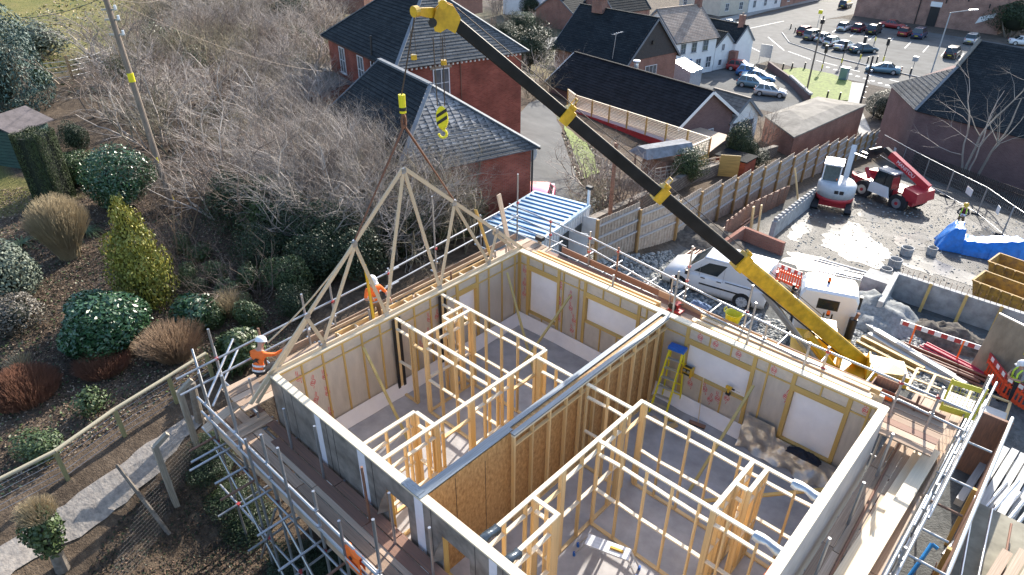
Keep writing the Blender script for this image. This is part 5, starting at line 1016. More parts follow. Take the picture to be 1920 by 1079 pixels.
# brick house with black boarded gable
GA, GB, GC = at(1176.5, 117, -4), at(1269, 98.5, -4), at(1028.6, 86, -4); ug = (GB-GA).normalized()
gb = Bld('brick_house', 'brick house with a black weatherboarded gable and dark roof', GA, ug, (GB-GA).length, (GC-GA).length, -10, -4, 0.2, brick_d, slate_d, False, False, 22, .35)
for k in range(12):
    f = k/12.; z = -3.95+f*4.0; hw = gb.lu/2*(1-f)*.96; beam('weatherboard', gb.P(gb.lu/2-hw, -.06-.01*(k % 2), z+.17), gb.P(gb.lu/2+hw, -.06-.01*(k % 2), z+.17), .05, .36, wb_m, gb.t)
slab('vent', *(lambda q: (q-V((.2, .2, .2)), q+V((.2, .2, .2))))(gb.P(gb.lu*.45, -.05, -2.3)), black, gb.t)
window(gb.t, gb.P(gb.lu*.37, 0, -6.4), gb.U, 1.9, 1.5, 3, 1, out=-gb.W)
tube('aerial_pole', gb.P(-.1, 2.2, -4), gb.P(.2, 2.2, -1.2), .04, galv, gb.t); tube('aerial_boom', gb.P(-.4, 2.2, -1.4), gb.P(1.2, 2.2, -1.25), .03, galv, gb.t)
for k in range(5): tube('aerial_rod', gb.P(-.3+k*.35, 1.9, -1.36+.03*k), gb.P(-.3+k*.35, 2.5, -1.36+.03*k), .015, galv, gb.t)
MB().lathe([(.02, 0), (.3, .05), (.5, .2), (.02, .04)], gb.P(-.4, .9, -4.7), 14, 'x').build('satellite_dish', white_p, gb.t, True)
chimney(gb.t, gb.P(gb.lu*.45, gb.lv*.72, -.3), 1.5, 1.5, brick_d, 3)
# bungalow
BA, BB, BC = at(1271, 237, -2.5), at(1384, 228, -2.5), at(1080, 152, -2.5); wdir = ray(-60, -205); ub = V((wdir.y, -wdir.x, 0)).normalized()
ub = ub if ub.dot(BB-BA) > 0 else -ub
bg = Bld('bungalow', 'bungalow with a long dark tiled roof and white barge boards behind the deck', BA, ub, 6.2, 15.6, -6.6, -2.4, -.35, brick_p, mat('tile_black', (.020, .022, .026), .85, spec=.1, var=.4, scale=1.5, bump=.3, bscale=7, world=True), False, False, 15, .35, 1 if V((-ub.y, ub.x, 0)).dot(BC-BA) > 0 else -1, trim)
window(bg.t, bg.P(2.6, 0, -4.6), bg.U, 1.5, 1.2, 2, 1, out=-bg.W)
q0 = bg.P(bg.lu*.72, 9.3, -1.0); tube('flue', q0, q0+V((0, 0, .8)), .2, alu, bg.t); tube('flue_cap', q0+V((0, 0, .8)), q0+V((0, 0, 1.0)), .3, alu, bg.t)
pr = Bld('tiled_porch', 'porch with a brown tiled roof beside the bungalow gable', bg.P(bg.lu+.1, .2, 0), -bg.W if False else bg.U, 3.6, 3.2, -6.6, -3.2, -1.7, render_w, mat('tile_brown', (.20, .165, .14), .8, var=.4, scale=3, bump=.3, world=True), False, False, 8, .25, 1 if V((-bg.U.y, bg.U.x, 0)).dot(bg.W) > 0 else -1)
window(pr.t, pr.P(.4, 0, -5), pr.U, 2.6, 1.5, 3, 1, out=-pr.W)
# white house, two white gables
HA, HB = at(1263.5, 147, -10), at(1334.6, 134, -10); uh = (HB-HA).normalized()
wh = Bld('white_house', 'white rendered house with blue door and pale tiled roof', HA-uh*.3, V((uh.y, -uh.x, 0))*-1, 8.2, (HB-HA).length+.3, -10, -5.1, -1.6, render_w, tile_l, False, False, 24, .3, -1)
fx = lambda u, z: V((HA.x+uh.x*u, HA.y+uh.y*u, z)); no_ = V((uh.y, -uh.x, 0))
for u, z, w2, h2 in ((.6, -6.9, .9, 1.3), (2.7, -6.9, .9, 1.3), (4.9, -6.9, .95, 1.35), (3.9, -9.3, .95, 1.4), (5.9, -9.3, 1.0, 1.5), (.0, -9.3, .5, 1.1)): window(wh.t, fx(u, z)+no_*.02, uh, w2, h2, 2, 2, trim if z < -8 else MATS['machine_grey'], out=no_)
dr = MB().prism([fx(1.9, -10)+no_*.02, fx(3.0, -10)+no_*.02, fx(3.0, -7.75)+no_*.02, fx(1.9, -7.75)+no_*.02], no_*.06).build('door', bluedoor, wh.t); MB().prism([fx(2.2, -9.2)+no_*.09, fx(2.7, -9.2)+no_*.09, fx(2.7, -8.1)+no_*.09, fx(2.2, -8.1)+no_*.09], no_*.01).build('door_glass', wglass, dr)
chimney(wh.t, wh.P(4.1, wh.lv-.2, -2.0), .9, 1.6, brick_d, 1)
for k, (a, b2, z1, z2) in enumerate((((1335.7, 133), (1369, 126), -6.6, -5.0), ((1372, 127), (1404, 121), -6.4, -4.4))):
    A1, B1 = at(*a, -10), at(*b2, -10); u1 = (B1-A1).normalized(); cg = Bld('white_cottage', ('white gabled cottage next to the white house', 'white gabled cottage with a chimney at the road end')[k], A1-V((-u1.y, u1.x, 0))*0, u1, (B1-A1).length, 7, -10, z1, z2, render_w, slate_d, False, False, 10, .15)
    window(cg.t, cg.P(1.3, 0, -7.4), cg.U, .6, .9, 2, 1, out=-cg.W) if k == 0 else None; window(cg.t, cg.P(1.0, 0, -9.4), cg.U, .7, .8, 1, 1, out=-cg.W) if k == 0 else chimney(cg.t, cg.P(1.8, 1.0, -4.9), .8, 1.7, brick_d, 1)
slab('brick_porch_wall', *(lambda q: (q-V((.5, .5, 0)), q+V((.5, .5, 2.4))))(at(1371, 128, -10)), brick_d, cg.t)
gl = at(1285, 162, -9.9); cv = thing('conservatory', 'glass roofed lean-to at the foot of the brick gable house', 'conservatory', gl)
MB().hexa([gl+V(q) for q in ((-1.6, -1.5, 0), (1.3, -1.5, 0), (1.3, 1.5, 0), (-1.6, 1.5, 0), (-1.6, -1.5, 3.2), (1.3, -1.5, 2.2), (1.3, 1.5, 2.2), (-1.6, 1.5, 3.2))]).build('glazing', MATS['glass_pale'], cv)
for y in (-1.5, -.75, 0, .75, 1.5): beam('glazing_bar', gl+V((-1.6, y, 3.22)), gl+V((1.35, y, 2.22)), .08, .08, trim, cv)
# flat roofed brick building, dark building on the right, mill, distant terraces
FR = [at(*q, -4.) for q in ((1490, 256), (1622, 197), (1533, 182), (1436, 217))]
t = thing('brick_store', 'flat mossy roofed brick store beyond the timber fence', 'building', (FR[0]+FR[2])/2-V((0, 0, 4)))
MB().loft([[V((p.x, p.y, -9.8)) for p in FR], [V((p.x, p.y, -4.12)) for p in FR]]).build('wall', brick_d, t); cen = sum(FR, V())/4
MB().loft([[V(cen.lerp(p, 1.03))-V((0, 0, .12)) for p in FR], [V(cen.lerp(p, 1.03)) for p in FR], [cen.lerp(p, .5)+V((0, 0, .35)) for p in FR]]).build('roof', moss, t)
K1, K2, K3 = at(1720, 207, -3.6), at(1673, 160, -3.6), at(1990, 275, -3.6); R0, R1 = at(1795, 127, -.4), at(1837, 77, -.4); R2 = R1+V((16, -1, 0))
t = thing('slate_roofed_hall', 'dark brick hall with a big slate roof behind the bare tree', 'building', (5, 70, -10))
MB().loft([[V((p.x, p.y, z)) for p in (K1, K3, K3+V((2, 26, 0)), K2+V((2, 14, 0)), K2)] for z in (-10, -3.7)]).build('wall', brick_p, t)
slope(K2+V((-.3, 0, 0)), K1+V((-.1, -.3, 0)), R0, R0, 14, slate, t); pn = (K3-K1).cross(R0-K1).normalized()  # lit triangle of the hall roof takes the sunlit slate copy
def onp(u, v): d = ray(u, v); return CAM+d*((K1-CAM).dot(pn)/d.dot(pn))
R1, R2 = onp(1837, 77), onp(1990, 104); pn = pn if pn.z > 0 else -pn
MB().prism([K1+V((-.1, -.3, 0)), K3+V((0, -.3, 0)), R2, R1, R0], -pn*.08).build('roof_slope', slate_d, t)  # face in shade takes the dark slate copy
for k in range(24):
    f = k/24; a, b2 = (K1.lerp(R0, f/.62) if f < .62 else R0.lerp(R1, (f-.62)/.38)), K3.lerp(R2, f); beam('slate_course', a+pn*.02, b2+pn*.02, .06, .03, slate_d, t, pn)
MB().prism([R1, R2, R2+V((3, 12, -4)), R1+V((-1, 12, -4))], V((0, 0, -.1))).build('rear_slope', slate_d, t)
beam('hip_flashing', K1+V((-.1, -.3, .06)), R0+V((0, 0, .08)), .25, .06, lead, t); beam('ridge', R0+V((0, 0, .1)), R1+V((0, 0, .1)), .3, .12, moss, t)
m0, m1 = at(1600, 30, -10), at(1868, 66, -10); ml = thing('brick_mill', 'tall old brick mill wall facing the town car park', 'building', (m0+m1)/2)
um_ = (m1-m0).normalized(); nm_ = V((um_.y, -um_.x, 0)); MB().loft([[m0, m1, m1-nm_*14, m0-nm_*14], [p+V((0, 0, 11)) for p in (m0, m1, m1-nm_*14, m0-nm_*14)]]).build('wall', brick_m, ml)
for k in range(7): q = m0+um_*(2+k*3.6); beam('tie_plate', q+nm_*.05+V((0, 0, 4.2+(k % 2)*.7)), q+nm_*.05+V((0, 0, 4.9+(k % 2)*.7)), .2, .06, black, ml, nm_)
q = m0+um_*14.; dq = MB().prism([q+nm_*.05, q+um_*1.7+nm_*.05, q+um_*1.7+nm_*.05+V((0, 0, 3.4)), q+nm_*.05+V((0, 0, 3.4))], nm_*.06).build('door', black, ml)
MB().prism([q+nm_*.12+V((0, 0, 3.45))-um_*.1, q+um_*1.9+nm_*.12+V((0, 0, 3.45)), q+um_*1.9+nm_*.12+V((0, 0, 4.3)), q+nm_*.12+V((0, 0, 4.3))-um_*.1], nm_*.08).build('sign_board', white_p, ml)
tube('down_pipe', m0+um_*12+nm_*.1, m0+um_*12+nm_*.1+V((0, 0, 11)), .1, black, ml); pp = m0+um_*22.2; MB().prism([pp+nm_*.012+V((0, 0, 1.4)), pp+um_*2.6+nm_*.012+V((0, 0, 2.6)), pp+um_*2.9+nm_*.012+V((0, 0, 3.6)), pp+um_*.4+nm_*.012+V((0, 0, 2.6))], nm_*.004).build('render_patch', render_w, ml)
def terrace(a, b2, h, zr, dep, wm, lab, wins, z0=-10, rm=slate_d, nm='terrace_house'):
    A1, B1 = at(*a, z0), at(*b2, z0); u1 = (B1-A1).normalized(); n1 = V((-u1.y, u1.x, 0)); q = Bld(nm, lab, A1, n1, dep, (B1-A1).length, z0, z0+h, z0+zr, wm, rm, False, False, 12, .2, -1)
    L_ = (B1-A1).length; no1 = -n1
    for k in range(wins):
        for z in (.9, 3.5):
            if z+1.4 < h: window(q.t, V((A1.x, A1.y, z0+z))+u1*(L_*(k+.35)/wins)+no1*.02, u1, 1.0, 1.4, 2, 2, out=no1)
    return q
terrace((1272, 16), (1345, 30), 5.5, 8, 8, render_c, 'cream terrace house left of the street corner', 3); terrace((1348, 31), (1400, 25), 5.5, 8.5, 8, render_c, 'cream terrace house facing the street behind the white house', 2); terrace((1402, 25), (1462, 14), 6, 9, 9, render_w, 'white terrace house at the far side of the street', 3); terrace((1464, 14), (1545, -6), 6, 9, 9, brick_m, 'dull terrace house at the far left of the road junction', 3)
q = terrace((1150, 62), (1215, 52), 3.4, 7.5, 9, brick_d, 'dark roofed brick house behind the black boarded gable', 0); chimney(q.t, q.P(4, 2, -3.5), 1.3, 1.8)
q = terrace((1075, 60), (1140, 46), 3, 6, 9, brick_d, 'low brick house with chimneys behind the boarded gable house', 0); chimney(q.t, q.P(4, 2, -4.8), 1.4, 1.7)
q = terrace((1015, 35), (1068, 20), 4, 7, 9, render_w, 'pale house with a domed roof at the back of the town', 0)
q = terrace((840, 36), (905, 24), 3, 3.6, 10, brick_d, 'flat topped mossy house behind the big chimney', 0, -6, moss)
q = terrace((590, 22), (685, 30), 2.5, 3.2, 8, brick_d, 'low stone roofed outbuilding behind the red house', 0, 0.5, moss)
# deck with slatted balustrade
dk = thing('garden_deck', 'raised garden deck with a slatted timber balustrade beside the bungalow', 'deck', at(1200, 250, -4))
Zr = -2.; pts = [at(1065.6, 168.6, Zr), at(1080.5, 179.7, Zr), at(1332.5, 259.4, Zr), at(1288, 278, Zr)]
Hh = 1.05
for i, (a, b2) in enumerate(zip(pts, pts[1:])):
    n_ = max(1, round((b2-a).length/2.0))
    for k in range(n_+1):
        q = a.lerp(b2, k/n_); beam('post', q-V((0, 0, Hh+.6)), q+V((0, 0, .06)), .11, .11, wood_y, dk)
    for k in range(9): f = k*Hh/9+.1; beam('slat', a-V((0, 0, f)), b2-V((0, 0, f)), .025, .055, wood_p, dk)
    beam('hand_rail', a+V((0, 0, .02)), b2+V((0, 0, .02)), .12, .05, wood_p, dk); beam('fascia', a-V((0, 0, Hh+.12)), b2-V((0, 0, Hh+.12)), .04, .22, trim if i == 1 else wood_y, dk); beam('base_wall', a-V((0, 0, Hh+1.1)), b2-V((0, 0, Hh+1.1)), .2, 1.7, redpaint if i == 1 else wood_y, dk)
fd = pts[1]+(pts[3]-pts[2]); MB().prism([pts[1], pts[2], pts[2]+V((-.6, 4.5, 0)), pts[1]+V((-.6, 3.5, 0))], V((0, 0, -.06))).build('decking', board_w, dk, False, Matrix.Translation(V((0, 0, -Hh))))
p = gnd(1238, 330); t = thing('log_store', 'felt roofed log store below the garden deck', 'shed', p)
for a in (-1.6, 1.6):
    for b2 in (-.5, .5): beam('post', p+V((a*.6, a*.75+b2, 0)), p+V((a*.6, a*.75+b2, 1.7)), .1, .1, wood_br, t)
MB().hexa([p+V(q) for q in ((-1.6, -1.6, 1.7), (.2, -2.2, 1.7), (1.6, 1.2, 1.7), (-.3, 1.9, 1.7), (-1.0, -1.5, 2.15), (-.2, -1.8, 2.2), (1.2, 1.3, 2.2), (.3, 1.7, 2.15))]).build('roof', mat('grey_felt', (.22, .23, .25), .9, var=.4, scale=2, bump=.3, world=True), t); MB().box(p+V((-1, -.8, 0)), p+V((.8, .8, 1.3))).build('logs', wood_br, t)
# stone retaining wall along the drive
sw = MB(); wl_ = [gnd(*q) for q in ((1098, 440), (1150, 415), (1210, 385), (1290, 345), (1370, 318), (1450, 292))]
stone_w = brickmat('rubble_stone', (.19, .17, .15), (.27, .24, .21), (.12, .11, .10), bw=.4, bh=.18, ms=.03, dirty=.6)
for a, b2 in zip(wl_, wl_[1:]): sw.beam(a+V((0, 0, -.5)), b2+V((0, 0, -.5)), .4, 2.6)
tag(sw.build('stone_wall', stone_w), 'old rubble stone wall between the drive and the timber fence', 'wall')
# garden shed
p = gnd(62, 312); t = thing('garden_shed', 'dark green timber shed with a felt roof in the left garden', 'shed', p); e1 = (at(112, 292, p.z+.2)-at(50, 318, p.z+.2)); e1.z = 0; e1.normalize(); e2 = V((-e1.y, e1.x, 0)); e2 = e2 if e2.x < 0 else -e2
cg_ = at(48, 318, p.z); SP = lambda u, v_, z: V((cg_.x, cg_.y, p.z))+e1*u+e2*v_+V((0, 0, z)); green = mat('green_stain', (.03, .075, .06), .8, var=.4, scale=3, stretch=(1, 1, 5), bump=.2, world=True, col2=(.02, .045, .04)); greenl = mat('green_boards', (.10, .16, .135), .75, var=.35, scale=3, bump=.2, rnd=.15)
Ls, Ws = 1.9, 2.3
MB().hexa([SP(*q) for q in ((0, 0, -.3), (Ls, 0, -.3), (Ls, Ws, -.3), (0, Ws, -.3), (0, 0, 1.75), (Ls, 0, 1.75), (Ls, Ws, 1.75), (0, Ws, 1.75))]).build('wall', green, t)
for k in range(11): beam('cladding_board', SP(.02, -.02, .1+k*.155), SP(Ls-.02, -.02, .1+k*.155), .03, .14, greenl, t); beam('cladding_board', SP(-.02, .02, .1+k*.155), SP(-.02, Ws-.02, .1+k*.155), .03, .14, green, t)
beam('corner_post', SP(-.03, -.04, -.2), SP(-.03, -.04, 1.75), .08, .08, tube_r, t); beam('window', SP(.75, -.045, .75), SP(.75, -.045, 1.55), .5, .03, wood_p, t, -e2)
sfelt = mat('shed_felt', (.13, .11, .11), .95, var=.3, scale=3, bump=.3, world=True)
for sg, (v0, v1) in ((0, (-.25, Ws/2)), (1, (Ws+.25, Ws/2))): MB().prism([SP(-.2, v0, 1.7), SP(Ls+.2, v0, 1.7), SP(Ls+.2, v1, 2.25), SP(-.2, v1, 2.25)], V((0, 0, .05))).build('roof_slope', sfelt, t)
# ------------------------------------------------------------------ vegetation
def leafmat(name, c, c2, rough=.5, sc=9., spec=.4):
    m = mat(name, c, rough, var=.3, scale=sc, bump=0, col2=c2, rnd=.12, spec=spec, detail=3)
    return m
def prisms(P0, P1, R0, R1):
    P0, P1 = np.asarray(P0, float), np.asarray(P1, float); R0, R1 = np.asarray(R0, float)[:, None], np.asarray(R1, float)[:, None]
    d = P1-P0; L = np.linalg.norm(d, axis=1, keepdims=True)+1e-9; d = d/L; up = np.tile([0., 0, 1], (len(d), 1)); up[np.abs(d[:, 2]) > .9] = [1, 0, 0]
    x = np.cross(up, d); x /= np.linalg.norm(x, axis=1, keepdims=True)+1e-9; y = np.cross(d, x); vs = []
    for P, R in ((P0, R0), (P1, R1)):
        for a in (0, 2.094, 4.189): vs.append(P+x*R*math.cos(a)+y*R*math.sin(a))
    v = np.stack(vs, 1).reshape(-1, 3); n_ = len(P0); b = (np.arange(n_)*6)[:, None]
    f = np.concatenate([b+np.array([[i, (i+1) % 3, 3+(i+1) % 3, 3+i]]) for i in range(3)], 0)
    return v, f
def npmesh(name, v, f, mats, mi=None, smooth=False):
    me = bpy.data.meshes.new(name); v = np.asarray(v, np.float32); f = np.asarray(f, np.int32); me.vertices.add(len(v)); me.vertices.foreach_set('co', v.ravel())
    k = f.shape[1]; me.loops.add(f.size); me.loops.foreach_set('vertex_index', f.ravel()); me.polygons.add(len(f)); me.polygons.foreach_set('loop_start', np.arange(len(f), dtype=np.int32)*k)
    for m in mats: me.materials.append(m)
    if mi is not None: me.polygons.foreach_set('material_index', np.asarray(mi, np.int32))
    me.update(calc_edges=True); me.validate(); return me
def grow(seed, stems, h, spread, levels, r0, nside, lean=.0, up=.25, base_r=.15, seglen=.16, start=.2, wig=.25, cr=.62):
    r = np.random.RandomState(seed); S0, S1, A, B = [], [], [], []
    def go(p, d, L, rad_, lev):
        n_ = max(2, int(L/seglen)); q = p.copy(); dd = d/np.linalg.norm(d); pts = [q.copy()]
        for k in range(n_):
            dd = dd+r.normal(0, wig*.35, 3)+np.array([0, 0, up*.12]); dd /= np.linalg.norm(dd); q2 = q+dd*L/n_
            ra, rb = rad_*(1-.75*k/n_), rad_*(1-.75*(k+1)/n_); S0.append(q); S1.append(q2); A.append(ra); B.append(rb); q = q2; pts.append(q.copy())
            if lev > 0 and k/n_ >= start:
                for _ in range(r.poisson(nside/n_)):
                    sd_ = r.normal(0, 1, 3); sd_ -= dd*(sd_@dd); sd_ /= np.linalg.norm(sd_)+1e-9
                    go(q, dd*r.uniform(.5, 1.)+sd_*r.uniform(.5, 1.), L*r.uniform(.3, .55)*(1-.4*k/n_), rb*cr, lev-1)
    for s_ in range(stems):
        a = r.uniform(0, 6.283); rr = base_r*math.sqrt(r.rand()); d = np.array([math.cos(a)*spread*r.rand()+lean, math.sin(a)*spread*r.rand(), 1.])
        go(np.array([math.cos(a)*rr, math.sin(a)*rr, 0.]), d, h*r.uniform(.7, 1.05)*np.linalg.norm(d)*.9, r0*r.uniform(.7, 1.1), levels)
    return prisms(S0, S1, A, B)
def leaves(seed, n_, shape, size, flat=.35, droop=0., asp=.5):
    r = np.random.RandomState(seed); P, N = shape(r, n_); N = N+r.normal(0, flat, P.shape); N /= np.linalg.norm(N, axis=1, keepdims=True)
    t = r.normal(0, 1, P.shape); t[:, 2] -= droop; t -= N*np.sum(t*N, 1, keepdims=True); t /= np.linalg.norm(t, axis=1, keepdims=True); b = np.cross(N, t)
    s_ = size*r.uniform(.6, 1.3, (len(P), 1)); fold = N*s_*.12
    v = np.stack([P-t*s_, P+b*s_*asp-fold, P+t*s_, P-b*s_*asp-fold], 1).reshape(-1, 3); f = (np.arange(len(P))*4)[:, None]+np.arange(4)[None]
    return v, f
def ellip(rx, ry, rz, cz, shell=.25, lump=.25, seed=0):
    rr = np.random.RandomState(seed+99); C = rr.normal(0, 1, (26, 3)); C /= np.linalg.norm(C, axis=1, keepdims=True); am = rr.uniform(-1, 1, 26)
    def sh(r, n_):
        d = r.normal(0, 1, (n_, 3)); d /= np.linalg.norm(d, axis=1, keepdims=True); bump = np.sum(np.exp(-((1-d@C.T)/.10))*am, 1)
        rad_ = (1-shell*r.rand(n_)**1.5)*(1+lump*np.clip(bump, -1, 1)); P = d*rad_[:, None]*[rx, ry, rz]+[0, 0, cz]; P[:, 2] = np.abs(P[:, 2]); N = d/[rx, ry, rz]; N /= np.linalg.norm(N, axis=1, keepdims=True); return P, N
    return sh
def join(parts):
    v, f, o = [], [], 0
    for a, b in parts: v.append(a); f.append(b+o); o += len(a)
    return np.concatenate(v), np.concatenate(f)
def plant(name, lab, cat, loc, meshes, s=1., rz=None, grp=None, sz=None):
    t = thing(name, lab, cat, loc, 0, grp); M = place(loc, random.uniform(0, 6.28) if rz is None else rz, 1.) @ Matrix.Diagonal((s, s, sz or s, 1)); t.matrix_basis = M; W[t] = M
    for nm, me in meshes: o = bpy.data.objects.new(nm, me); COL.objects.link(o); o.parent = t; W[o] = M
    return t
twig = mat('twig_bark', (.46, .40, .35), .75, var=.3, scale=2, bump=0, rnd=.3); twig_d = mat('twig_dark', (.20, .15, .12), .85, var=.3, scale=2, bump=0, rnd=.15); twig_b = mat('twig_brown', (.24, .16, .10), .85, var=.3, scale=2, bump=0, rnd=.15); bark = mat('bark', (.20, .17, .14), .9, var=.4, scale=6, bump=.4)
twig2 = mat('twig_grey', (.38, .33, .295), .8, var=.3, scale=2, bump=0, rnd=.25); twig3 = mat('twig_olive', (.24, .205, .14), .8, var=.3, scale=2, bump=0, rnd=.25)
straw = mat('straw', (.42, .33, .20), .8, var=.3, scale=3, bump=0, rnd=.1); russet = mat('russet_twig', (.22, .10, .06), .85, var=.3, scale=3, bump=0)
lf_dark = leafmat('leaf_dark', (.04, .065, .025), (.015, .03, .013), .5); lf_laurel = leafmat('leaf_laurel', (.05, .115, .045), (.02, .055, .025), .3, spec=.6); lf_gold = leafmat('leaf_gold', (.34, .30, .05), (.12, .14, .03), .5); lf_sage = leafmat('leaf_sage', (.17, .20, .15), (.07, .09, .06), .6)
lf_box = leafmat('leaf_box', (.09, .14, .04), (.035, .065, .02), .5); lf_spr = leafmat('leaf_spruce', (.10, .17, .15), (.04, .075, .065), .6); lf_mid = leafmat('leaf_mid', (.09, .13, .045), (.035, .06, .025), .5); lf_clip = leafmat('leaf_clip', (.06, .085, .025), (.02, .035, .012), .6); core = mat('shrub_shade', (.012, .018, .009), .95, bump=0)  # core: near-black colour standing for shade inside the foliage
def coremesh(rx, ry, rz, cz):  # dark solid put in as the shade between the leaves
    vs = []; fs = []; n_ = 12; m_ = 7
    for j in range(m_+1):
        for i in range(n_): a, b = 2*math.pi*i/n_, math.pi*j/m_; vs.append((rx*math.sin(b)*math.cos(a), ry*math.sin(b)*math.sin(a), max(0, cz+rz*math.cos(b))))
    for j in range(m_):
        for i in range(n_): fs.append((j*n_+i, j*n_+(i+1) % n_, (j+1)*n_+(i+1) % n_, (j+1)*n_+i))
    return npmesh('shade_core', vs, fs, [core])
bare = [npmesh('twigs', *grow(11+k, 17, 1., .6, 2, .0135, 14, .06*(k-1.5), base_r=.35, seglen=.085, wig=.5, cr=.52), [(twig, twig_d, twig2, twig3)[k]]) for k in range(4)]
bare_d = [npmesh('twigs', *grow(31+k, 22, 1., .7, 2, .009, 9, 0, base_r=.35, seglen=.11, wig=.4), [twig_d]) for k in range(2)]
def lshrub(seed, n_, size, m, rx=.5, ry=.5, rz=.5, cz=.5, shell=.3, lump=.25, asp=.5, c=True, flat=.45):
    a = ('crown', npmesh('foliage', *leaves(seed, n_, ellip(rx, ry, rz, cz, shell, lump, seed), size, flat, .2, asp), [m]))
    return [a]+([('crown_shade', coremesh(rx*.6, ry*.6, rz*.6, cz*.95))] if c else [])
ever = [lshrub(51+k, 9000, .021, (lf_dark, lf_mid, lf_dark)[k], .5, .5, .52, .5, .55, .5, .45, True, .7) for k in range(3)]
ivyc = [lshrub(57+k, 2600, .03, (leafmat('leaf_olive', (.14, .145, .055), (.05, .055, .025)), lf_mid)[k], .5, .5, .52, .5, .9, .5, .5, False, .8) for k in range(2)]
stemm = npmesh('stem', *grow(5, 5, .55, .5, 1, .03, 3), [bark])
def inpoly(u, v, P):
    c = False; j = len(P)-1
    for i in range(len(P)):
        if (P[i][1] > v) != (P[j][1] > v) and u < (P[j][0]-P[i][0])*(v-P[i][1])/(P[j][1]-P[i][1])+P[i][0]: c = not c
        j = i
    return c
def scatter(poly, n_, mind, seed, z=None):
    r = random.Random(seed); W3 = [gnd(*q) for q in poly]; P = [(p.x, p.y) for p in W3]; out = []; x0, x1 = min(p[0] for p in P), max(p[0] for p in P); y0, y1 = min(p[1] for p in P), max(p[1] for p in P); tr = 0
    while len(out) < n_ and tr < 8000:
        tr += 1; x, y = r.uniform(x0, x1), r.uniform(y0, y1)
        if inpoly(x, y, P) and all((x-a)**2+(y-b)**2 > mind*mind for a, b in out): out.append((x, y))
    return out
# the bare thicket on the hillside left of the red house
th_poly = [(215, 120), (330, 30), (520, -30), (640, 70), (600, 190), (600, 280), (700, 400), (790, 430), (640, 455), (480, 420), (380, 380), (330, 300), (250, 260)]
for k, (x, y) in enumerate(scatter(th_poly, 230, .95, 3)):
    s_ = random.uniform(2.4, 4.3)
    plant('bare_shrub', 'bare grey twiggy shrub in the thicket between the garden and the red house', 'shrub', (x, y, HN(x, y)-.05), [('twigs', bare[k % 4])], s_*1.15, None, 'bare shrubs of the hillside thicket', s_)
for k, (x, y) in enumerate(scatter(th_poly, 42, 1.6, 44)):
    s_ = random.uniform(1.3, 2.6); plant('ivy_clump', 'leafy green ivy clump growing through the bare thicket', 'shrub', (x, y, HN(x, y)-.1), ivyc[k % 2]+[('stem', stemm)], s_*1.1, None, 'ivy clumps in the thicket', s_)
for k, (x, y) in enumerate(scatter([(560, 330), (640, 330), (760, 395), (850, 415), (850, 455), (720, 480), (600, 450)], 58, .6, 33)):
    s_ = random.uniform(3.2, 4.6); plant('bare_shrub', 'tall bare grey shrub standing over the evergreens in front of the red house', 'shrub', (x, y, HN(x, y)-.05), [('twigs', bare[k % 4])], s_*1.0, None, 'tall bare shrubs in front of the red house', s_)
for k, (x, y) in enumerate(scatter([(250, 330), (330, 420), (420, 470), (520, 560), (440, 620), (330, 560), (260, 430)], 5, 1.2, 61)+scatter([(240, 210), (330, 290), (420, 390), (520, 430), (640, 440), (640, 400), (520, 360), (380, 270), (330, 180), (260, 150)], 40, 1.2, 8)):
    s_ = random.uniform(1.0, 2.0); plant('bramble', 'dark tangled bramble under the bare thicket', 'shrub', (x, y, HN(x, y)-.05), [('twigs', bare_d[k % 2])], s_*1.3, None, 'brambles under the thicket', s_)
for k, (u, v, s_) in enumerate(((470, 420, 2.4), (520, 440, 2.6), (585, 470, 2.4), (640, 480, 2.6), (690, 470, 2.6), (745, 470, 2.8), (800, 460, 2.6), (850, 440, 2.4), (560, 400, 2.2), (640, 420, 2.4), (720, 420, 2.6), (600, 520, 2.0), (660, 520, 2.2), (880, 430, 1.6), (430, 390, 1.8), (505, 500, 1.8), (545, 545, 1.6), (560, 590, 1.2))):
    p = gnd(u, v); plant('evergreen_shrub', 'dark glossy evergreen shrub in the mass behind the left rear scaffold', 'shrub', p-V((0, 0, .1)), ever[k % 3]+[('stem', stemm)], s_*1.05, None, 'evergreen shrubs behind the left rear scaffold', s_)
for k, (x, y) in enumerate(scatter([(430, -20), (620, -10), (640, 60), (560, 70), (470, 40)], 12, 2.6, 5)+scatter([(360, 5), (440, -10), (470, 30), (400, 30)], 4, 3, 15)):
    plant('evergreen_shrub', 'rough green shrub at the back of the hillside thicket', 'shrub', (x, y, HN(x, y)-.1), ever[k % 3]+[('stem', stemm)], random.uniform(3, 4.2), None, 'green shrubs behind the thicket')
for k, (x, y) in enumerate(scatter([(905, 60), (1040, 60), (1030, 120), (985, 150), (960, 120)], 10, 3, 9)+scatter([(920, 10), (1040, 15), (1020, 60), (930, 50)], 8, 4, 12)):
    if k % 3: plant('bare_shrub', 'bare shrub in the gardens behind the red house', 'shrub', (x, y, HN(x, y)), [('twigs', bare[k % 4])], random.uniform(3, 4.5), None, 'bare shrubs behind the red house')
    else: plant('evergreen_shrub', 'round green bush in the gardens behind the red house', 'shrub', (x, y, HN(x, y)), ever[k % 3]+[('stem', stemm)], random.uniform(3.2, 4.6), None, 'green bushes behind the red house')
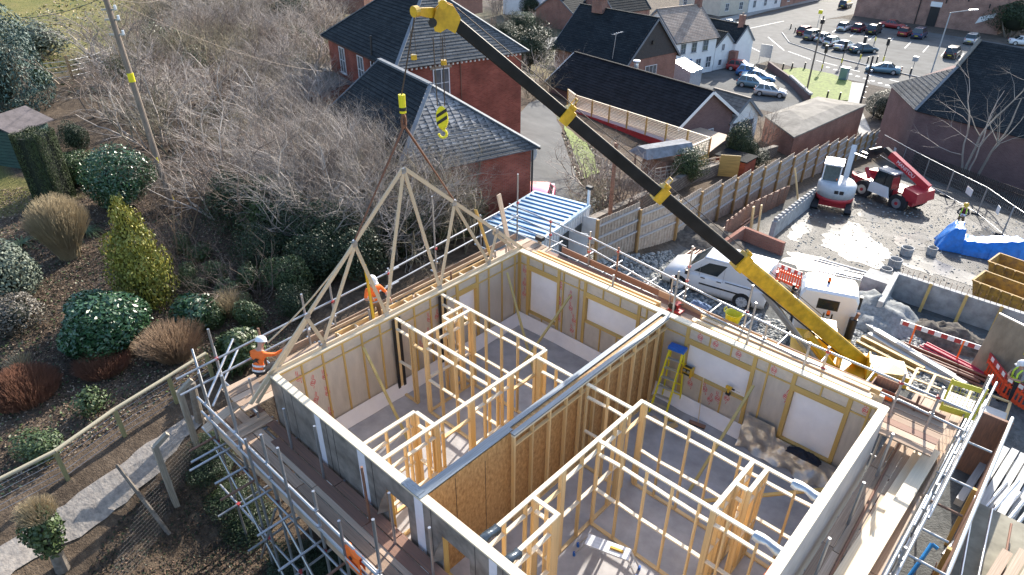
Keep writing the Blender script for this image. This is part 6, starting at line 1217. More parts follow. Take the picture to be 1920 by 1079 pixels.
# single shrubs of the left garden
def one(name, lab, u, v, meshes, w_, h): p = gnd(u, v); return plant(name, lab, 'shrub', p-V((0, 0, .05)), meshes+[('stem', stemm)], w_, None, None, h)
one('laurel_bush', 'broad glossy green laurel bush in the middle of the left garden', 205, 645, lshrub(71, 11000, .031, lf_laurel, .5, .5, .5, .47, .35, .3, .45, True, .65), 2.9, 2.0)
def cone(r, n_):
    LB = np.array([(0, 0, .16, .40), (.12, .05, .30, .34), (-.12, -.05, .38, .32), (.08, .1, .52, .27), (-.08, -.02, .60, .25), (.05, -.04, .74, .19), (-.02, .03, .84, .14), (.02, 0, .94, .08)]); k = r.choice(8, n_, p=LB[:, 3]**2/np.sum(LB[:, 3]**2))
    d = r.normal(0, 1, (n_, 3)); d /= np.linalg.norm(d, axis=1, keepdims=True); P = LB[k, :3]+d*[1, 1, .62]*(LB[k, 3]*(.55+.6*r.rand(n_)))[:, None]; P[:, 2] = np.abs(P[:, 2]); return P, d
one('golden_holly', 'tall yellow variegated holly above the laurel bush', 282, 565, [('crown', npmesh('foliage', *leaves(72, 11000, cone, .02, .7, .2, .55), [lf_gold])), ('crown_shade', npmesh('shade_core', *prisms([[0, 0, 0]], [[0, 0, .85]], [.2], [.05]), [core]))], 2.35, 4.1)  # dark inner prism stands for shade within the holly
def slabsh(r, n_):
    f = r.rand(n_); a = r.uniform(0, 6.283, n_); P = np.stack([np.sign(np.cos(a))*np.abs(np.cos(a))**.5*.5, np.sign(np.sin(a))*np.abs(np.sin(a))**.5*.5, f], 1); N = np.stack([np.cos(a), np.sin(a), 0*a], 1); top = r.rand(n_) < .16
    P[top, :2] *= np.sqrt(r.rand(top.sum()))[:, None]; P[top, 2] = .99; N[top] = [0, 0, 1]; P *= 1-.05*r.rand(n_)[:, None]; return P, N
slc = MB().box((-.42, -.42, 0), (.42, .42, .93)).mesh('shade_core', core)  # dark block standing for shade inside the clipped foliage
p = gnd(105, 372); plant('clipped_conifer', 'tall clipped dark green conifer column beside the shed', 'shrub', p, [('crown', npmesh('foliage', *leaves(73, 16000, slabsh, .016, .5, .2, .45), [lf_clip])), ('crown_shade', slc), ('stem', stemm)], 1.35, .6, None, 3.0)
one('camellia_bush', 'round glossy dark camellia bush above the golden holly', 235, 388, lshrub(74, 9000, .026, lf_laurel, .5, .5, .52, .5, .35, .3, .45, True, .65), 2.5, 2.4)
one('box_bush', 'small rounded box bush left of the camellia', 160, 342, lshrub(75, 3800, .026, lf_box, .5, .5, .5, .48, .2, .15), 1.7, 1.5); one('box_bush', 'pale green box bush between the column and the round bush', 138, 350, lshrub(78, 3000, .028, lf_box, .5, .5, .5, .48, .25, .2), 1.2, 1.6)
one('dark_bush', 'small dark bush behind the clipped conifer by the shed', 148, 285, ever[0], 1.3, 1.6)
one('sage_bush', 'grey green rounded shrub at the left edge', 20, 560, lshrub(76, 5200, .026, lf_sage, .5, .5, .52, .5, .3, .2), 2.3, 2.1); one('sage_bush', 'brownish heather mound below the grey green shrub', 30, 615, lshrub(79, 4000, .024, leafmat('leaf_heather', (.16, .14, .11), (.06, .05, .04)), .5, .5, .5, .45, .3, .2), 2.0, 1.3)
one('laurel_sapling', 'low shiny green laurel by the scaffold corner', 370, 612, lshrub(77, 2600, .055, lf_laurel, .5, .5, .5, .5, .5, .4), 1.5, 1.2); one('laurel_sapling', 'bright green laurel under the kneeling worker', 452, 690, lshrub(83, 2600, .055, lf_mid, .5, .5, .5, .5, .5, .4), 1.4, 1.5)
one('low_shrub', 'small grey leaved shrub above the wire fence', 80, 850, lshrub(85, 2200, .035, lf_mid, .5, .4, .5, .4, .6, .4, c=False), 1.6, .8); one('low_shrub', 'straggly leafy seedling by the wire fence rail', 175, 775, lshrub(86, 700, .06, lf_mid, .5, .5, .5, .5, .8, .4, c=False), 1.0, .9)
one('spruce_tree', 'blue green spruce at the left edge behind the shed', 0, 205, [('crown', npmesh('foliage', *leaves(87, 14000, ellip(.5, .5, .55, .5, .35, .4, 4), .022, .6, .3, .3), [lf_spr])), ('crown_shade', coremesh(.34, .34, .4, .45))], 4.6, 5.2)
one('silver_bush', 'pale silver leaved bush by the field fence', 70, 105, lshrub(88, 3600, .03, lf_sage, .5, .5, .5, .45, .5, .3), 4.2, 2.4); one('low_shrub', 'small yellow green bush beside the field gate', 82, 165, lshrub(89, 1500, .05, lf_box, .4, .4, .5, .5, .6, .3, c=False), 1.4, 1.5)
for k, (x, y) in enumerate(scatter([(340, 470), (470, 520), (520, 600), (430, 640), (330, 520)], 10, .8, 21)): plant('low_shrub', 'low green ground shrub on the soil behind the scaffold corner', 'shrub', (x, y, HN(x, y)), lshrub(90+k % 2, 900, .06, lf_mid, .5, .5, .35, .3, .8, .4, c=False) if k < 2 else [('crown', bpy.data.objects['low_shrub'].children[0].data)], random.uniform(.7, 1.3), None, 'low ground shrubs behind the scaffold')
def vase(seed, n_, h, w0, w1, m, r=.006, arch=.3):
    rr = np.random.RandomState(seed); S0, S1, A, B = [], [], [], []
    for _ in range(n_):
        a = rr.uniform(0, 6.283); q = math.sqrt(rr.rand()); p = np.array([math.cos(a)*q*w0, math.sin(a)*q*w0, 0.]); e = np.array([math.cos(a)*q*w1, math.sin(a)*q*w1, h*rr.uniform(.75, 1.05)*(1-arch*q*q)])
        for k in range(3): f0, f1 = k/3, (k+1)/3; g_ = lambda f: p+(e-p)*np.array([f**1.4, f**1.4, f])+rr.normal(0, .012, 3); x0 = g_(f0) if k == 0 else x1; x1 = g_(f1); S0.append(x0); S1.append(x1); A.append(r*(1-.25*k)); B.append(r*(.8-.25*k))
    return npmesh('stems', *prisms(S0, S1, A, B), [m])
p = gnd(132, 482); plant('ornamental_grass', 'pale brown vase shaped dry shrub above the laurel', 'shrub', p, [('stems', vase(3, 3000, 1., .16, .55, straw, .006))], 2.0, None, None, 2.5)
p = gnd(48, 742); plant('heather_mound', 'wide rusty brown mound at the left edge', 'shrub', p, [('stems', vase(4, 3000, 1., .45, .62, russet, .006, .6))], 1.75, None, None, .95)
p = gnd(195, 690); plant('heather_mound', 'dark rusty mound in the shade below the laurel', 'shrub', p, [('stems', vase(6, 2200, 1., .45, .6, russet, .006, .6))], 1.5, None, None, .7)
p = gnd(45, 700); plant('cut_grass', 'short pale cut grass stems above the rusty mound', 'plant', p, [('stems', vase(5, 90, 1., .15, .5, straw, .02))], .9, None, None, .75)
p = gnd(330, 670); plant('dry_grass', 'tawny dry shrub right of the laurel bush', 'shrub', p, [('stems', vase(7, 1500, 1., .3, .75, twig_b, .006))], 1.5, None, None, 1.2)
p = gnd(430, 590); plant('dry_grass', 'tawny dry bracken near the scaffold rails', 'shrub', p, [('stems', vase(8, 700, 1., .2, .7, straw, .007))], 1.2, None, None, .9)
def blades(seed, n_, L, m, wd=.02):
    rr = np.random.RandomState(seed); v, f = [], []
    for _ in range(n_):
        a = rr.uniform(0, 6.283); d = np.array([math.cos(a), math.sin(a), 0]); s_ = np.array([-d[1], d[0], 0]); ll = L*rr.uniform(.6, 1.1); o = len(v)
        for k in range(4): t_ = k/3; c = d*ll*t_*.75+np.array([0, 0, ll*(.8*t_-.75*t_*t_)+.03]); w_ = wd*(1-t_*.85); v += [c-s_*w_, c+s_*w_]
        f += [(o+2*k, o+2*k+1, o+2*k+3, o+2*k+2) for k in range(3)]
    return npmesh('blades', v, f, [m])
p = gnd(42, 462); plant('strap_plant', 'strap leaved plant on bare soil at the far left', 'plant', p, [('blades', blades(2, 60, 1., lf_mid, .03))], 1.0); p = gnd(165, 440); plant('strap_plant', 'dark strap leaved clump behind the vase shaped shrub', 'plant', p, [('blades', blades(4, 60, 1., lf_mid, .03))], .9)
# ivy covered stump, sapling, fallen branch
p = gnd(118, 1068); t = thing('ivy_stump', 'ivy covered tree stump with a dead twig crown at the lower left', 'tree', p); MB().tube(p, p+V((-.05, .1, 1.8)), .16, 10, .11).build('trunk', bark, t)
link(bpy.data.objects.new('ivy', npmesh('ivy', *leaves(61, 1500, ellip(.42, .42, .75, .75, .5, .3, 3), .06, .5, .2, .7), [lf_mid])), Matrix.Translation(p+V((0, 0, .6))), t); link(bpy.data.objects.new('dead_crown', vase(9, 500, .5, .35, .5, straw, .008, .7)), Matrix.Translation(p+V((0, .05, 1.85))), t)
p = gnd(330, 470); plant('bare_sapling', 'bare forked sapling at the foot of the utility pole', 'tree', p, [('branches', npmesh('branches', *grow(44, 3, 1., .5, 2, .022, 5, 0, seglen=.12), [twig_b]))], 2.6)
a, b2 = gnd(230, 900), gnd(318, 1003); tag(MB().tube(a+V((0, 0, .55)), a.lerp(b2, .5)+V((0, 0, .3)), .045, 8, .055).tube(a.lerp(b2, .5)+V((0, 0, .3)), b2+V((0, 0, .02)), .055, 8, .06).build('fallen_branch', bark), 'fallen branch lying on the bank below the path', 'branch')
# trees on the right and along the drive
p = gnd(1808, 352); plant('bare_tree', 'leafless tree in front of the slate roofed hall', 'tree', p, [('branches', npmesh('branches', *grow(91, 2, .8, .3, 4, .011, 9, .05, up=.12, base_r=.04, seglen=.06, start=.25, wig=.4, cr=.5), [mat('pale_bark', (.30, .27, .235), .85, var=.3, scale=3, bump=.1)])), ('branches', npmesh('branches', *grow(93, 2, .75, .5, 4, .008, 9, .0, up=.12, base_r=.04, seglen=.06, start=.2, wig=.4, cr=.5), [twig]))], 13.5)
for k, (u, v, s_, lab) in enumerate(((1115, 345, 3.2, 'bare spreading shrub on the bank below the drive'), (1145, 400, 3.0, 'tangled bare shrub behind the cabin by the stone wall'), (1178, 372, 3.0, 'bare shrub behind the boom along the stone wall'), (1100, 395, 2.2, 'small bare shrub beside the drive'), (1420, 285, 3.4, 'red brown bare shrub at the end of the flat roofed store'), (1460, 270, 3.0, 'bare shrub against the flat roofed store wall'), (1030, 160, 3.6, 'bare shrub by the top of the drive'), (1005, 185, 2.6, 'bare shrub against the right side of the red house'))):
    p = gnd(u, v); plant('bare_shrub', lab, 'shrub', p, [('twigs', bare[k % 4] if k not in (4, 5) else bare_d[0])], s_*1.2, None, None, s_)
for u, v, w_, h, lab in ((1375, 305, 2.0, 3.2, 'dark green conifer at the corner of the bungalow'), (1395, 308, 1.8, 2.2, 'second dark conifer right of the bungalow corner'), (1410, 312, 1.8, 1.4, 'low dark bush by the bungalow conifers')): one('conifer', lab, u, v, ever[0], w_, h)
one('ivy_bush', 'ivy clump on the trellis fence below the deck', 1285, 345, ever[1], 2.2, 2.6); one('clipped_hedge', 'domed clipped hedge beside the hall', 1655, 222, lshrub(95, 9000, .016, leafmat('leaf_hedge', (.15, .15, .10), (.07, .075, .05)), .5, .5, .5, .45, .12, .1), 4.2, 3.4)
for k, (u, v, s_) in enumerate(((985, 60, 5), (945, 75, 4), (1010, 80, 4), (1000, 110, 3), (1080, 30, 5))): one('hedge_bush', ('dark round tree behind the red house chimney', 'hedge bush by the back garden lawn', 'second hedge bush along the back garden', 'low clipped hedge right of the red house', 'bush among the back roofs of the town')[k], u, v, ever[(k+1) % 3], s_, s_*.7)
for k, (u, v) in enumerate(((1895, 70), (1915, 40), (1880, 20))): one('ivy_wall_growth', ('ivy mass right of the mill corner', 'ivy growth at the right edge beside the mill', 'topmost ivy growth beside the mill')[k], u, v, ever[k % 3], 8, 7)
for k, (u, v, s_) in enumerate(((395, 880, .9), (430, 930, 1.0), (470, 985, 1.1), (560, 1075, 1.2), (400, 830, .8), (610, 1110, 1.3))):
    p = gnd(u, v); plant('low_shrub', 'low dark ivy patch on the shaded bank under the front left scaffold', 'shrub', p-V((0, 0, .1)), ever[0] if k % 3 else ever[2], s_*1.5, None, 'ivy patches under the scaffold', s_*.55)  # ivy in the darkest leaves, which also stand in for the scaffold's shade
# leaf litter and twigs that nobody could count
def litter(poly, n_, size, mats, seed, name, stuffname):
    r = np.random.RandomState(seed); P = [(p.x, p.y) for p in (gnd(*q) for q in poly)]; x0, x1 = min(p[0] for p in P), max(p[0] for p in P); y0, y1 = min(p[1] for p in P), max(p[1] for p in P); pts = []
    while len(pts) < n_:
        x, y = r.uniform(x0, x1), r.uniform(y0, y1)
        if inpoly(x, y, P): pts.append((x, y, HN(x, y)+.015+.03*r.rand()))
    pts = np.array(pts); v, f = leaves(seed, n_, lambda rr, k: (pts, np.tile([0, 0, 1.], (k, 1))), size, .5, 0, .6)
    tag(link(bpy.data.objects.new(name, npmesh(name, v, f, mats, r.randint(0, len(mats), n_)))), stuffname, None, None, 'stuff')
lit = [mat('litter_pale', (.36, .28, .20), .85, var=.3, bump=0), mat('litter_brown', (.16, .10, .065), .85, var=.3, bump=0), mat('litter_dark', (.05, .036, .028), .85, var=.3, bump=0), lf_mid]
litter([(-40, 360), (200, 330), (420, 380), (620, 520), (560, 640), (360, 720), (-40, 960)], 42000, .034, [lit[0], lit[1], lit[2], lit[1], lit[2]], 1, 'leaf_litter', 'brown leaf litter over the garden soil')
litter([(375, 830), (440, 850), (480, 930), (560, 1079), (150, 1090), (215, 985), (300, 905)], 6000, .035, [lit[2], lit[1], lit[2], lf_dark], 2, 'leaf_litter', 'leaf litter and weeds along the path bank')  # litter colours darkened here to carry the scaffold's shadow
litter([(-40, 420), (120, 420), (400, 400), (600, 520), (540, 640), (360, 720), (-40, 960)], 5200, .05, [lf_mid, lf_box, MATS['leaf_olive'], lf_dark], 11, 'undergrowth', 'low green weeds and ground cover on the garden soil')
litter([(220, 150), (420, 40), (640, 100), (600, 280), (760, 420), (480, 430), (330, 330)], 16000, .09, [lit[1], lit[2], lf_mid, lit[2], MATS['leaf_olive']], 12, 'undergrowth', 'dead leaves and ivy on the ground under the thicket')
litter([(-60, 60), (130, -10), (520, -30), (560, 60), (260, 200), (100, 190), (-60, 120)], 12000, .13, [lf_box, lit[0], lf_mid, straw], 4, 'field_grass', 'rough tufted grass of the field')
litter([(1050, 245), (1110, 270), (1160, 330), (1130, 420), (1090, 360)], 2500, .08, [lit[1], lit[2], lf_mid], 5, 'leaf_litter', 'leaf litter on the bank beside the drive')
def stones(poly, n_, s0, s1, mats, seed, name, lab):
    r = np.random.RandomState(seed); P = [(p.x, p.y) for p in (gnd(*q) for q in poly)]; x0, x1 = min(p[0] for p in P), max(p[0] for p in P); y0, y1 = min(p[1] for p in P), max(p[1] for p in P); v, f, mi = [], [], []; T8 = np.array([(-1, -1, -.3), (1, -1, -.3), (1, 1, -.3), (-1, 1, -.3), (-.6, -.6, .7), (.7, -.5, .6), (.5, .7, .7), (-.6, .5, .6)]); c = 0
    while c < n_:
        x, y = r.uniform(x0, x1), r.uniform(y0, y1)
        if inpoly(x, y, P):
            s_ = r.uniform(s0, s1); q = T8*r.uniform(.7, 1.3, (8, 3))*s_; a = r.uniform(0, 6.28); R2 = np.array([[math.cos(a), -math.sin(a), 0], [math.sin(a), math.cos(a), 0], [0, 0, 1]]); o = len(v); v += list(q@R2.T+[x, y, HN(x, y)+.01]); f += [[o+i for i in g_] for g_ in ((4, 5, 6, 7), (0, 1, 5, 4), (1, 2, 6, 5), (2, 3, 7, 6), (3, 0, 4, 7))]; mi += [c % len(mats)]*5; c += 1
    tag(link(bpy.data.objects.new(name, npmesh(name, v, f, mats, mi))), lab, None, None, 'stuff')
st_ = [mat('stone_grey', (.30, .31, .30), .85, var=.3, bump=.1), mat('stone_pale', (.42, .42, .40), .85, var=.3, bump=.1), mat('stone_dark', (.13, .14, .14), .85, var=.3, bump=.1)]
stones([(1100, 480), (1260, 470), (1290, 540), (1450, 600), (1700, 660), (1760, 740), (1640, 720), (1400, 640), (1250, 560), (1120, 500)], 5200, .03, .09, st_, 1, 'gravel', 'grey crushed stone on the yard behind the house'); stones([(1480, 600), (1600, 560), (1660, 600), (1800, 680), (1830, 740), (1600, 690)], 3500, .03, .08, st_, 2, 'gravel', 'grey crushed stone beside the crane')
stones([(1600, 350), (1920, 420), (1920, 560), (1650, 520), (1480, 480), (1500, 380)], 900, .02, .06, [st_[2], st_[0]], 3, 'gravel', 'scattered stones on the wet yard')
# ------------------------------------------------------------------ fences
fence_m = mat('fence_boards', (.52, .43, .35), .85, var=.35, scale=5, bump=.2, rnd=.12, col2=(.33, .26, .20)); postm = mat('fence_post', (.36, .22, .09), .8, var=.3, scale=4, bump=.15, stretch=(5, 5, 1)); railm = mat('fence_rail', (.44, .42, .42), .8, var=.25, scale=4, bump=.1)
fp = [gnd(*q) for q in ((1112, 494), (1190, 470), (1262, 450), (1340, 413), (1420, 375), (1500, 340), (1575, 312), (1636, 290))]
def along(pts, step):
    out = [pts[0]]
    for a, b2 in zip(pts, pts[1:]):
        n_ = max(1, round((b2-a).length/step)); out += [a.lerp(b2, k/n_) for k in range(1, n_+1)]
    return out
tf_ = thing('timber_fence', 'stepped close board timber fence along the left side of the yard', 'fence', fp[0]); pts = along(fp, 2.3)
for k, (a, b2) in enumerate(zip(pts, pts[1:])):
    a, b2 = V((a.x, a.y, H(a.x, a.y))), V((b2.x, b2.y, H(b2.x, b2.y))); top = max(a.z, b2.z)+2.15; bot = min(a.z, b2.z)-.05; d = b2-a; d.z = 0; L = d.length; d.normalize(); nr = V((d.y, -d.x, 0)); nr = nr if nr.x > 0 else -nr
    mb = MB(); n_ = int(L/.11)
    for i in range(n_): q = a+d*(i+.5)*L/n_; mb.beam(V((q.x, q.y, bot))-nr*.02*(i % 2), V((q.x, q.y, top+random.uniform(-.015, .015)))-nr*.02*(i % 2), L/n_*1.05, .02, nr)
    tag(mb.build('fence_boards', fence_m, tf_), kind='stuff')
    beam('post', V((a.x, a.y, bot))+nr*.09, V((a.x, a.y, top+.08))+nr*.09, .12, .12, postm, tf_, nr)
    for z in (.35, .95, 1.55): beam('rail', V((a.x, a.y, top-1.85+z))+nr*.04, V((b2.x, b2.y, top-1.85+z))+nr*.04, .06, .09, railm, tf_)
HZ = [((75, 80), (30, 235)), ((260, 180), (210, 350)), ((460, 285), (395, 465)), ((660, 395), (590, 580)), ((930, 530), (860, 735)), ((1150, 690), (1070, 910)), ((1370, 840), (1280, 1070))]
hb = [gnd(1640+b2[0]/4.496, 240+b2[1]/4.496) for a, b2 in HZ]; ords = ['first', 'second', 'third', 'fourth', 'fifth', 'sixth']
for k, (a, b2) in enumerate(zip(hb, hb[1:])):
    t = thing('mesh_fence_panel', f'{ords[k]} wire mesh fence panel counted from the far gate end', 'fence', (a+b2)/2, 0, 'temporary mesh fence panels'); hgt = V((0, 0, 2.)); d = (b2-a).normalized()
    a2, b3 = a+d*.05, b2-d*.05
    for q in (a2, b3): tube('upright', q+V((0, 0, .05)), q+hgt, .021, galv, t)
    tube('top_rail', a2+hgt, b3+hgt, .021, alu, t); tube('bottom_rail', a2+V((0, 0, .15)), b3+V((0, 0, .15)), .021, alu, t)
    mb = MB(); n_ = int((b3-a2).length/.12)
    for i in range(1, n_): q = a2.lerp(b3, i/n_); mb.tube(q+V((0, 0, .15)), q+hgt, .0022, 3, cap=False)
    for i in range(1, 8): mb.tube(a2+V((0, 0, .15+i*.23)), b3+V((0, 0, .15+i*.23)), .003, 3, cap=False)
    tag(mb.build('wire_mesh', galv, t), kind='stuff'); MB().box(b2-V((.35, .12, 0)), b2+V((.35, .12, .14))).build('foot_block', rubber, t)
    if k in (0, 3, 4): q = a2.lerp(b3, .6)+V((0, 0, 1.2)); MB().beam(q-V((0, 0, .25)), q+V((0, 0, .25)), .45 if k != 3 else .8, .02, d.cross(V((0, 0, 1)))).build('notice', white_p, t)
pk0, pk1 = at(1712, 300, -7.2), at(2000, 425, -6.0); pk = thing('picket_fence', 'dark timber picket fence under the bare tree on the right', 'fence', (pk0+pk1)/2); n_ = 88; L = (pk1-pk0)
darkwood = mat('dark_picket', (.055, .045, .04), .85, var=.3, bump=.1, rnd=.15)
for k in range(n_): q = pk0+L*k/n_; beam('picket', V((q.x, q.y, H(q.x, q.y)-.1)), V((q.x, q.y, H(q.x, q.y)+1.7)), .1, .03, darkwood, pk, V((-L.y, L.x, 0)))
for z in (.4, 1.3): beam('rail', V((pk0.x, pk0.y+.05, H(pk0.x, pk0.y)+z)), V((pk1.x, pk1.y+.05, H(pk1.x, pk1.y)+z)), .05, .08, darkwood, pk)
# wire fence with a round rail beside the path, concrete posts with chain link, field fence and gate
wf_ = thing('wire_fence', 'low post and wire fence with a long round top rail beside the path', 'fence', gnd(128, 898)); rw = mat('rail_weathered', (.42, .37, .26), .85, var=.3, scale=4, bump=.2, stretch=(5, 5, 1)); lich = mat('post_lichen', (.30, .27, .13), .9, var=.4, scale=8, bump=.3)
bp_ = [gnd(*q) for q in ((-30, 985), (128, 900), (235, 820), (332, 757), (400, 712))]; hh_ = 1.0
for a, b2 in zip(bp_, bp_[1:]):
    tube('top_rail', a+V((0, 0, hh_)), b2+V((0, 0, hh_)), .055, rw, wf_)
    for z in (.15, .32, .5, .68, .85): tube('wire', a+V((0, 0, z)), b2+V((0, 0, z)), .006, galv, wf_)
for a in bp_: beam('post', a-V((0, 0, .1)), a+V((0, 0, hh_-.03)), .1, .1, lich, wf_)
cl = thing('chain_link_fence', 'chain link fence on cranked concrete posts below the path', 'fence', gnd(330, 945)); conc_p = mat('concrete_post', (.34, .29, .23), .9, var=.35, scale=5, bump=.2)
cps = [gnd(330, 946), gnd(372, 845)]
cps.append(cps[0]+(cps[0]-cps[1])*1.9)
for q in cps[:2]: beam('concrete_post', q-V((0, 0, .2)), q+V((0, 0, 2.15)), .15, .14, conc_p, cl); beam('cranked_arm', q+V((0, 0, 2.1)), q+V((.05, .36, 2.35)), .12, .11, conc_p, cl)
for a, b2 in zip(cps, cps[1:]):
    mb = MB(); n_ = 22; L = b2-a
    for i in range(-14, n_):
        for sg in (0, 1):
            f0, f1 = i/n_, (i+14)/n_; z0, z1 = (0, 1.65) if sg == 0 else (1.65, 0)
            if f0 < 0: z0 += (z1-z0)*(-f0)/(f1-f0); f0 = 0
            if f1 > 1: z1 = z0+(z1-z0)*(1-f0)/(f1-f0); f1 = 1
            mb.tube(a+L*f0+V((0, 0, z0)), a+L*f1+V((0, 0, z1)), .0013, 3, cap=False)
    tag(mb.build('chain_link', mat('wire_dull', (.16, .155, .15), .6, .4, bump=0), cl), kind='stuff')
p = gnd(375, 790); tag(MB().tube(p-V((0, 0, .1)), p+V((-.05, .1, 1.3)), .14, 9, .1).build('tree_stub', bark), 'rotten tree stub at the scaffold corner by the path', 'tree stub')
ff = thing('field_fence', 'post and wire fence between the garden and the field', 'fence', gnd(140, 150)); fpts = [gnd(*q) for q in ((83, 160), (138, 152), (180, 142), (230, 118))]
for a in fpts: beam('post', a-V((0, 0, .1)), a+V((0, 0, 1.5)), .13, .13, postm, ff)
for a, b2 in zip(fpts, fpts[1:]):
    for z in (.3, .6, .9, 1.2): tube('wire', a+V((0, 0, z)), b2+V((0, 0, z)), .012, alu, ff)
tube('strut', fpts[0]+V((0, 0, 1.1)), gnd(110, 158), .06, wood_t, ff)
gt = thing('field_gate', 'weathered five bar field gate beside the spruce', 'gate', gnd(62, 168)); a, b2 = gnd(45, 172), gnd(83, 166)
for z in (.3, .6, .9, 1.2): beam('bar', a+V((0, 0, z)), b2+V((0, 0, z)), .04, .1, board_w, gt)
for q in (a, b2, a.lerp(b2, .4)): beam('upright', q, q+V((0, 0, 1.4)), .1, .08, board_w, gt)
tr = thing('trellis_fence', 'low trellis fence below the log store', 'fence', gnd(1300, 345)); a, b2 = gnd(1225, 350), gnd(1345, 325)
for k in range(14): q = a.lerp(b2, k/13); beam('upright_lath', q, q+V((0, 0, 1.2)), .05, .03, fence_m, tr)
for z in (.15, .4, .65, .9, 1.15): beam('cross_lath', a+V((0, 0, z)), b2+V((0, 0, z)), .03, .05, fence_m, tr)
q = gnd(1345, 330); tag(beam('board_fence', q+V((0, 0, .75)), q+V((1.1, .7, .75)), .05, 1.5, wood_y), 'new upright board panel at the end of the deck', 'fence panel')
q = gnd(1378, 322); t = thing('brick_planter', 'small brick lean-to with a slate top beside the conifers', 'outbuilding', q); MB().box(q+V((-1.2, -.8, -.2)), q+V((1., .8, 1.1))).build('wall', brick_r, t); MB().box(q+V((-1.3, -.9, 1.1)), q+V((1.1, .9, 1.18))).build('roof', slate_d, t)
# ------------------------------------------------------------------ poles and wires
pole_m = mat('pole_wood', (.24, .19, .15), .9, var=.35, scale=3, bump=.2, stretch=(4, 4, .6))
b0_ = gnd(323, 385); topp = atd(186, -40, 31.5)
up_ = thing('utility_pole', 'leaning timber utility pole with a yellow sign above the thicket', 'utility pole', b0_); MB().tube(b0_-V((0, 0, .2)), topp, .13, 12, .10).build('pole', pole_m, up_)
tube('stay_sleeve', b0_+V((-.3, .2, .1)), b0_.lerp(topp, .24)+V((.12, -.05, 0)), .035, yellow_b, up_)
f_sg = .55; q = b0_.lerp(topp, .60); MB().tube(q-V((0, 0, .16)), q+V((0, 0, .18)), .125, 12).build('warning_sign', yellow_b, up_)
for f in (.84, .88, .78): q = b0_.lerp(topp, f); MB().beam(q+_r*-.3, q+_r*.3, .05, .06).build('bracket', galv, up_); MB().tube(q+_r*.25, q+_r*.25+V((0, 0, .16)), .05, 8).build('insulator', white_p, up_)
def wire(a, b2, sag, lab, r=.012, m=rope_m): tag(MB().path([a.lerp(b2, k/10)-V((0, 0, sag*4*(k/10)*(1-k/10))) for k in range(11)], r, 4).build('overhead_wire', m), lab, 'wire')
q = b0_.lerp(topp, .93); wire(q, main.P(-.1, 3.0, 3.0), 1.0, 'pale service wire from the leaning pole to the red house', .008, rope_m); wire(q, atd(-40, 20, 60), .6, 'thin wire from the leaning pole over the field'); wire(q, atd(330, -20, 60), .5, 'thin wire from the leaning pole to the top of the hill')
wire(gb.P(-.1, 2.5, -4.3), at(1010, 140, -3), .8, 'pale service wire to the boarded gable house', .014, rope_m)
def post(name, lab, base, h, r, m, cat='post'): t = thing(name, lab, cat, base); MB().tube(base, base+V((0, 0, h)), r, 10, r*.8).build('pole', m, t); return t
p = gnd(1141, 432); post('iron_post', 'rusty red brown post behind the boom near the stone wall', p, 4.6, .11, tube_r)
p = G(1745, 140); t = post('street_lamp', 'tall grey street lamp in the town car park', p, 8.2, .1, MATS['machine_grey'], 'street lamp'); hdp = p+V((0, 0, 8.2)); MB().tube(hdp, hdp+V((2.1, .6, .5)), .06, 8).build('arm', MATS['machine_grey'], t); MB().beam(hdp+V((1.9, .55, .48)), hdp+V((2.9, .8, .6)), .35, .14).build('lamp_head', alu, t)
p = G(1512, 172); t = post('wood_pole', 'timber pole standing on the grass triangle', p, 9.2, .12, pole_m, 'utility pole'); MB().box(p+V((-.2, -.2, 8.3)), p+V((.2, .2, 8.8))).build('top_box', black, t)
p = G(1612, 198); t = post('wood_pole', 'dark stepped pole by the flat roofed store', p, 5.8, .14, mat('pole_dark', (.05, .045, .045), .8), 'utility pole')
for k in range(7): MB().tube(p+V((0, 0, 1+k*.65)), p+V((.35, -.1, 1+k*.65)), .04, 6).build('step', galv, t)
for k, (u, v, h, lab) in enumerate(((1540, 133, 3.4, 'traffic light nearest the grass triangle'), (1577, 122, 3.3, 'traffic light at the crossing on the near kerb'), (1612, 114, 3.4, 'traffic light left of the teal saloon'), (1655, 118, 3.4, 'leaning traffic light beyond the teal saloon'), (1640, 80, 3.0, 'traffic light between the car rows'))):
    p = G(u, v); t = post('traffic_light', lab, p, h, .07, black, 'traffic light'); MB().box(p+V((-.18, -.18, h-.9)), p+V((.18, .18, h+.1))).build('signal_head', black, t); MB().tube(p+V((0, 0, .3)), p+V((0, 0, .9)), .1, 8).build('yellow_band', yellow_b, t)
for k, (u, v) in enumerate(((1467, 132), (1484, 131), (1508, 130), (1550, 185), (1573, 188), (1626, 119), (1643, 118), (1688, 138), (1706, 141), (1490, 62), (1482, 55), (1500, 58))):
    p = G(u, v); tag(MB().tube(p, p+V((0, 0, .95)), .12, 8, .1).build('bollard', black), 'dark bollard at the edge of the road or grass near the car park', 'bollard', 'bollards round the town car park')
p = G(1580, 150); t = thing('utility_cabinet', 'grey green utility cabinet on the grass corner', 'cabinet', p); MB().box(p+V((-.5, -.4, 0)), p+V((.5, .4, 1.6))).build('body', MATS['paint_teal'], t); MB().box(p+V((-.55, -.45, 1.6)), p+V((.55, .45, 1.68))).build('lid', MATS['paint_teal'], t)
p = G(1705, 150); t = post('sign_post', 'small street sign on a thin post by the car park', p, 3.0, .05, galv, 'sign'); MB().box(p+V((-.3, -.3, 2.5)), p+V((.3, .3, 3.1))).build('sign_plate', MATS['machine_grey'], t)
p = G(1532, 52); t = post('sign_post', 'yellow topped sign post by the junction', p, 2.8, .05, galv, 'sign'); MB().box(p+V((-.35, -.1, 2.4)), p+V((.35, .1, 3.1))).build('sign_plate', yellow_b, t)
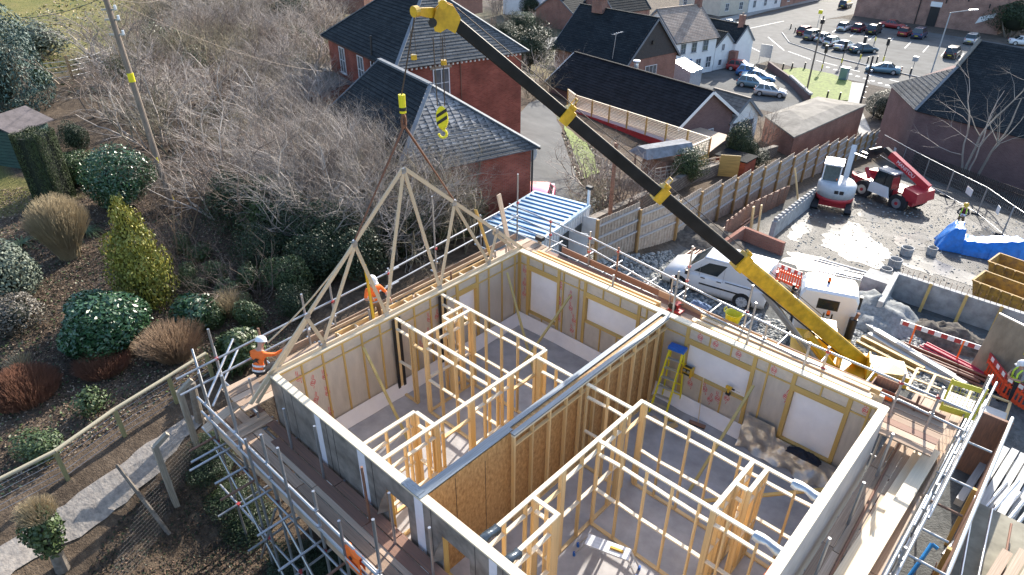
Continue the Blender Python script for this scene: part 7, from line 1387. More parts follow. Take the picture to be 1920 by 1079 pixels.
lwp = [G(*q) for q in ((1440, 128), (1480, 158), (1516, 192))]; lw = thing('low_wall', 'low dark boundary wall between the small car park and the grass', 'wall', lwp[1])
for a, b2 in zip(lwp, lwp[1:]): MB().beam(a+V((0, 0, .45)), b2+V((0, 0, .45)), .3, .95).build('wall', MATS['brick_purple'], lw)
for k in range(16): q = lwp[1].lerp(lwp[2], k/15); MB().box(q+V((-.2, -.2, .9)), q+V((.2, .2, 1.15))).build('coping', concrete, lw)
q = G(1432, 118); t = thing('estate_board', 'pale notice board by the small car park wall', 'sign', q); MB().box(q+V((-.9, -.05, .8)), q+V((.9, .05, 2.6))).build('board', MATS['machine_grey'], t); tube('leg', q+V((-.8, 0, 0)), q+V((-.8, 0, 2.6)), .05, galv, t); tube('leg', q+V((.8, 0, 0)), q+V((.8, 0, 2.6)), .05, galv, t)
# ------------------------------------------------------------------ site cabin
NRc, FRc, NLc = at(1015, 450, .15), at(1106, 385, .15), at(898, 424, .15); uc, vc = (FRc-NRc), (NLc-NRc); Lc = uc.length; uc.normalize(); vc = V((-uc.y, uc.x, 0)); Wc = 3.0; blue_w = mat('cabin_blue', (.03, .17, .38), .45, .1, var=.2, bump=.05, world=True); pale_b = mat('roof_paleblue', (.50, .62, .72), .35, .2, var=.2, scale=3, bump=.05, world=True); cabw = mat('cabin_white', (.58, .61, .64), .5, .1, var=.15, scale=2, bump=.05, world=True)
CP = lambda u, v_, z: NRc+uc*u+vc*v_+V((0, 0, z)); cb = thing('site_cabin', 'white steel site cabin with a blue ribbed roof behind the rear corner', 'cabin', CP(Lc/2, Wc/2, -2.45))
MB().hexa([CP(*q) for q in ((0, 0, -2.5), (Lc, 0, -2.5), (Lc, Wc, -2.5), (0, Wc, -2.5), (0, 0, -.02), (Lc, 0, -.02), (Lc, Wc, -.02), (0, Wc, -.02))]).build('body', cabw, cb)
MB().hexa([CP(*q) for q in ((-.04, -.04, -.12), (Lc+.04, -.04, -.12), (Lc+.04, Wc+.04, -.12), (-.04, Wc+.04, -.12), (-.04, -.04, 0), (Lc+.04, -.04, 0), (Lc+.04, Wc+.04, 0), (-.04, Wc+.04, 0))]).build('roof', pale_b, cb)
for k in range(11): u = .2+k*(Lc-.4)/10; beam('roof_rib', CP(u, .12, .02), CP(u, Wc-.1, .02), .07, .05, blue_w, cb)
for k in range(18): u = .1+k*(Lc-.2)/17; beam('wall_rib', CP(u, -.015, -2.4), CP(u, -.015, -.15), .09, .03, cabw, cb, vc)
for u0, u1, z0, z1, nm, m in ((1.5, 2.3, -2.4, -.5, 'doorway', glass), (2.9, 3.5, -1.5, -.6, 'window', glass)): MB().hexa([CP(u0, -.05, z0), CP(u1, -.05, z0), CP(u1, -.03, z0), CP(u0, -.03, z0), CP(u0, -.05, z1), CP(u1, -.05, z1), CP(u1, -.03, z1), CP(u0, -.03, z1)]).build(nm, m, cb)
MB().prism([CP(2.3, -.05, -2.4), CP(2.45, -.9, -2.4), CP(2.45, -.9, -.5), CP(2.3, -.05, -.5)], uc*.04).build('door', cabw, cb); MB().prism([CP(3.6, -.05, -1.6), CP(3.7, -.8, -1.6), CP(3.7, -.8, -.3), CP(3.6, -.05, -.3)], uc*.04).build('shutter', cabw, cb)
nb = CP(.9, -.9, -1.7); t = thing('notice_board', 'grey hoarding board with a red and white notice beside the cabin', 'sign', nb-V((0, 0, 1))); MB().prism([nb, nb+V((1.4, -.2, 0)), nb+V((1.4, -.2, .9)), nb+V((0, 0, .9))], V((0, .04, 0))).build('board', MATS['machine_grey'], t); MB().prism([nb+V((1.0, -.16, .1)), nb+V((1.38, -.215, .1)), nb+V((1.38, -.215, .7)), nb+V((1.0, -.16, .7))], V((0, -.012, 0))).build('notice', white_p, t); MB().prism([nb+V((1.08, -.19, .4)), nb+V((1.3, -.22, .4)), nb+V((1.3, -.22, .6)), nb+V((1.08, -.19, .6))], V((0, -.012, 0))).build('red_mark', redpaint, t)
for u, v, z, lab in ((1105, 355, .3, 'white security camera post behind the cabin'), (1012, 450, 1.4, 'timber camera post at the near corner of the cabin')):
    p = at(u, v, z+.6); t = thing('camera_post', lab, 'camera', p-V((0, 0, 2))); beam('post', p-V((0, 0, 2)), p, .1, .1, wood_t if u < 1050 else white_p, t); MB().box(p+V((-.14, -.1, 0)), p+V((.16, .1, .14))).build('camera', black, t)
# ------------------------------------------------------------------ yard: walls, skips, tarp, barriers, pipes
def box_at(name, c, a, L, Wd, Hh, th, m, par, rim=None):
    c = V(c); d, s_ = V((math.cos(a), math.sin(a), 0)), V((-math.sin(a), math.cos(a), 0)); fl = .82
    ring = lambda z, k, o: [c+d*sx*(L/2*k-o)+s_*sy*(Wd/2*(k*.5+.5)-o)+V((0, 0, z)) for sx, sy in ((-1, -1), (1, -1), (1, 1), (-1, 1))]
    o0, o1, i1, i0 = ring(0, fl, 0), ring(Hh, 1, 0), ring(Hh, 1, th), ring(.08, fl, th); MB().loft([o0, o1]).build if 0 else None
    mb = MB(); mb.loft([o0, o1, i1, i0], cap=False); mb.add(i0, [(0, 1, 2, 3)]); mb.add(o0, [(3, 2, 1, 0)]); mb.mi = 0; mb.build(name, m, par)
    for i in range(4): beam('rim', o1[i]+V((0, 0, .02)), o1[(i+1) % 4]+V((0, 0, .02)), .08, .07, rim or m, par)
skm = mat('skip_yellow', (.50, .28, .04), .7, col2=(.20, .12, .05), var=.35, scale=4, bump=.1, world=True)
sg0, sg1 = at(1825, 548, -2.6), at(1935, 590, -2.6); sa = math.atan2((sg1-sg0).y, (sg1-sg0).x)
for k, (u, v, lab) in enumerate(((1885, 572, 'yellow rubbish skip nearer the concrete wall'), (1910, 533, 'yellow rubbish skip next to the blue tarpaulin'))):
    p = gnd(u, v); t = thing('skip', lab, 'skip', p, 0, 'yellow skips'); box_at('shell', p, sa, 2.9, 1.45, .9, .06, skm, t)
    d, s_ = V((math.cos(sa), math.sin(sa), 0)), V((-math.sin(sa), math.cos(sa), 0))
    for j in range(6): q = p+d*(-1.1+j*.44)-s_*.72; beam('rib', q+V((0, 0, .1)), q-s_*.1+V((0, 0, .95)), .07, .06, skm, t)
    MB().add([p+d*a+s_*b2+V((0, 0, .3+.1*float(vnoise(a*3, b2*4)))) for a in (-1.2, -.4, .4, 1.2) for b2 in (-.6, 0, .6)], [(i*3+j, i*3+3+j, i*3+4+j, i*3+1+j) for i in range(3) for j in range(2)]).build('rubble', mat('rubble', (.16, .13, .10), .95, var=.5, scale=6, bump=.5), t)
# blue tarpaulin over a stack
tv_ = []; nu, nv = 90, 36; t0, t1, t2 = gnd(1756, 468), gnd(1930, 505), gnd(1790, 428); tu = (t1-t0); tvv = (t2-t0)*1.0; tvv = V((-tu.y, tu.x, 0)).normalized()*2.2
for i in range(nu+1):
    for j in range(nv+1):
        f, g_ = i/nu, j/nv; e = min(1, f*7, (1-f)*7)*min(1, g_*5, (1-g_)*5); hgt = (1.35 if f < .25 else .75+.75*max(0, (f-.45)/.55))*(e**.6); w_ = float(vnoise(f*9, g_*4))*.4+float(vnoise(f*22+3, g_*5))*.3+float(vnoise(f*45+3, g_*14))*.08
        q = t0+tu*f+tvv*g_+V((w_*.4, w_*.4, 0)); tv_.append(V((q.x, q.y, H(q.x, q.y)+.02+max(0, hgt*(1+w_*.35)))))
tag(MB().add(tv_, [(i*(nv+1)+j, (i+1)*(nv+1)+j, (i+1)*(nv+1)+j+1, i*(nv+1)+j+1) for i in range(nu) for j in range(nv)]).build('tarpaulin', mat('tarp_blue', (.015, .19, .62), .42, var=.25, scale=4, bump=.9, bscale=5, world=True), None, True), 'bright blue tarpaulin thrown over a stack in the yard', 'tarpaulin')
# concrete walled bay
cq = [at(*q, -2.2) for q in ((1652, 566), (1682, 511), (1935, 592))]; cbay = thing('concrete_bay', 'grey concrete retaining walls forming an open bay beside the skips', 'wall', cq[1]-V((0, 0, 2)))
for a, b2 in zip(cq, cq[1:]):
    a0_, b0_2 = V((a.x, a.y, -5.2)), V((b2.x, b2.y, -5.2)); MB().beam((a0_+a)/2, (b0_2+b2)/2, .22, a.z-a0_.z).build('wall_panel', concrete, cbay)
for f in (.28, .55, .8): q = cq[1].lerp(cq[2], f); s_ = V((-(cq[2]-cq[1]).y, (cq[2]-cq[1]).x, 0)).normalized(); s_ = s_ if (CAM-q).dot(s_) > 0 else -s_; beam('prop', q+s_*.15+V((0, 0, .05)), q+s_*.75+V((0, 0, -1.6)), .12, .08, wood_y, cbay); beam('sole_board', q+s_*.7+V((0, 0, -1.35)), q+s_*.75+V((0, 0, -1.95)), .5, .05, wood_br, cbay, s_)
for k in range(22): q = cq[1].lerp(cq[2], .04+k*.042); tube('starter_bar', q-V((0, 0, .1)), q+V((0, 0, .3)), .01, tube_r, cbay)
cw2 = [at(*q, -3.0) for q in ((1470, 462), (1395, 432), (1340, 470))]; cb2 = thing('concrete_pit', 'shuttered pit with brown boards behind the white van', 'wall', cw2[0]-V((0, 0, 2)))
for a, b2 in zip(cw2, cw2[1:]): MB().beam(a-V((0, 0, .6)), b2-V((0, 0, .6)), .2, 1.6).build('wall_panel', brick_d, cb2)
sp = [gnd(*q) for q in ((1445, 445), (1525, 380))]; t = thing('block_wall', 'low block wall with a toothed top beside the wet yard', 'wall', sp[0]); MB().beam(sp[0]+V((0, 0, .45)), sp[1]+V((0, 0, .45)), .25, .95).build('wall', concrete, t)
for k in range(14): q = sp[0].lerp(sp[1], (k+.5)/14); MB().box(q+V((-.1, -.1, .92)), q+V((.1, .1, 1.12))).build('block', concrete, t)
shp_ = [gnd(*q) for q in ((1355, 452), (1400, 415), (1470, 380))]; t = thing('sheet_piling', 'rusty brown corrugated sheets below the timber fence', 'sheet piling', shp_[1])
for a, b2 in zip(shp_, shp_[1:]):
    for k in range(12): q = a.lerp(b2, k/12); r_ = a.lerp(b2, (k+.9)/12); beam('sheet', q+V((0, 0, .5+.05*(k % 2))), r_+V((.08*(k % 2), 0, .5)), .05, 1.3, wood_br, t)
def barrier(a, b2, lab, m=None):
    m = m or mat('barrier_orange', (.80, .09, .03), .5, var=.15, bump=.03); a, b2 = V(a), V(b2); t = thing('chapter_barrier', lab, 'barrier', (a+b2)/2); d = b2-a; dn_ = d.normalized()
    for z, h in ((.18, .12), (.62, .1)): beam('rail', a+V((0, 0, z)), b2+V((0, 0, z)), .06, h, m, t)
    beam('top_board', a+V((0, 0, .86)), b2+V((0, 0, .86)), .05, .2, redpaint, t)
    for k in range(4): q = a+d*(k*.27+.02); beam('white_panel', q+V((0, 0, .86)), q+d*.12+V((0, 0, .86)), .065, .16, white_p, t)
    for k in range(11): q = a+d*k/10; beam('bar', q+V((0, 0, .1)), q+V((0, 0, .78)), .06, .05, m, t)
    for q in (a+d*.1, b2-d*.1): s_ = V((-dn_.y, dn_.x, 0)); beam('foot', q-s_*.3+V((0, 0, .04)), q+s_*.3+V((0, 0, .04)), .1, .08, black, t)
barrier(gnd(1452, 527), gnd(1496, 545), 'red plastic barrier behind the crane boom beside the van'); barrier(gnd(1500, 546), gnd(1545, 556), 'second red plastic barrier behind the white crane cab')
barrier(gnd(1835, 692), gnd(1870, 742), 'orange plastic barrier at the corner of the plywood hoarding'); barrier(gnd(1873, 745), gnd(1945, 790), 'orange plastic barrier beside the man in the white helmet')
bl = thing('barrier_plank', 'red and white striped plank barrier across the spoil heap', 'barrier', gnd(1750, 680)); a, b2 = gnd(1676, 638)+V((0, 0, .9)), gnd(1822, 688)+V((0, 0, .9))
beam('plank', a, b2, .04, .2, white_p, bl)
for k in range(6): beam('red_stripe', a.lerp(b2, .03+k*.165), a.lerp(b2, .11+k*.165), .05, .19, redpaint, bl)
for f in (.2, .8): q = a.lerp(b2, f); beam('post', V((q.x, q.y, H(q.x, q.y))), q+V((0, 0, .1)), .06, .06, orange, bl)
plyw = mat('plywood_weathered', (.30, .24, .17), .8, var=.35, scale=2, bump=.1, world=True, stretch=(1, 1, .4))
a, b2 = gnd(1818, 690), gnd(1965, 775); hd2 = thing('plywood_hoarding', 'weathered plywood sheet leaning upright with a small yellow notice', 'hoarding', (a+b2)/2); b2 = a+(b2-a).normalized()*4.5; nrp = V((-(b2-a).y, (b2-a).x, 0)).normalized(); nrp = nrp if (CAM-a).dot(nrp) > 0 else -nrp
MB().prism([a, b2, b2+V((0, 0, 2.4))-nrp*.35, a+V((0, 0, 2.4))-nrp*.35], nrp*.03).build('sheet', plyw, hd2); nq = a.lerp(b2, .3)+V((0, 0, 1.5))-nrp*.17; d = (b2-a).normalized(); MB().prism([nq, nq+d*.4, nq+d*.4+V((0, 0, .32))-nrp*.045, nq+V((0, 0, .32))-nrp*.045], nrp*.012).build('yellow_notice', yellow_b, hd2)
beam('batten', a+V((0, 0, 2.42))-nrp*.36, b2+V((0, 0, 2.42))-nrp*.36, .08, .06, alu, hd2)
def bundle(pa, pb, n_, r, m, lab, name='pipe', wd=.12, z=.06, cat='pipes', box=False):
    a, b2 = gnd(*pa), gnd(*pb); d = (b2-a).normalized(); s_ = V((-d.y, d.x, 0)); t = thing(name+'_bundle', lab, cat, (a+b2)/2)
    for k in range(n_):
        o = s_*wd*(k-(n_-1)/2)+V((0, 0, z+(.0 if k % 2 == 0 else r*1.2)+.02*(k % 3))); j = d*random.uniform(-.3, .3)
        (beam(name, a+o+j, b2+o+j, r*2, r*2.4, m, t) if box else tube(name, a+o+j, b2+o+j, r, m, t))
duct = mat('red_duct', (.55, .03, .07), .45, var=.15, bump=.02); brownp = mat('brown_pipe', (.24, .09, .05), .45, var=.2, bump=.02); greyd = mat('grey_pipe', (.42, .43, .43), .5, var=.2, bump=.02)
bundle((1740, 655), (1850, 712), 4, .05, duct, 'bundle of crimson ducts behind the right rear scaffold'); bundle((1690, 655), (1850, 722), 7, .055, brownp, 'bundle of brown drain pipes in front of the crimson ducts'); bundle((1625, 625), (1790, 725), 3, .1, greyd, 'long grey beams lying right of the crane', 'beam', .22, .12, 'beams', True); bundle((1605, 640), (1720, 700), 2, .07, wood_y, 'two yellow timbers beside the grey beams', 'timber', .3, .08, 'timber', True)
bundle((1290, 490), (1410, 405), 6, .055, brownp, 'brown pipes lying behind the white van'); bundle((1300, 500), (1400, 430), 3, .07, black, 'black pipes beside the brown pipes by the fence'); bundle((1530, 520), (1640, 545), 6, .03, alu, 'aluminium ladders and tubes stacked behind the crane cab', 'tube', .12, .5); bundle((1528, 495), (1650, 530), 3, .04, greyd, 'long scaffold tubes lying at the edge of the puddle', 'tube', .12, .25)
bundle((1830, 985), (1900, 870), 6, .1, greyd, 'stack of grey scaffold boards at the lower right', 'board', .24, .35, 'boards', True); bundle((1790, 1079), (1905, 940), 5, .06, MATS['galvanised_tube'], 'loose scaffold tubes at the lower right corner', 'tube', .2, .5)
for k, (u, v, r_, lab) in enumerate(((1698, 478, .32, 'grey manhole ring at the far edge of the puddle'), (1676, 500, .32, 'grey manhole ring nearer the concrete bay'), (1658, 518, .28, 'grey manhole ring at the bay corner'), (1745, 478, .26, 'small pale chamber cover near the tarpaulin'))):
    p = gnd(u, v); tag(MB().lathe([(r_, 0), (r_, .45), (r_*.85, .45), (r_*.85, .2)], p, 18).build('manhole_ring', concrete), lab, 'manhole')
def heap(u, v, sx, sy, h, m, lab, seed):
    p = gnd(u, v); k = 22; vs = []
    for j in range(k+1):
        for i in range(k+1):
            a, b2 = i/k*2-1, j/k*2-1; e = max(0, 1-a*a-b2*b2); q = (p.x+a*sx, p.y+b2*sy); vs.append((q[0], q[1], H(*q)-.06+h*e**.8*(1+.7*float(vnoise(a*4+seed, b2*4)))+.12*float(vnoise(a*11+seed, b2*11))*(e > 0)))
    tag(MB().add(vs, [(j*(k+1)+i, j*(k+1)+i+1, (j+1)*(k+1)+i+1, (j+1)*(k+1)+i) for j in range(k) for i in range(k)]).build('spoil_heap', m, None, True), lab, 'spoil heap')
spoil = mat('spoil', (.11, .095, .08), .95, var=.6, scale=5, bump=.8, bscale=9, world=True); shale = mat('shale', (.24, .25, .25), .9, var=.35, scale=7, bump=.6, bscale=12, world=True)
heap(1780, 636, 1.7, 1.1, .6, spoil, 'dark spoil heap behind the red and white plank', 1); heap(1640, 590, 1.9, 1.9, .8, shale, 'grey stone heap beside the crane cab', 2); heap(1310, 440, 2.6, 2.2, .7, spoil, 'dark earth bank at the foot of the timber fence', 3); heap(1600, 345, 2.4, 1.5, .9, mat('rubbish', (.09, .08, .075), .9, var=.6, scale=6, bump=.8, world=True), 'dark rubbish heap behind the excavator', 4)
for k, (u, v, h, lab) in enumerate(((1408, 428, 1.3, 'pair of pale timber stakes by the block wall'), (1420, 438, 1.7, 'tall pale timber stake by the block wall'), (1497, 385, 2.2, 'leaning pale timber plank against the fence'))):
    p = gnd(u, v); tag(beam('timber_stake', p, p+V((-.1 if k < 2 else -.9, 0 if k < 2 else .4, h)), .22 if k == 0 else .12, .08, wood, None, (1, 0, 0)), lab, 'timber')
p = gnd(1590, 590); t = thing('cement_mixer_body', 'grey pallet of slabs behind the crane cab', 'pallet', gnd(1640, 545)); p = gnd(1640, 550); MB().box(p+V((-.6, -.5, .12)), p+V((.6, .5, .9))).build('slab_stack', concrete, t); MB().box(p+V((-.65, -.55, 0)), p+V((.65, .55, .12))).build('pallet', wood_t, t)
# scaffold gate, stair bay and shuttered trench at the right
gy = mat('gate_yellow', (.55, .52, .06), .5, var=.15, bump=.03); ga, gb_ = at(1762, 768, D+.1), at(1824, 788, D+.1); hgt = V((0, 0, 1.0)); t = thing('loading_gate', 'yellow scaffold safety gate at the right rear corner', 'gate', (ga+gb_)/2)
for q in (ga, gb_): tube('upright', q, q+hgt, .025, gy, t)
for z, h in ((.08, .18), (.9, .14)): beam('rail_plate', ga+V((0, 0, z)), gb_+V((0, 0, z)), .02, h, gy, t)
for k in range(1, 9): tube('mesh_rod', ga.lerp(gb_, k/9), ga.lerp(gb_, k/9)+hgt, .005, gy, t)
for k in range(1, 6): tube('mesh_rod', ga+hgt*k/6, gb_+hgt*k/6, .005, gy, t)
for k in range(3): q = at(1725+k*30, 745+k*12, -1.0); brn = None
fr_ = thing('stud_frame', 'pale timber stud frame lying on the ground below the safety gate', 'timber frame', at(1760, 750, -2.7)); fa, fb = at(1700, 730, -2.6), at(1880, 800, -2.6); d = (fb-fa); s_ = V((-d.y, d.x, 0)).normalized()*1.6
for o in (V(), s_, s_*.5): beam('rail', fa+o, fb+o, .09, .05, wood, fr_)
for k in range(6): beam('stud', fa+d*k/5, fa+d*k/5+s_, .09, .05, wood, fr_)
sheetm = mat('white_board', (.5, .48, .45), .6, var=.1, bump=.02); MB().prism([fa+d*.35+V((0, 0, .03)), fb+V((0, 0, .03)), fb+s_*.5+V((0, 0, .03)), fa+d*.35+s_*.5+V((0, 0, .03))], V((0, 0, .02))).build('sheet', sheetm, fr_)
sh2 = thing('trench_shutter', 'timber shuttered trench wall beside the right scaffold', 'retaining wall', (13.6, 10, -2.9)); MB().box((13.58, 2., -3.2), (13.66, 15.5, -.55)).build('panel', wood_br, sh2); tube('capping_tube', (13.62, 2, -.52), (13.62, 15.6, -.52), .05, alu, sh2); MB().box((12.75, 15.4, -3.2), (13.7, 15.5, -.6)).build('panel', wood_br, sh2)
for y in (4.5, 7, 9.5, 12): beam('waler_post', (13.48, y, -3), (13.48, y, -.7), .1, .1, wood_y, sh2)
tag(slab('concrete_pad', (13.72, 3.0, -3.2), (18.5, 12.8, -1.7), mat('pad', (.30, .28, .22), .9, var=.4, scale=1.2, bump=.2, world=True)), 'worn concrete pad at the lower right corner', 'concrete pad')
for k in range(9): tube('rebar', (12.9+.08*k, 7.2+.25*k, -2.7), (13.4, 8.2+.2*k, -1.6), .012, tube_r, sh2)
t = thing('blue_pipe', 'bright blue bent water pipe lying in the trench', 'pipe', (13.2, 9.6, -2.6)); MB().path([V((12.95, 8.9, -2.3)), V((13.1, 9.8, -1.7)), V((13.15, 10.2, -1.5)), V((13.3, 10.2, -1.55))], .05, 8).build('pipe', mat('blue_pipe', (.03, .30, .75), .4, var=.1, bump=0), t)
rc = random.Random(5)
for k in range(16):
    y0 = 3.5+rc.uniform(0, 6); x0 = 14.0+rc.uniform(0, 2.6); L_ = rc.uniform(2.5, 5); zz = -1.62+.07*(k % 4); a_ = rc.uniform(-.12, .12)
    tag(tube('scaffold_tube', (x0, y0, zz), (x0+a_*L_, y0+L_, zz+.03), .03, (galv, tube_r, alu)[k % 3]), 'loose steel scaffold tube lying on the worn concrete pad', 'tube', 'loose tubes on the concrete pad')
for k in range(7):
    y0 = 7.5+k*.25; tag(beam('scaffold_board', (14.2+.28*k, y0, -1.4+.02*k), (14.6+.3*k, y0+3.6, -1.35+.05*k), .225, .04, board_w), 'grey scaffold board lying loose above the concrete pad', 'board', 'loose boards at the lower right')
for k in range(5): tag(slab('timber_block', (12.95+.1*k, 5+1.1*k, -2.85), (13.35, 5.5+1.1*k, -2.6+.1*(k % 3)), (wood_t, wood_br, concrete, redpaint, bluep)[k]), ('pale', 'brown', 'grey', 'red', 'blue')[k]+' block of waste lying in the trench', 'waste')
# ------------------------------------------------------------------ people
DG = bpy.context.evaluated_depsgraph_get
def person(name, lab, M, J, mats, hel=None, extra=None):
    """J: joints in local space, facing +y. mats: dict group->material"""
    base = dict(pelvis=.125, spine=.115, chest=.135, neck=.055, head=.082, crown=.078, shL=.065, elL=.045, wrL=.032, haL=.034, hipL=.085, knL=.06, anL=.042, toeL=.04)
    E_ = [('pelvis', 'spine', 'shirt'), ('spine', 'chest', 'shirt'), ('chest', 'neck', 'skin'), ('neck', 'head', 'skin'), ('head', 'crown', 'skin')]
    for s_ in 'LR': E_ += [('chest', 'sh'+s_, 'shirt'), ('sh'+s_, 'el'+s_, 'sleeve'), ('el'+s_, 'wr'+s_, 'arm'), ('wr'+s_, 'ha'+s_, 'skin'), ('pelvis', 'hip'+s_, 'trousers'), ('hip'+s_, 'kn'+s_, 'trousers'), ('kn'+s_, 'an'+s_, 'trousers'), ('an'+s_, 'toe'+s_, 'boots')]
    J = {k: V(v) for k, v in J.items()}; R = {}
    for k in J: R[k] = base.get(k, base.get(k[:-1]+'L', .05))
    for s_ in 'LR':
        d = (J['ha'+s_]-J['wr'+s_]).normalized(); ax = V((1, 0, 0)) if abs(d.x) < .8 else V((0, 1, 0)); sd_ = d.cross(ax).normalized()
        for k in range(5):
            nm = f'f{k}{s_}'; L = (.05, .075, .085, .08, .065)[k]; off = sd_*((k-2)*.022 if k else -.05)
            J[nm] = J['ha'+s_]+off+d*.045; J[nm+'t'] = J['ha'+s_]+off*1.15+d*(.045+L*.5)-V((0, 0, .012)); R[nm] = .012; R[nm+'t'] = .009; E_ += [('ha'+s_, nm, 'skin'), (nm, nm+'t', 'skin')]
    names = list(J); ix = {k: i for i, k in enumerate(names)}; me = bpy.data.meshes.new(name); me.from_pydata([J[k] for k in names], [(ix[a], ix[b2]) for a, b2, _ in E_], [])
    b = bmesh.new(); b.from_mesh(me); ly = b.verts.layers.skin.verify(); b.verts.ensure_lookup_table()
    for i, k in enumerate(names): b.verts[i][ly].radius = (R[k]*(1.25 if k in ('chest', 'pelvis', 'spine') else 1), R[k]*(.85 if k in ('chest', 'pelvis', 'spine') else 1)); b.verts[i][ly].use_root = (k == 'pelvis')
    b.to_mesh(me); b.free(); o = bpy.data.objects.new(name, me); COL.objects.link(o); md = o.modifiers.new('skin', 'SKIN'); md.use_smooth_shade = True; o.modifiers.new('sub', 'SUBSURF').levels = 1
    m2 = bpy.data.meshes.new_from_object(o.evaluated_get(DG())); bpy.data.objects.remove(o)
    gl_ = ['skin', 'shirt', 'sleeve', 'arm', 'trousers', 'boots']; m2.materials.clear()
    for g_ in gl_: m2.materials.append(mats.get(g_, mats['skin']))
    A = np.array([J[a] for a, _, _ in E_]); B = np.array([J[c] for _, c, _ in E_]); gi = np.array([gl_.index(g_) for *_, g_ in E_]); C = np.array([p.center for p in m2.polygons]); AB = B-A
    tt = np.clip(np.einsum('pej,ej->pe', C[:, None]-A[None], AB)/(np.sum(AB*AB, 1)+1e-9), 0, 1); D_ = np.linalg.norm(C[:, None]-(A[None]+tt[..., None]*AB[None]), axis=2); m2.polygons.foreach_set('material_index', gi[D_.argmin(1)].astype(np.int32)); m2.polygons.foreach_set('use_smooth', [True]*len(m2.polygons))
    t = bpy.data.objects.new(name, m2); link(t, M); tag(t, lab, 'person')
    def kid(mb, nm, m, smooth=False): me_ = mb.mesh(nm, m, smooth); k_ = bpy.data.objects.new(nm, me_); COL.objects.link(k_); k_.parent = t; W[k_] = M; return k_
    hd_ = J['head'].lerp(J['crown'], .5); upv_ = (J['crown']-J['neck']).normalized(); fw = V((0, 1, 0)); fw = (fw-upv_*fw.dot(upv_)).normalized(); rt = fw.cross(upv_)
    fc = MB(); fc.tube(hd_+fw*.075-upv_*.005, hd_+fw*.11-upv_*.03, .014, 6, .018); kid(fc, 'nose', mats['skin'])
    for sg in (-1, 1): kid(MB().lathe([(.004, -.008), (.011, 0), (.004, .008)], hd_+fw*.082+rt*sg*.03+upv_*.012, 6), 'eye', black); kid(MB().beam(hd_+rt*sg*.085-upv_*.02, hd_+rt*sg*.095+upv_*.035, .02, .035), 'ear', mats['skin'])
    if hel:
        c = J['crown'].lerp(J['head'], .12); hm = MB(); rings = [[c+(rt*math.cos(a)*r_+fw*math.sin(a)*r_*1.12)+upv_*h for a in [k*math.pi/7 for k in range(14)]] for r_, h in ((.145, .0), (.138, .012), (.135, .04), (.12, .09), (.08, .13), (.02, .145))]; hm.loft(rings); hm.beam(c+fw*.12, c+fw*.21-upv_*.02, .17, .015, upv_); kid(hm, 'hard_hat', hel, True)
    elif 'hair' in mats: c = hd_+upv_*.03-fw*.015; kid(MB().loft([[c+(rt*math.cos(a)*r_+fw*math.sin(a)*r_)+upv_*h for a in [k*math.pi/6 for k in range(12)]] for r_, h in ((.09, -.04), (.1, .02), (.085, .07), (.03, .095))]), 'hair', mats['hair'], True)
    def band(zf, m=silverb, w_=.05):
        c = J['pelvis'].lerp(J['chest'], zf); ax = (J['chest']-J['pelvis']).normalized(); r2 = V((1, 0, 0)); f2 = ax.cross(r2)*-1; mb = MB(); rr = .178 if zf > .4 else .165
        ring = lambda h, k: [c+r2*math.cos(a)*rr*k+f2*math.sin(a)*rr*.74*k+ax*h for a in [q*math.pi/9 for q in range(18)]]; mb.loft([ring(-w_/2, 1.), ring(w_/2, 1.)], cap=False); kid(mb, 'reflective_band', m)
    if extra: extra(t, J, kid, band)
    return t
stand = dict(pelvis=(0, 0, .95), spine=(0, -.01, 1.12), chest=(0, 0, 1.36), neck=(0, .02, 1.5), head=(0, .03, 1.6), crown=(0, .03, 1.70), shL=(-.19, 0, 1.40), elL=(-.27, .02, 1.14), wrL=(-.25, .16, .95), haL=(-.24, .2, .88), shR=(.19, 0, 1.40), elR=(.27, .02, 1.14), wrR=(.25, .16, .95), haR=(.24, .2, .88), hipL=(-.095, 0, .9), knL=(-.12, .03, .5), anL=(-.13, 0, .09), toeL=(-.14, .17, .05), hipR=(.095, 0, .9), knR=(.12, .03, .5), anR=(.13, 0, .09), toeR=(.14, .17, .05))
tan_t = mat('tan_trousers', (.22, .12, .055), .85, var=.3, scale=9, bump=.4); dark_t = mat('dark_trousers', (.02, .022, .028), .85, var=.3, scale=9, bump=.4); greysh = mat('grey_shirt', (.24, .25, .26), .85, var=.2, scale=9, bump=.4); boot = mat('boot', (.05, .04, .035), .8, bump=.2); hw = mat('helmet_white', (.72, .74, .76), .35, var=.05, bump=0); maroon = mat('maroon_top', (.14, .02, .03), .85, var=.2, bump=.3)
fa_ = lambda dx, dy: math.atan2(dy, dx)-math.pi/2
wp = at(694, 607, D2); wp = V((-.62, wp.y-.05, D2))
J = dict(stand); J.update(elR=(.33, .14, 1.22), wrR=(.28, .36, 1.33), haR=(.27, .42, 1.36), elL=(-.36, .05, 1.16), wrL=(-.33, .28, 1.06), haL=(-.32, .34, 1.06), head=(.02, .05, 1.6), crown=(.03, .06, 1.70))
person('person', 'standing worker in an orange vest and white helmet steadying the truss', place(wp, fa_(.9, -.1)), J, dict(skin=skin_m, shirt=orange, sleeve=orange, arm=skin_m, trousers=tan_t, boots=boot), hw, lambda t, J, kid, band: (band(.15, MATS['machine_grey']), band(.5, MATS['machine_grey'])))
lv0, lv1 = onx(702, 606, -.02), onx(684, 497, -.2); lv0.z = HW; t = tag(beam('spirit_level', lv0, lv1, .03, .07, yellowp, None, (0, 1, 0)), 'long yellow spirit level held upright by the standing worker', 'spirit level')
kp_ = at(492, 700, D2-.02)
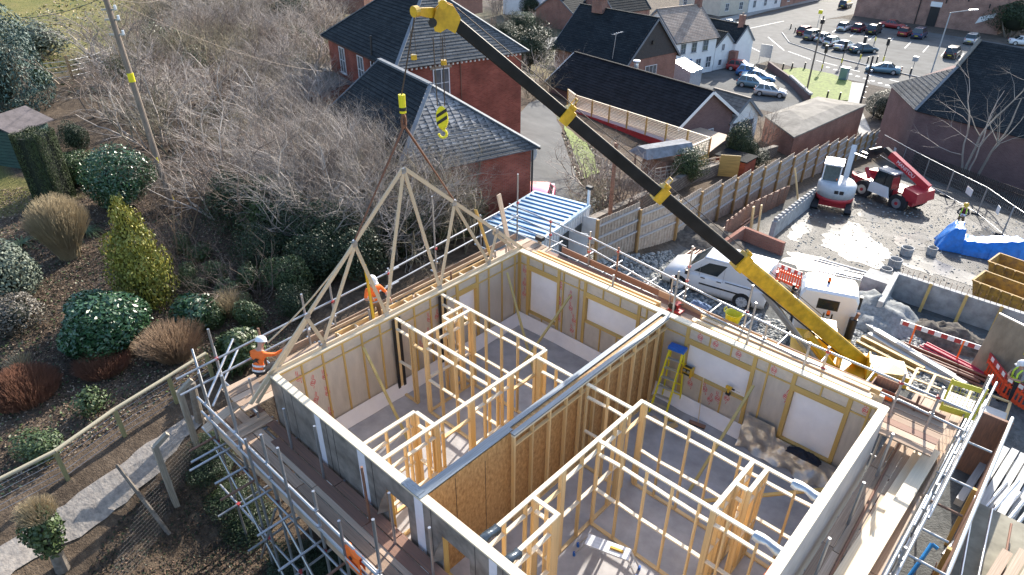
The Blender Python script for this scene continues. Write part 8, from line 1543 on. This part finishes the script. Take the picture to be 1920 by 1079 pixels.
K = dict(pelvis=(0, 0, .38), spine=(0, .05, .56), chest=(0, .16, .80), neck=(.02, .24, .94), head=(.02, .29, 1.02), crown=(.02, .33, 1.11), shL=(-.19, .15, .84), elL=(-.28, .33, .66), wrL=(-.2, .5, .55), haL=(-.17, .56, .52), shR=(.19, .15, .84), elR=(.38, .28, .78), wrR=(.52, .42, .85), haR=(.56, .47, .88), hipL=(-.1, .02, .34), knL=(-.2, .42, .42), anL=(-.17, .12, .08), toeL=(-.19, .28, .05), hipR=(.1, .02, .34), knR=(.2, .44, .40), anR=(.17, .14, .08), toeR=(.19, .3, .05))
def logo_back(t, J, kid, band):
    band(.1); band(.38); c = J['chest']+V((0, -.145, -.08)); b = MB(); b.add([c+V(q) for q in ((-.09, -.01, .0), (0, -.015, .07), (.1, -.01, .05), (.04, -.02, .0), (.09, -.03, -.07), (0, -.03, -.03), (-.08, -.035, -.08))], [(0, 1, 5), (1, 2, 3), (1, 3, 5), (3, 4, 5), (0, 5, 6)]); kid(b, 'back_print', black)
person('person', 'crouching worker in an orange vest with silver bands seen from behind', place(kp_+V((.28, -.2, -.06)), fa_(-.5, .87)), K, dict(skin=skin_m, shirt=orange, sleeve=orange, arm=orange, trousers=dark_t, boots=boot), hw, logo_back)
J = dict(stand); J.update(elL=(-.3, .05, 1.14), wrL=(-.12, .27, 1.08), haL=(-.04, .3, 1.08), elR=(.3, .05, 1.14), wrR=(.12, .27, 1.1), haR=(.04, .3, 1.12), head=(0, .06, 1.59), crown=(0, .08, 1.69))
def straps(t, J, kid, band):
    for sg in (-1, 1): mb = MB(); mb.path([V((sg*.13, .115, 1.0)), V((sg*.12, .14, 1.3)), V((sg*.11, .06, 1.46)), V((sg*.11, -.09, 1.42)), V((sg*.12, -.12, 1.0))], .03, 6); kid(mb, 'vest_strap', limey)
    band(.2, limey, .12)
p = gnd(1886, 752); person('person', 'man in grey shirt, yellow vest and white helmet by the plywood hoarding', place(p, fa_(-.75, -.6)), J, dict(skin=skin_m, shirt=greysh, sleeve=greysh, arm=skin_m, trousers=dark_t, boots=boot), hw, straps)
J2 = dict(J); J2.update(hipL=(-.1, 0, .9), anL=(-.2, 0, .09), toeL=(-.22, .16, .05), anR=(.2, 0, .09), toeR=(.22, .16, .05), knL=(-.15, .02, .5), knR=(.15, .02, .5))
p = gnd(1793, 433); person('person', 'distant man in a yellow helmet and vest beside the blue tarpaulin', place(p, fa_(.2, -1), 1.05), J2, dict(skin=skin_m, shirt=maroon, sleeve=dark_t, arm=dark_t, trousers=tan_t, boots=boot), yellowp, lambda t, J, kid, band: (straps(t, J, kid, band), kid(MB().box((-.12, .28, 1.05), (.12, .3, 1.2)), 'clipboard', white_p)))
J3 = dict(stand); J3.update(knL=(-.1, .2, .52), anL=(-.1, .28, .12), toeL=(-.1, .45, .07), knR=(.1, -.02, .5), anR=(.1, -.3, .14), toeR=(.1, -.16, .05), elL=(-.25, -.12, 1.15), wrL=(-.24, -.2, .95), haL=(-.24, -.2, .88), elR=(.26, .1, 1.15), wrR=(.24, .25, 1.0), haR=(.24, .3, .95))
p = G(1634, 226); person('person', 'person in dark clothes walking past the domed hedge', place(p+V((0, 0, .06)), fa_(.3, .9)), J3, dict(skin=skin_m, shirt=dark_t, sleeve=dark_t, arm=dark_t, trousers=dark_t, boots=boot, hair=boot))
p = G(1637, 66); person('person', 'person in dark clothes crossing between the rows of cars', place(p+V((0, 0, .1)), fa_(.9, .3)), J3, dict(skin=skin_m, shirt=dark_t, sleeve=dark_t, arm=dark_t, trousers=dark_t, boots=boot, hair=boot))
# hi-vis vest hung over the front rail
vs = []; k = 12
for j in range(k+1):
    for i in range(9):
        f = j/k; u = (i/8-.5); s_ = f-.45; vs.append((5.28+u*.46*(1+.15*abs(s_)), -1.40+(.05 if s_ < 0 else -.05)+.05*float(vnoise(u*5+3, f*5)), 2.33-abs(s_)*.95+.03*float(vnoise(u*7, f*3))))
vst = tag(MB().add(vs, [(j*9+i, j*9+i+1, (j+1)*9+i+1, (j+1)*9+i) for j in range(k) for i in range(8)]).build('hi_vis_vest', orange, None, True), 'orange vest hung over the front left guard rail', 'vest')
b = MB(); b.beam((5.05, -1.475, 1.97), (5.5, -1.475, 1.97), .012, .06).build('reflective_band', silverb, vst); MB().lathe([(.045, -.006), (.045, .006)], (5.26, -1.475, 2.14), 12, 'y').build('round_print', black, vst)
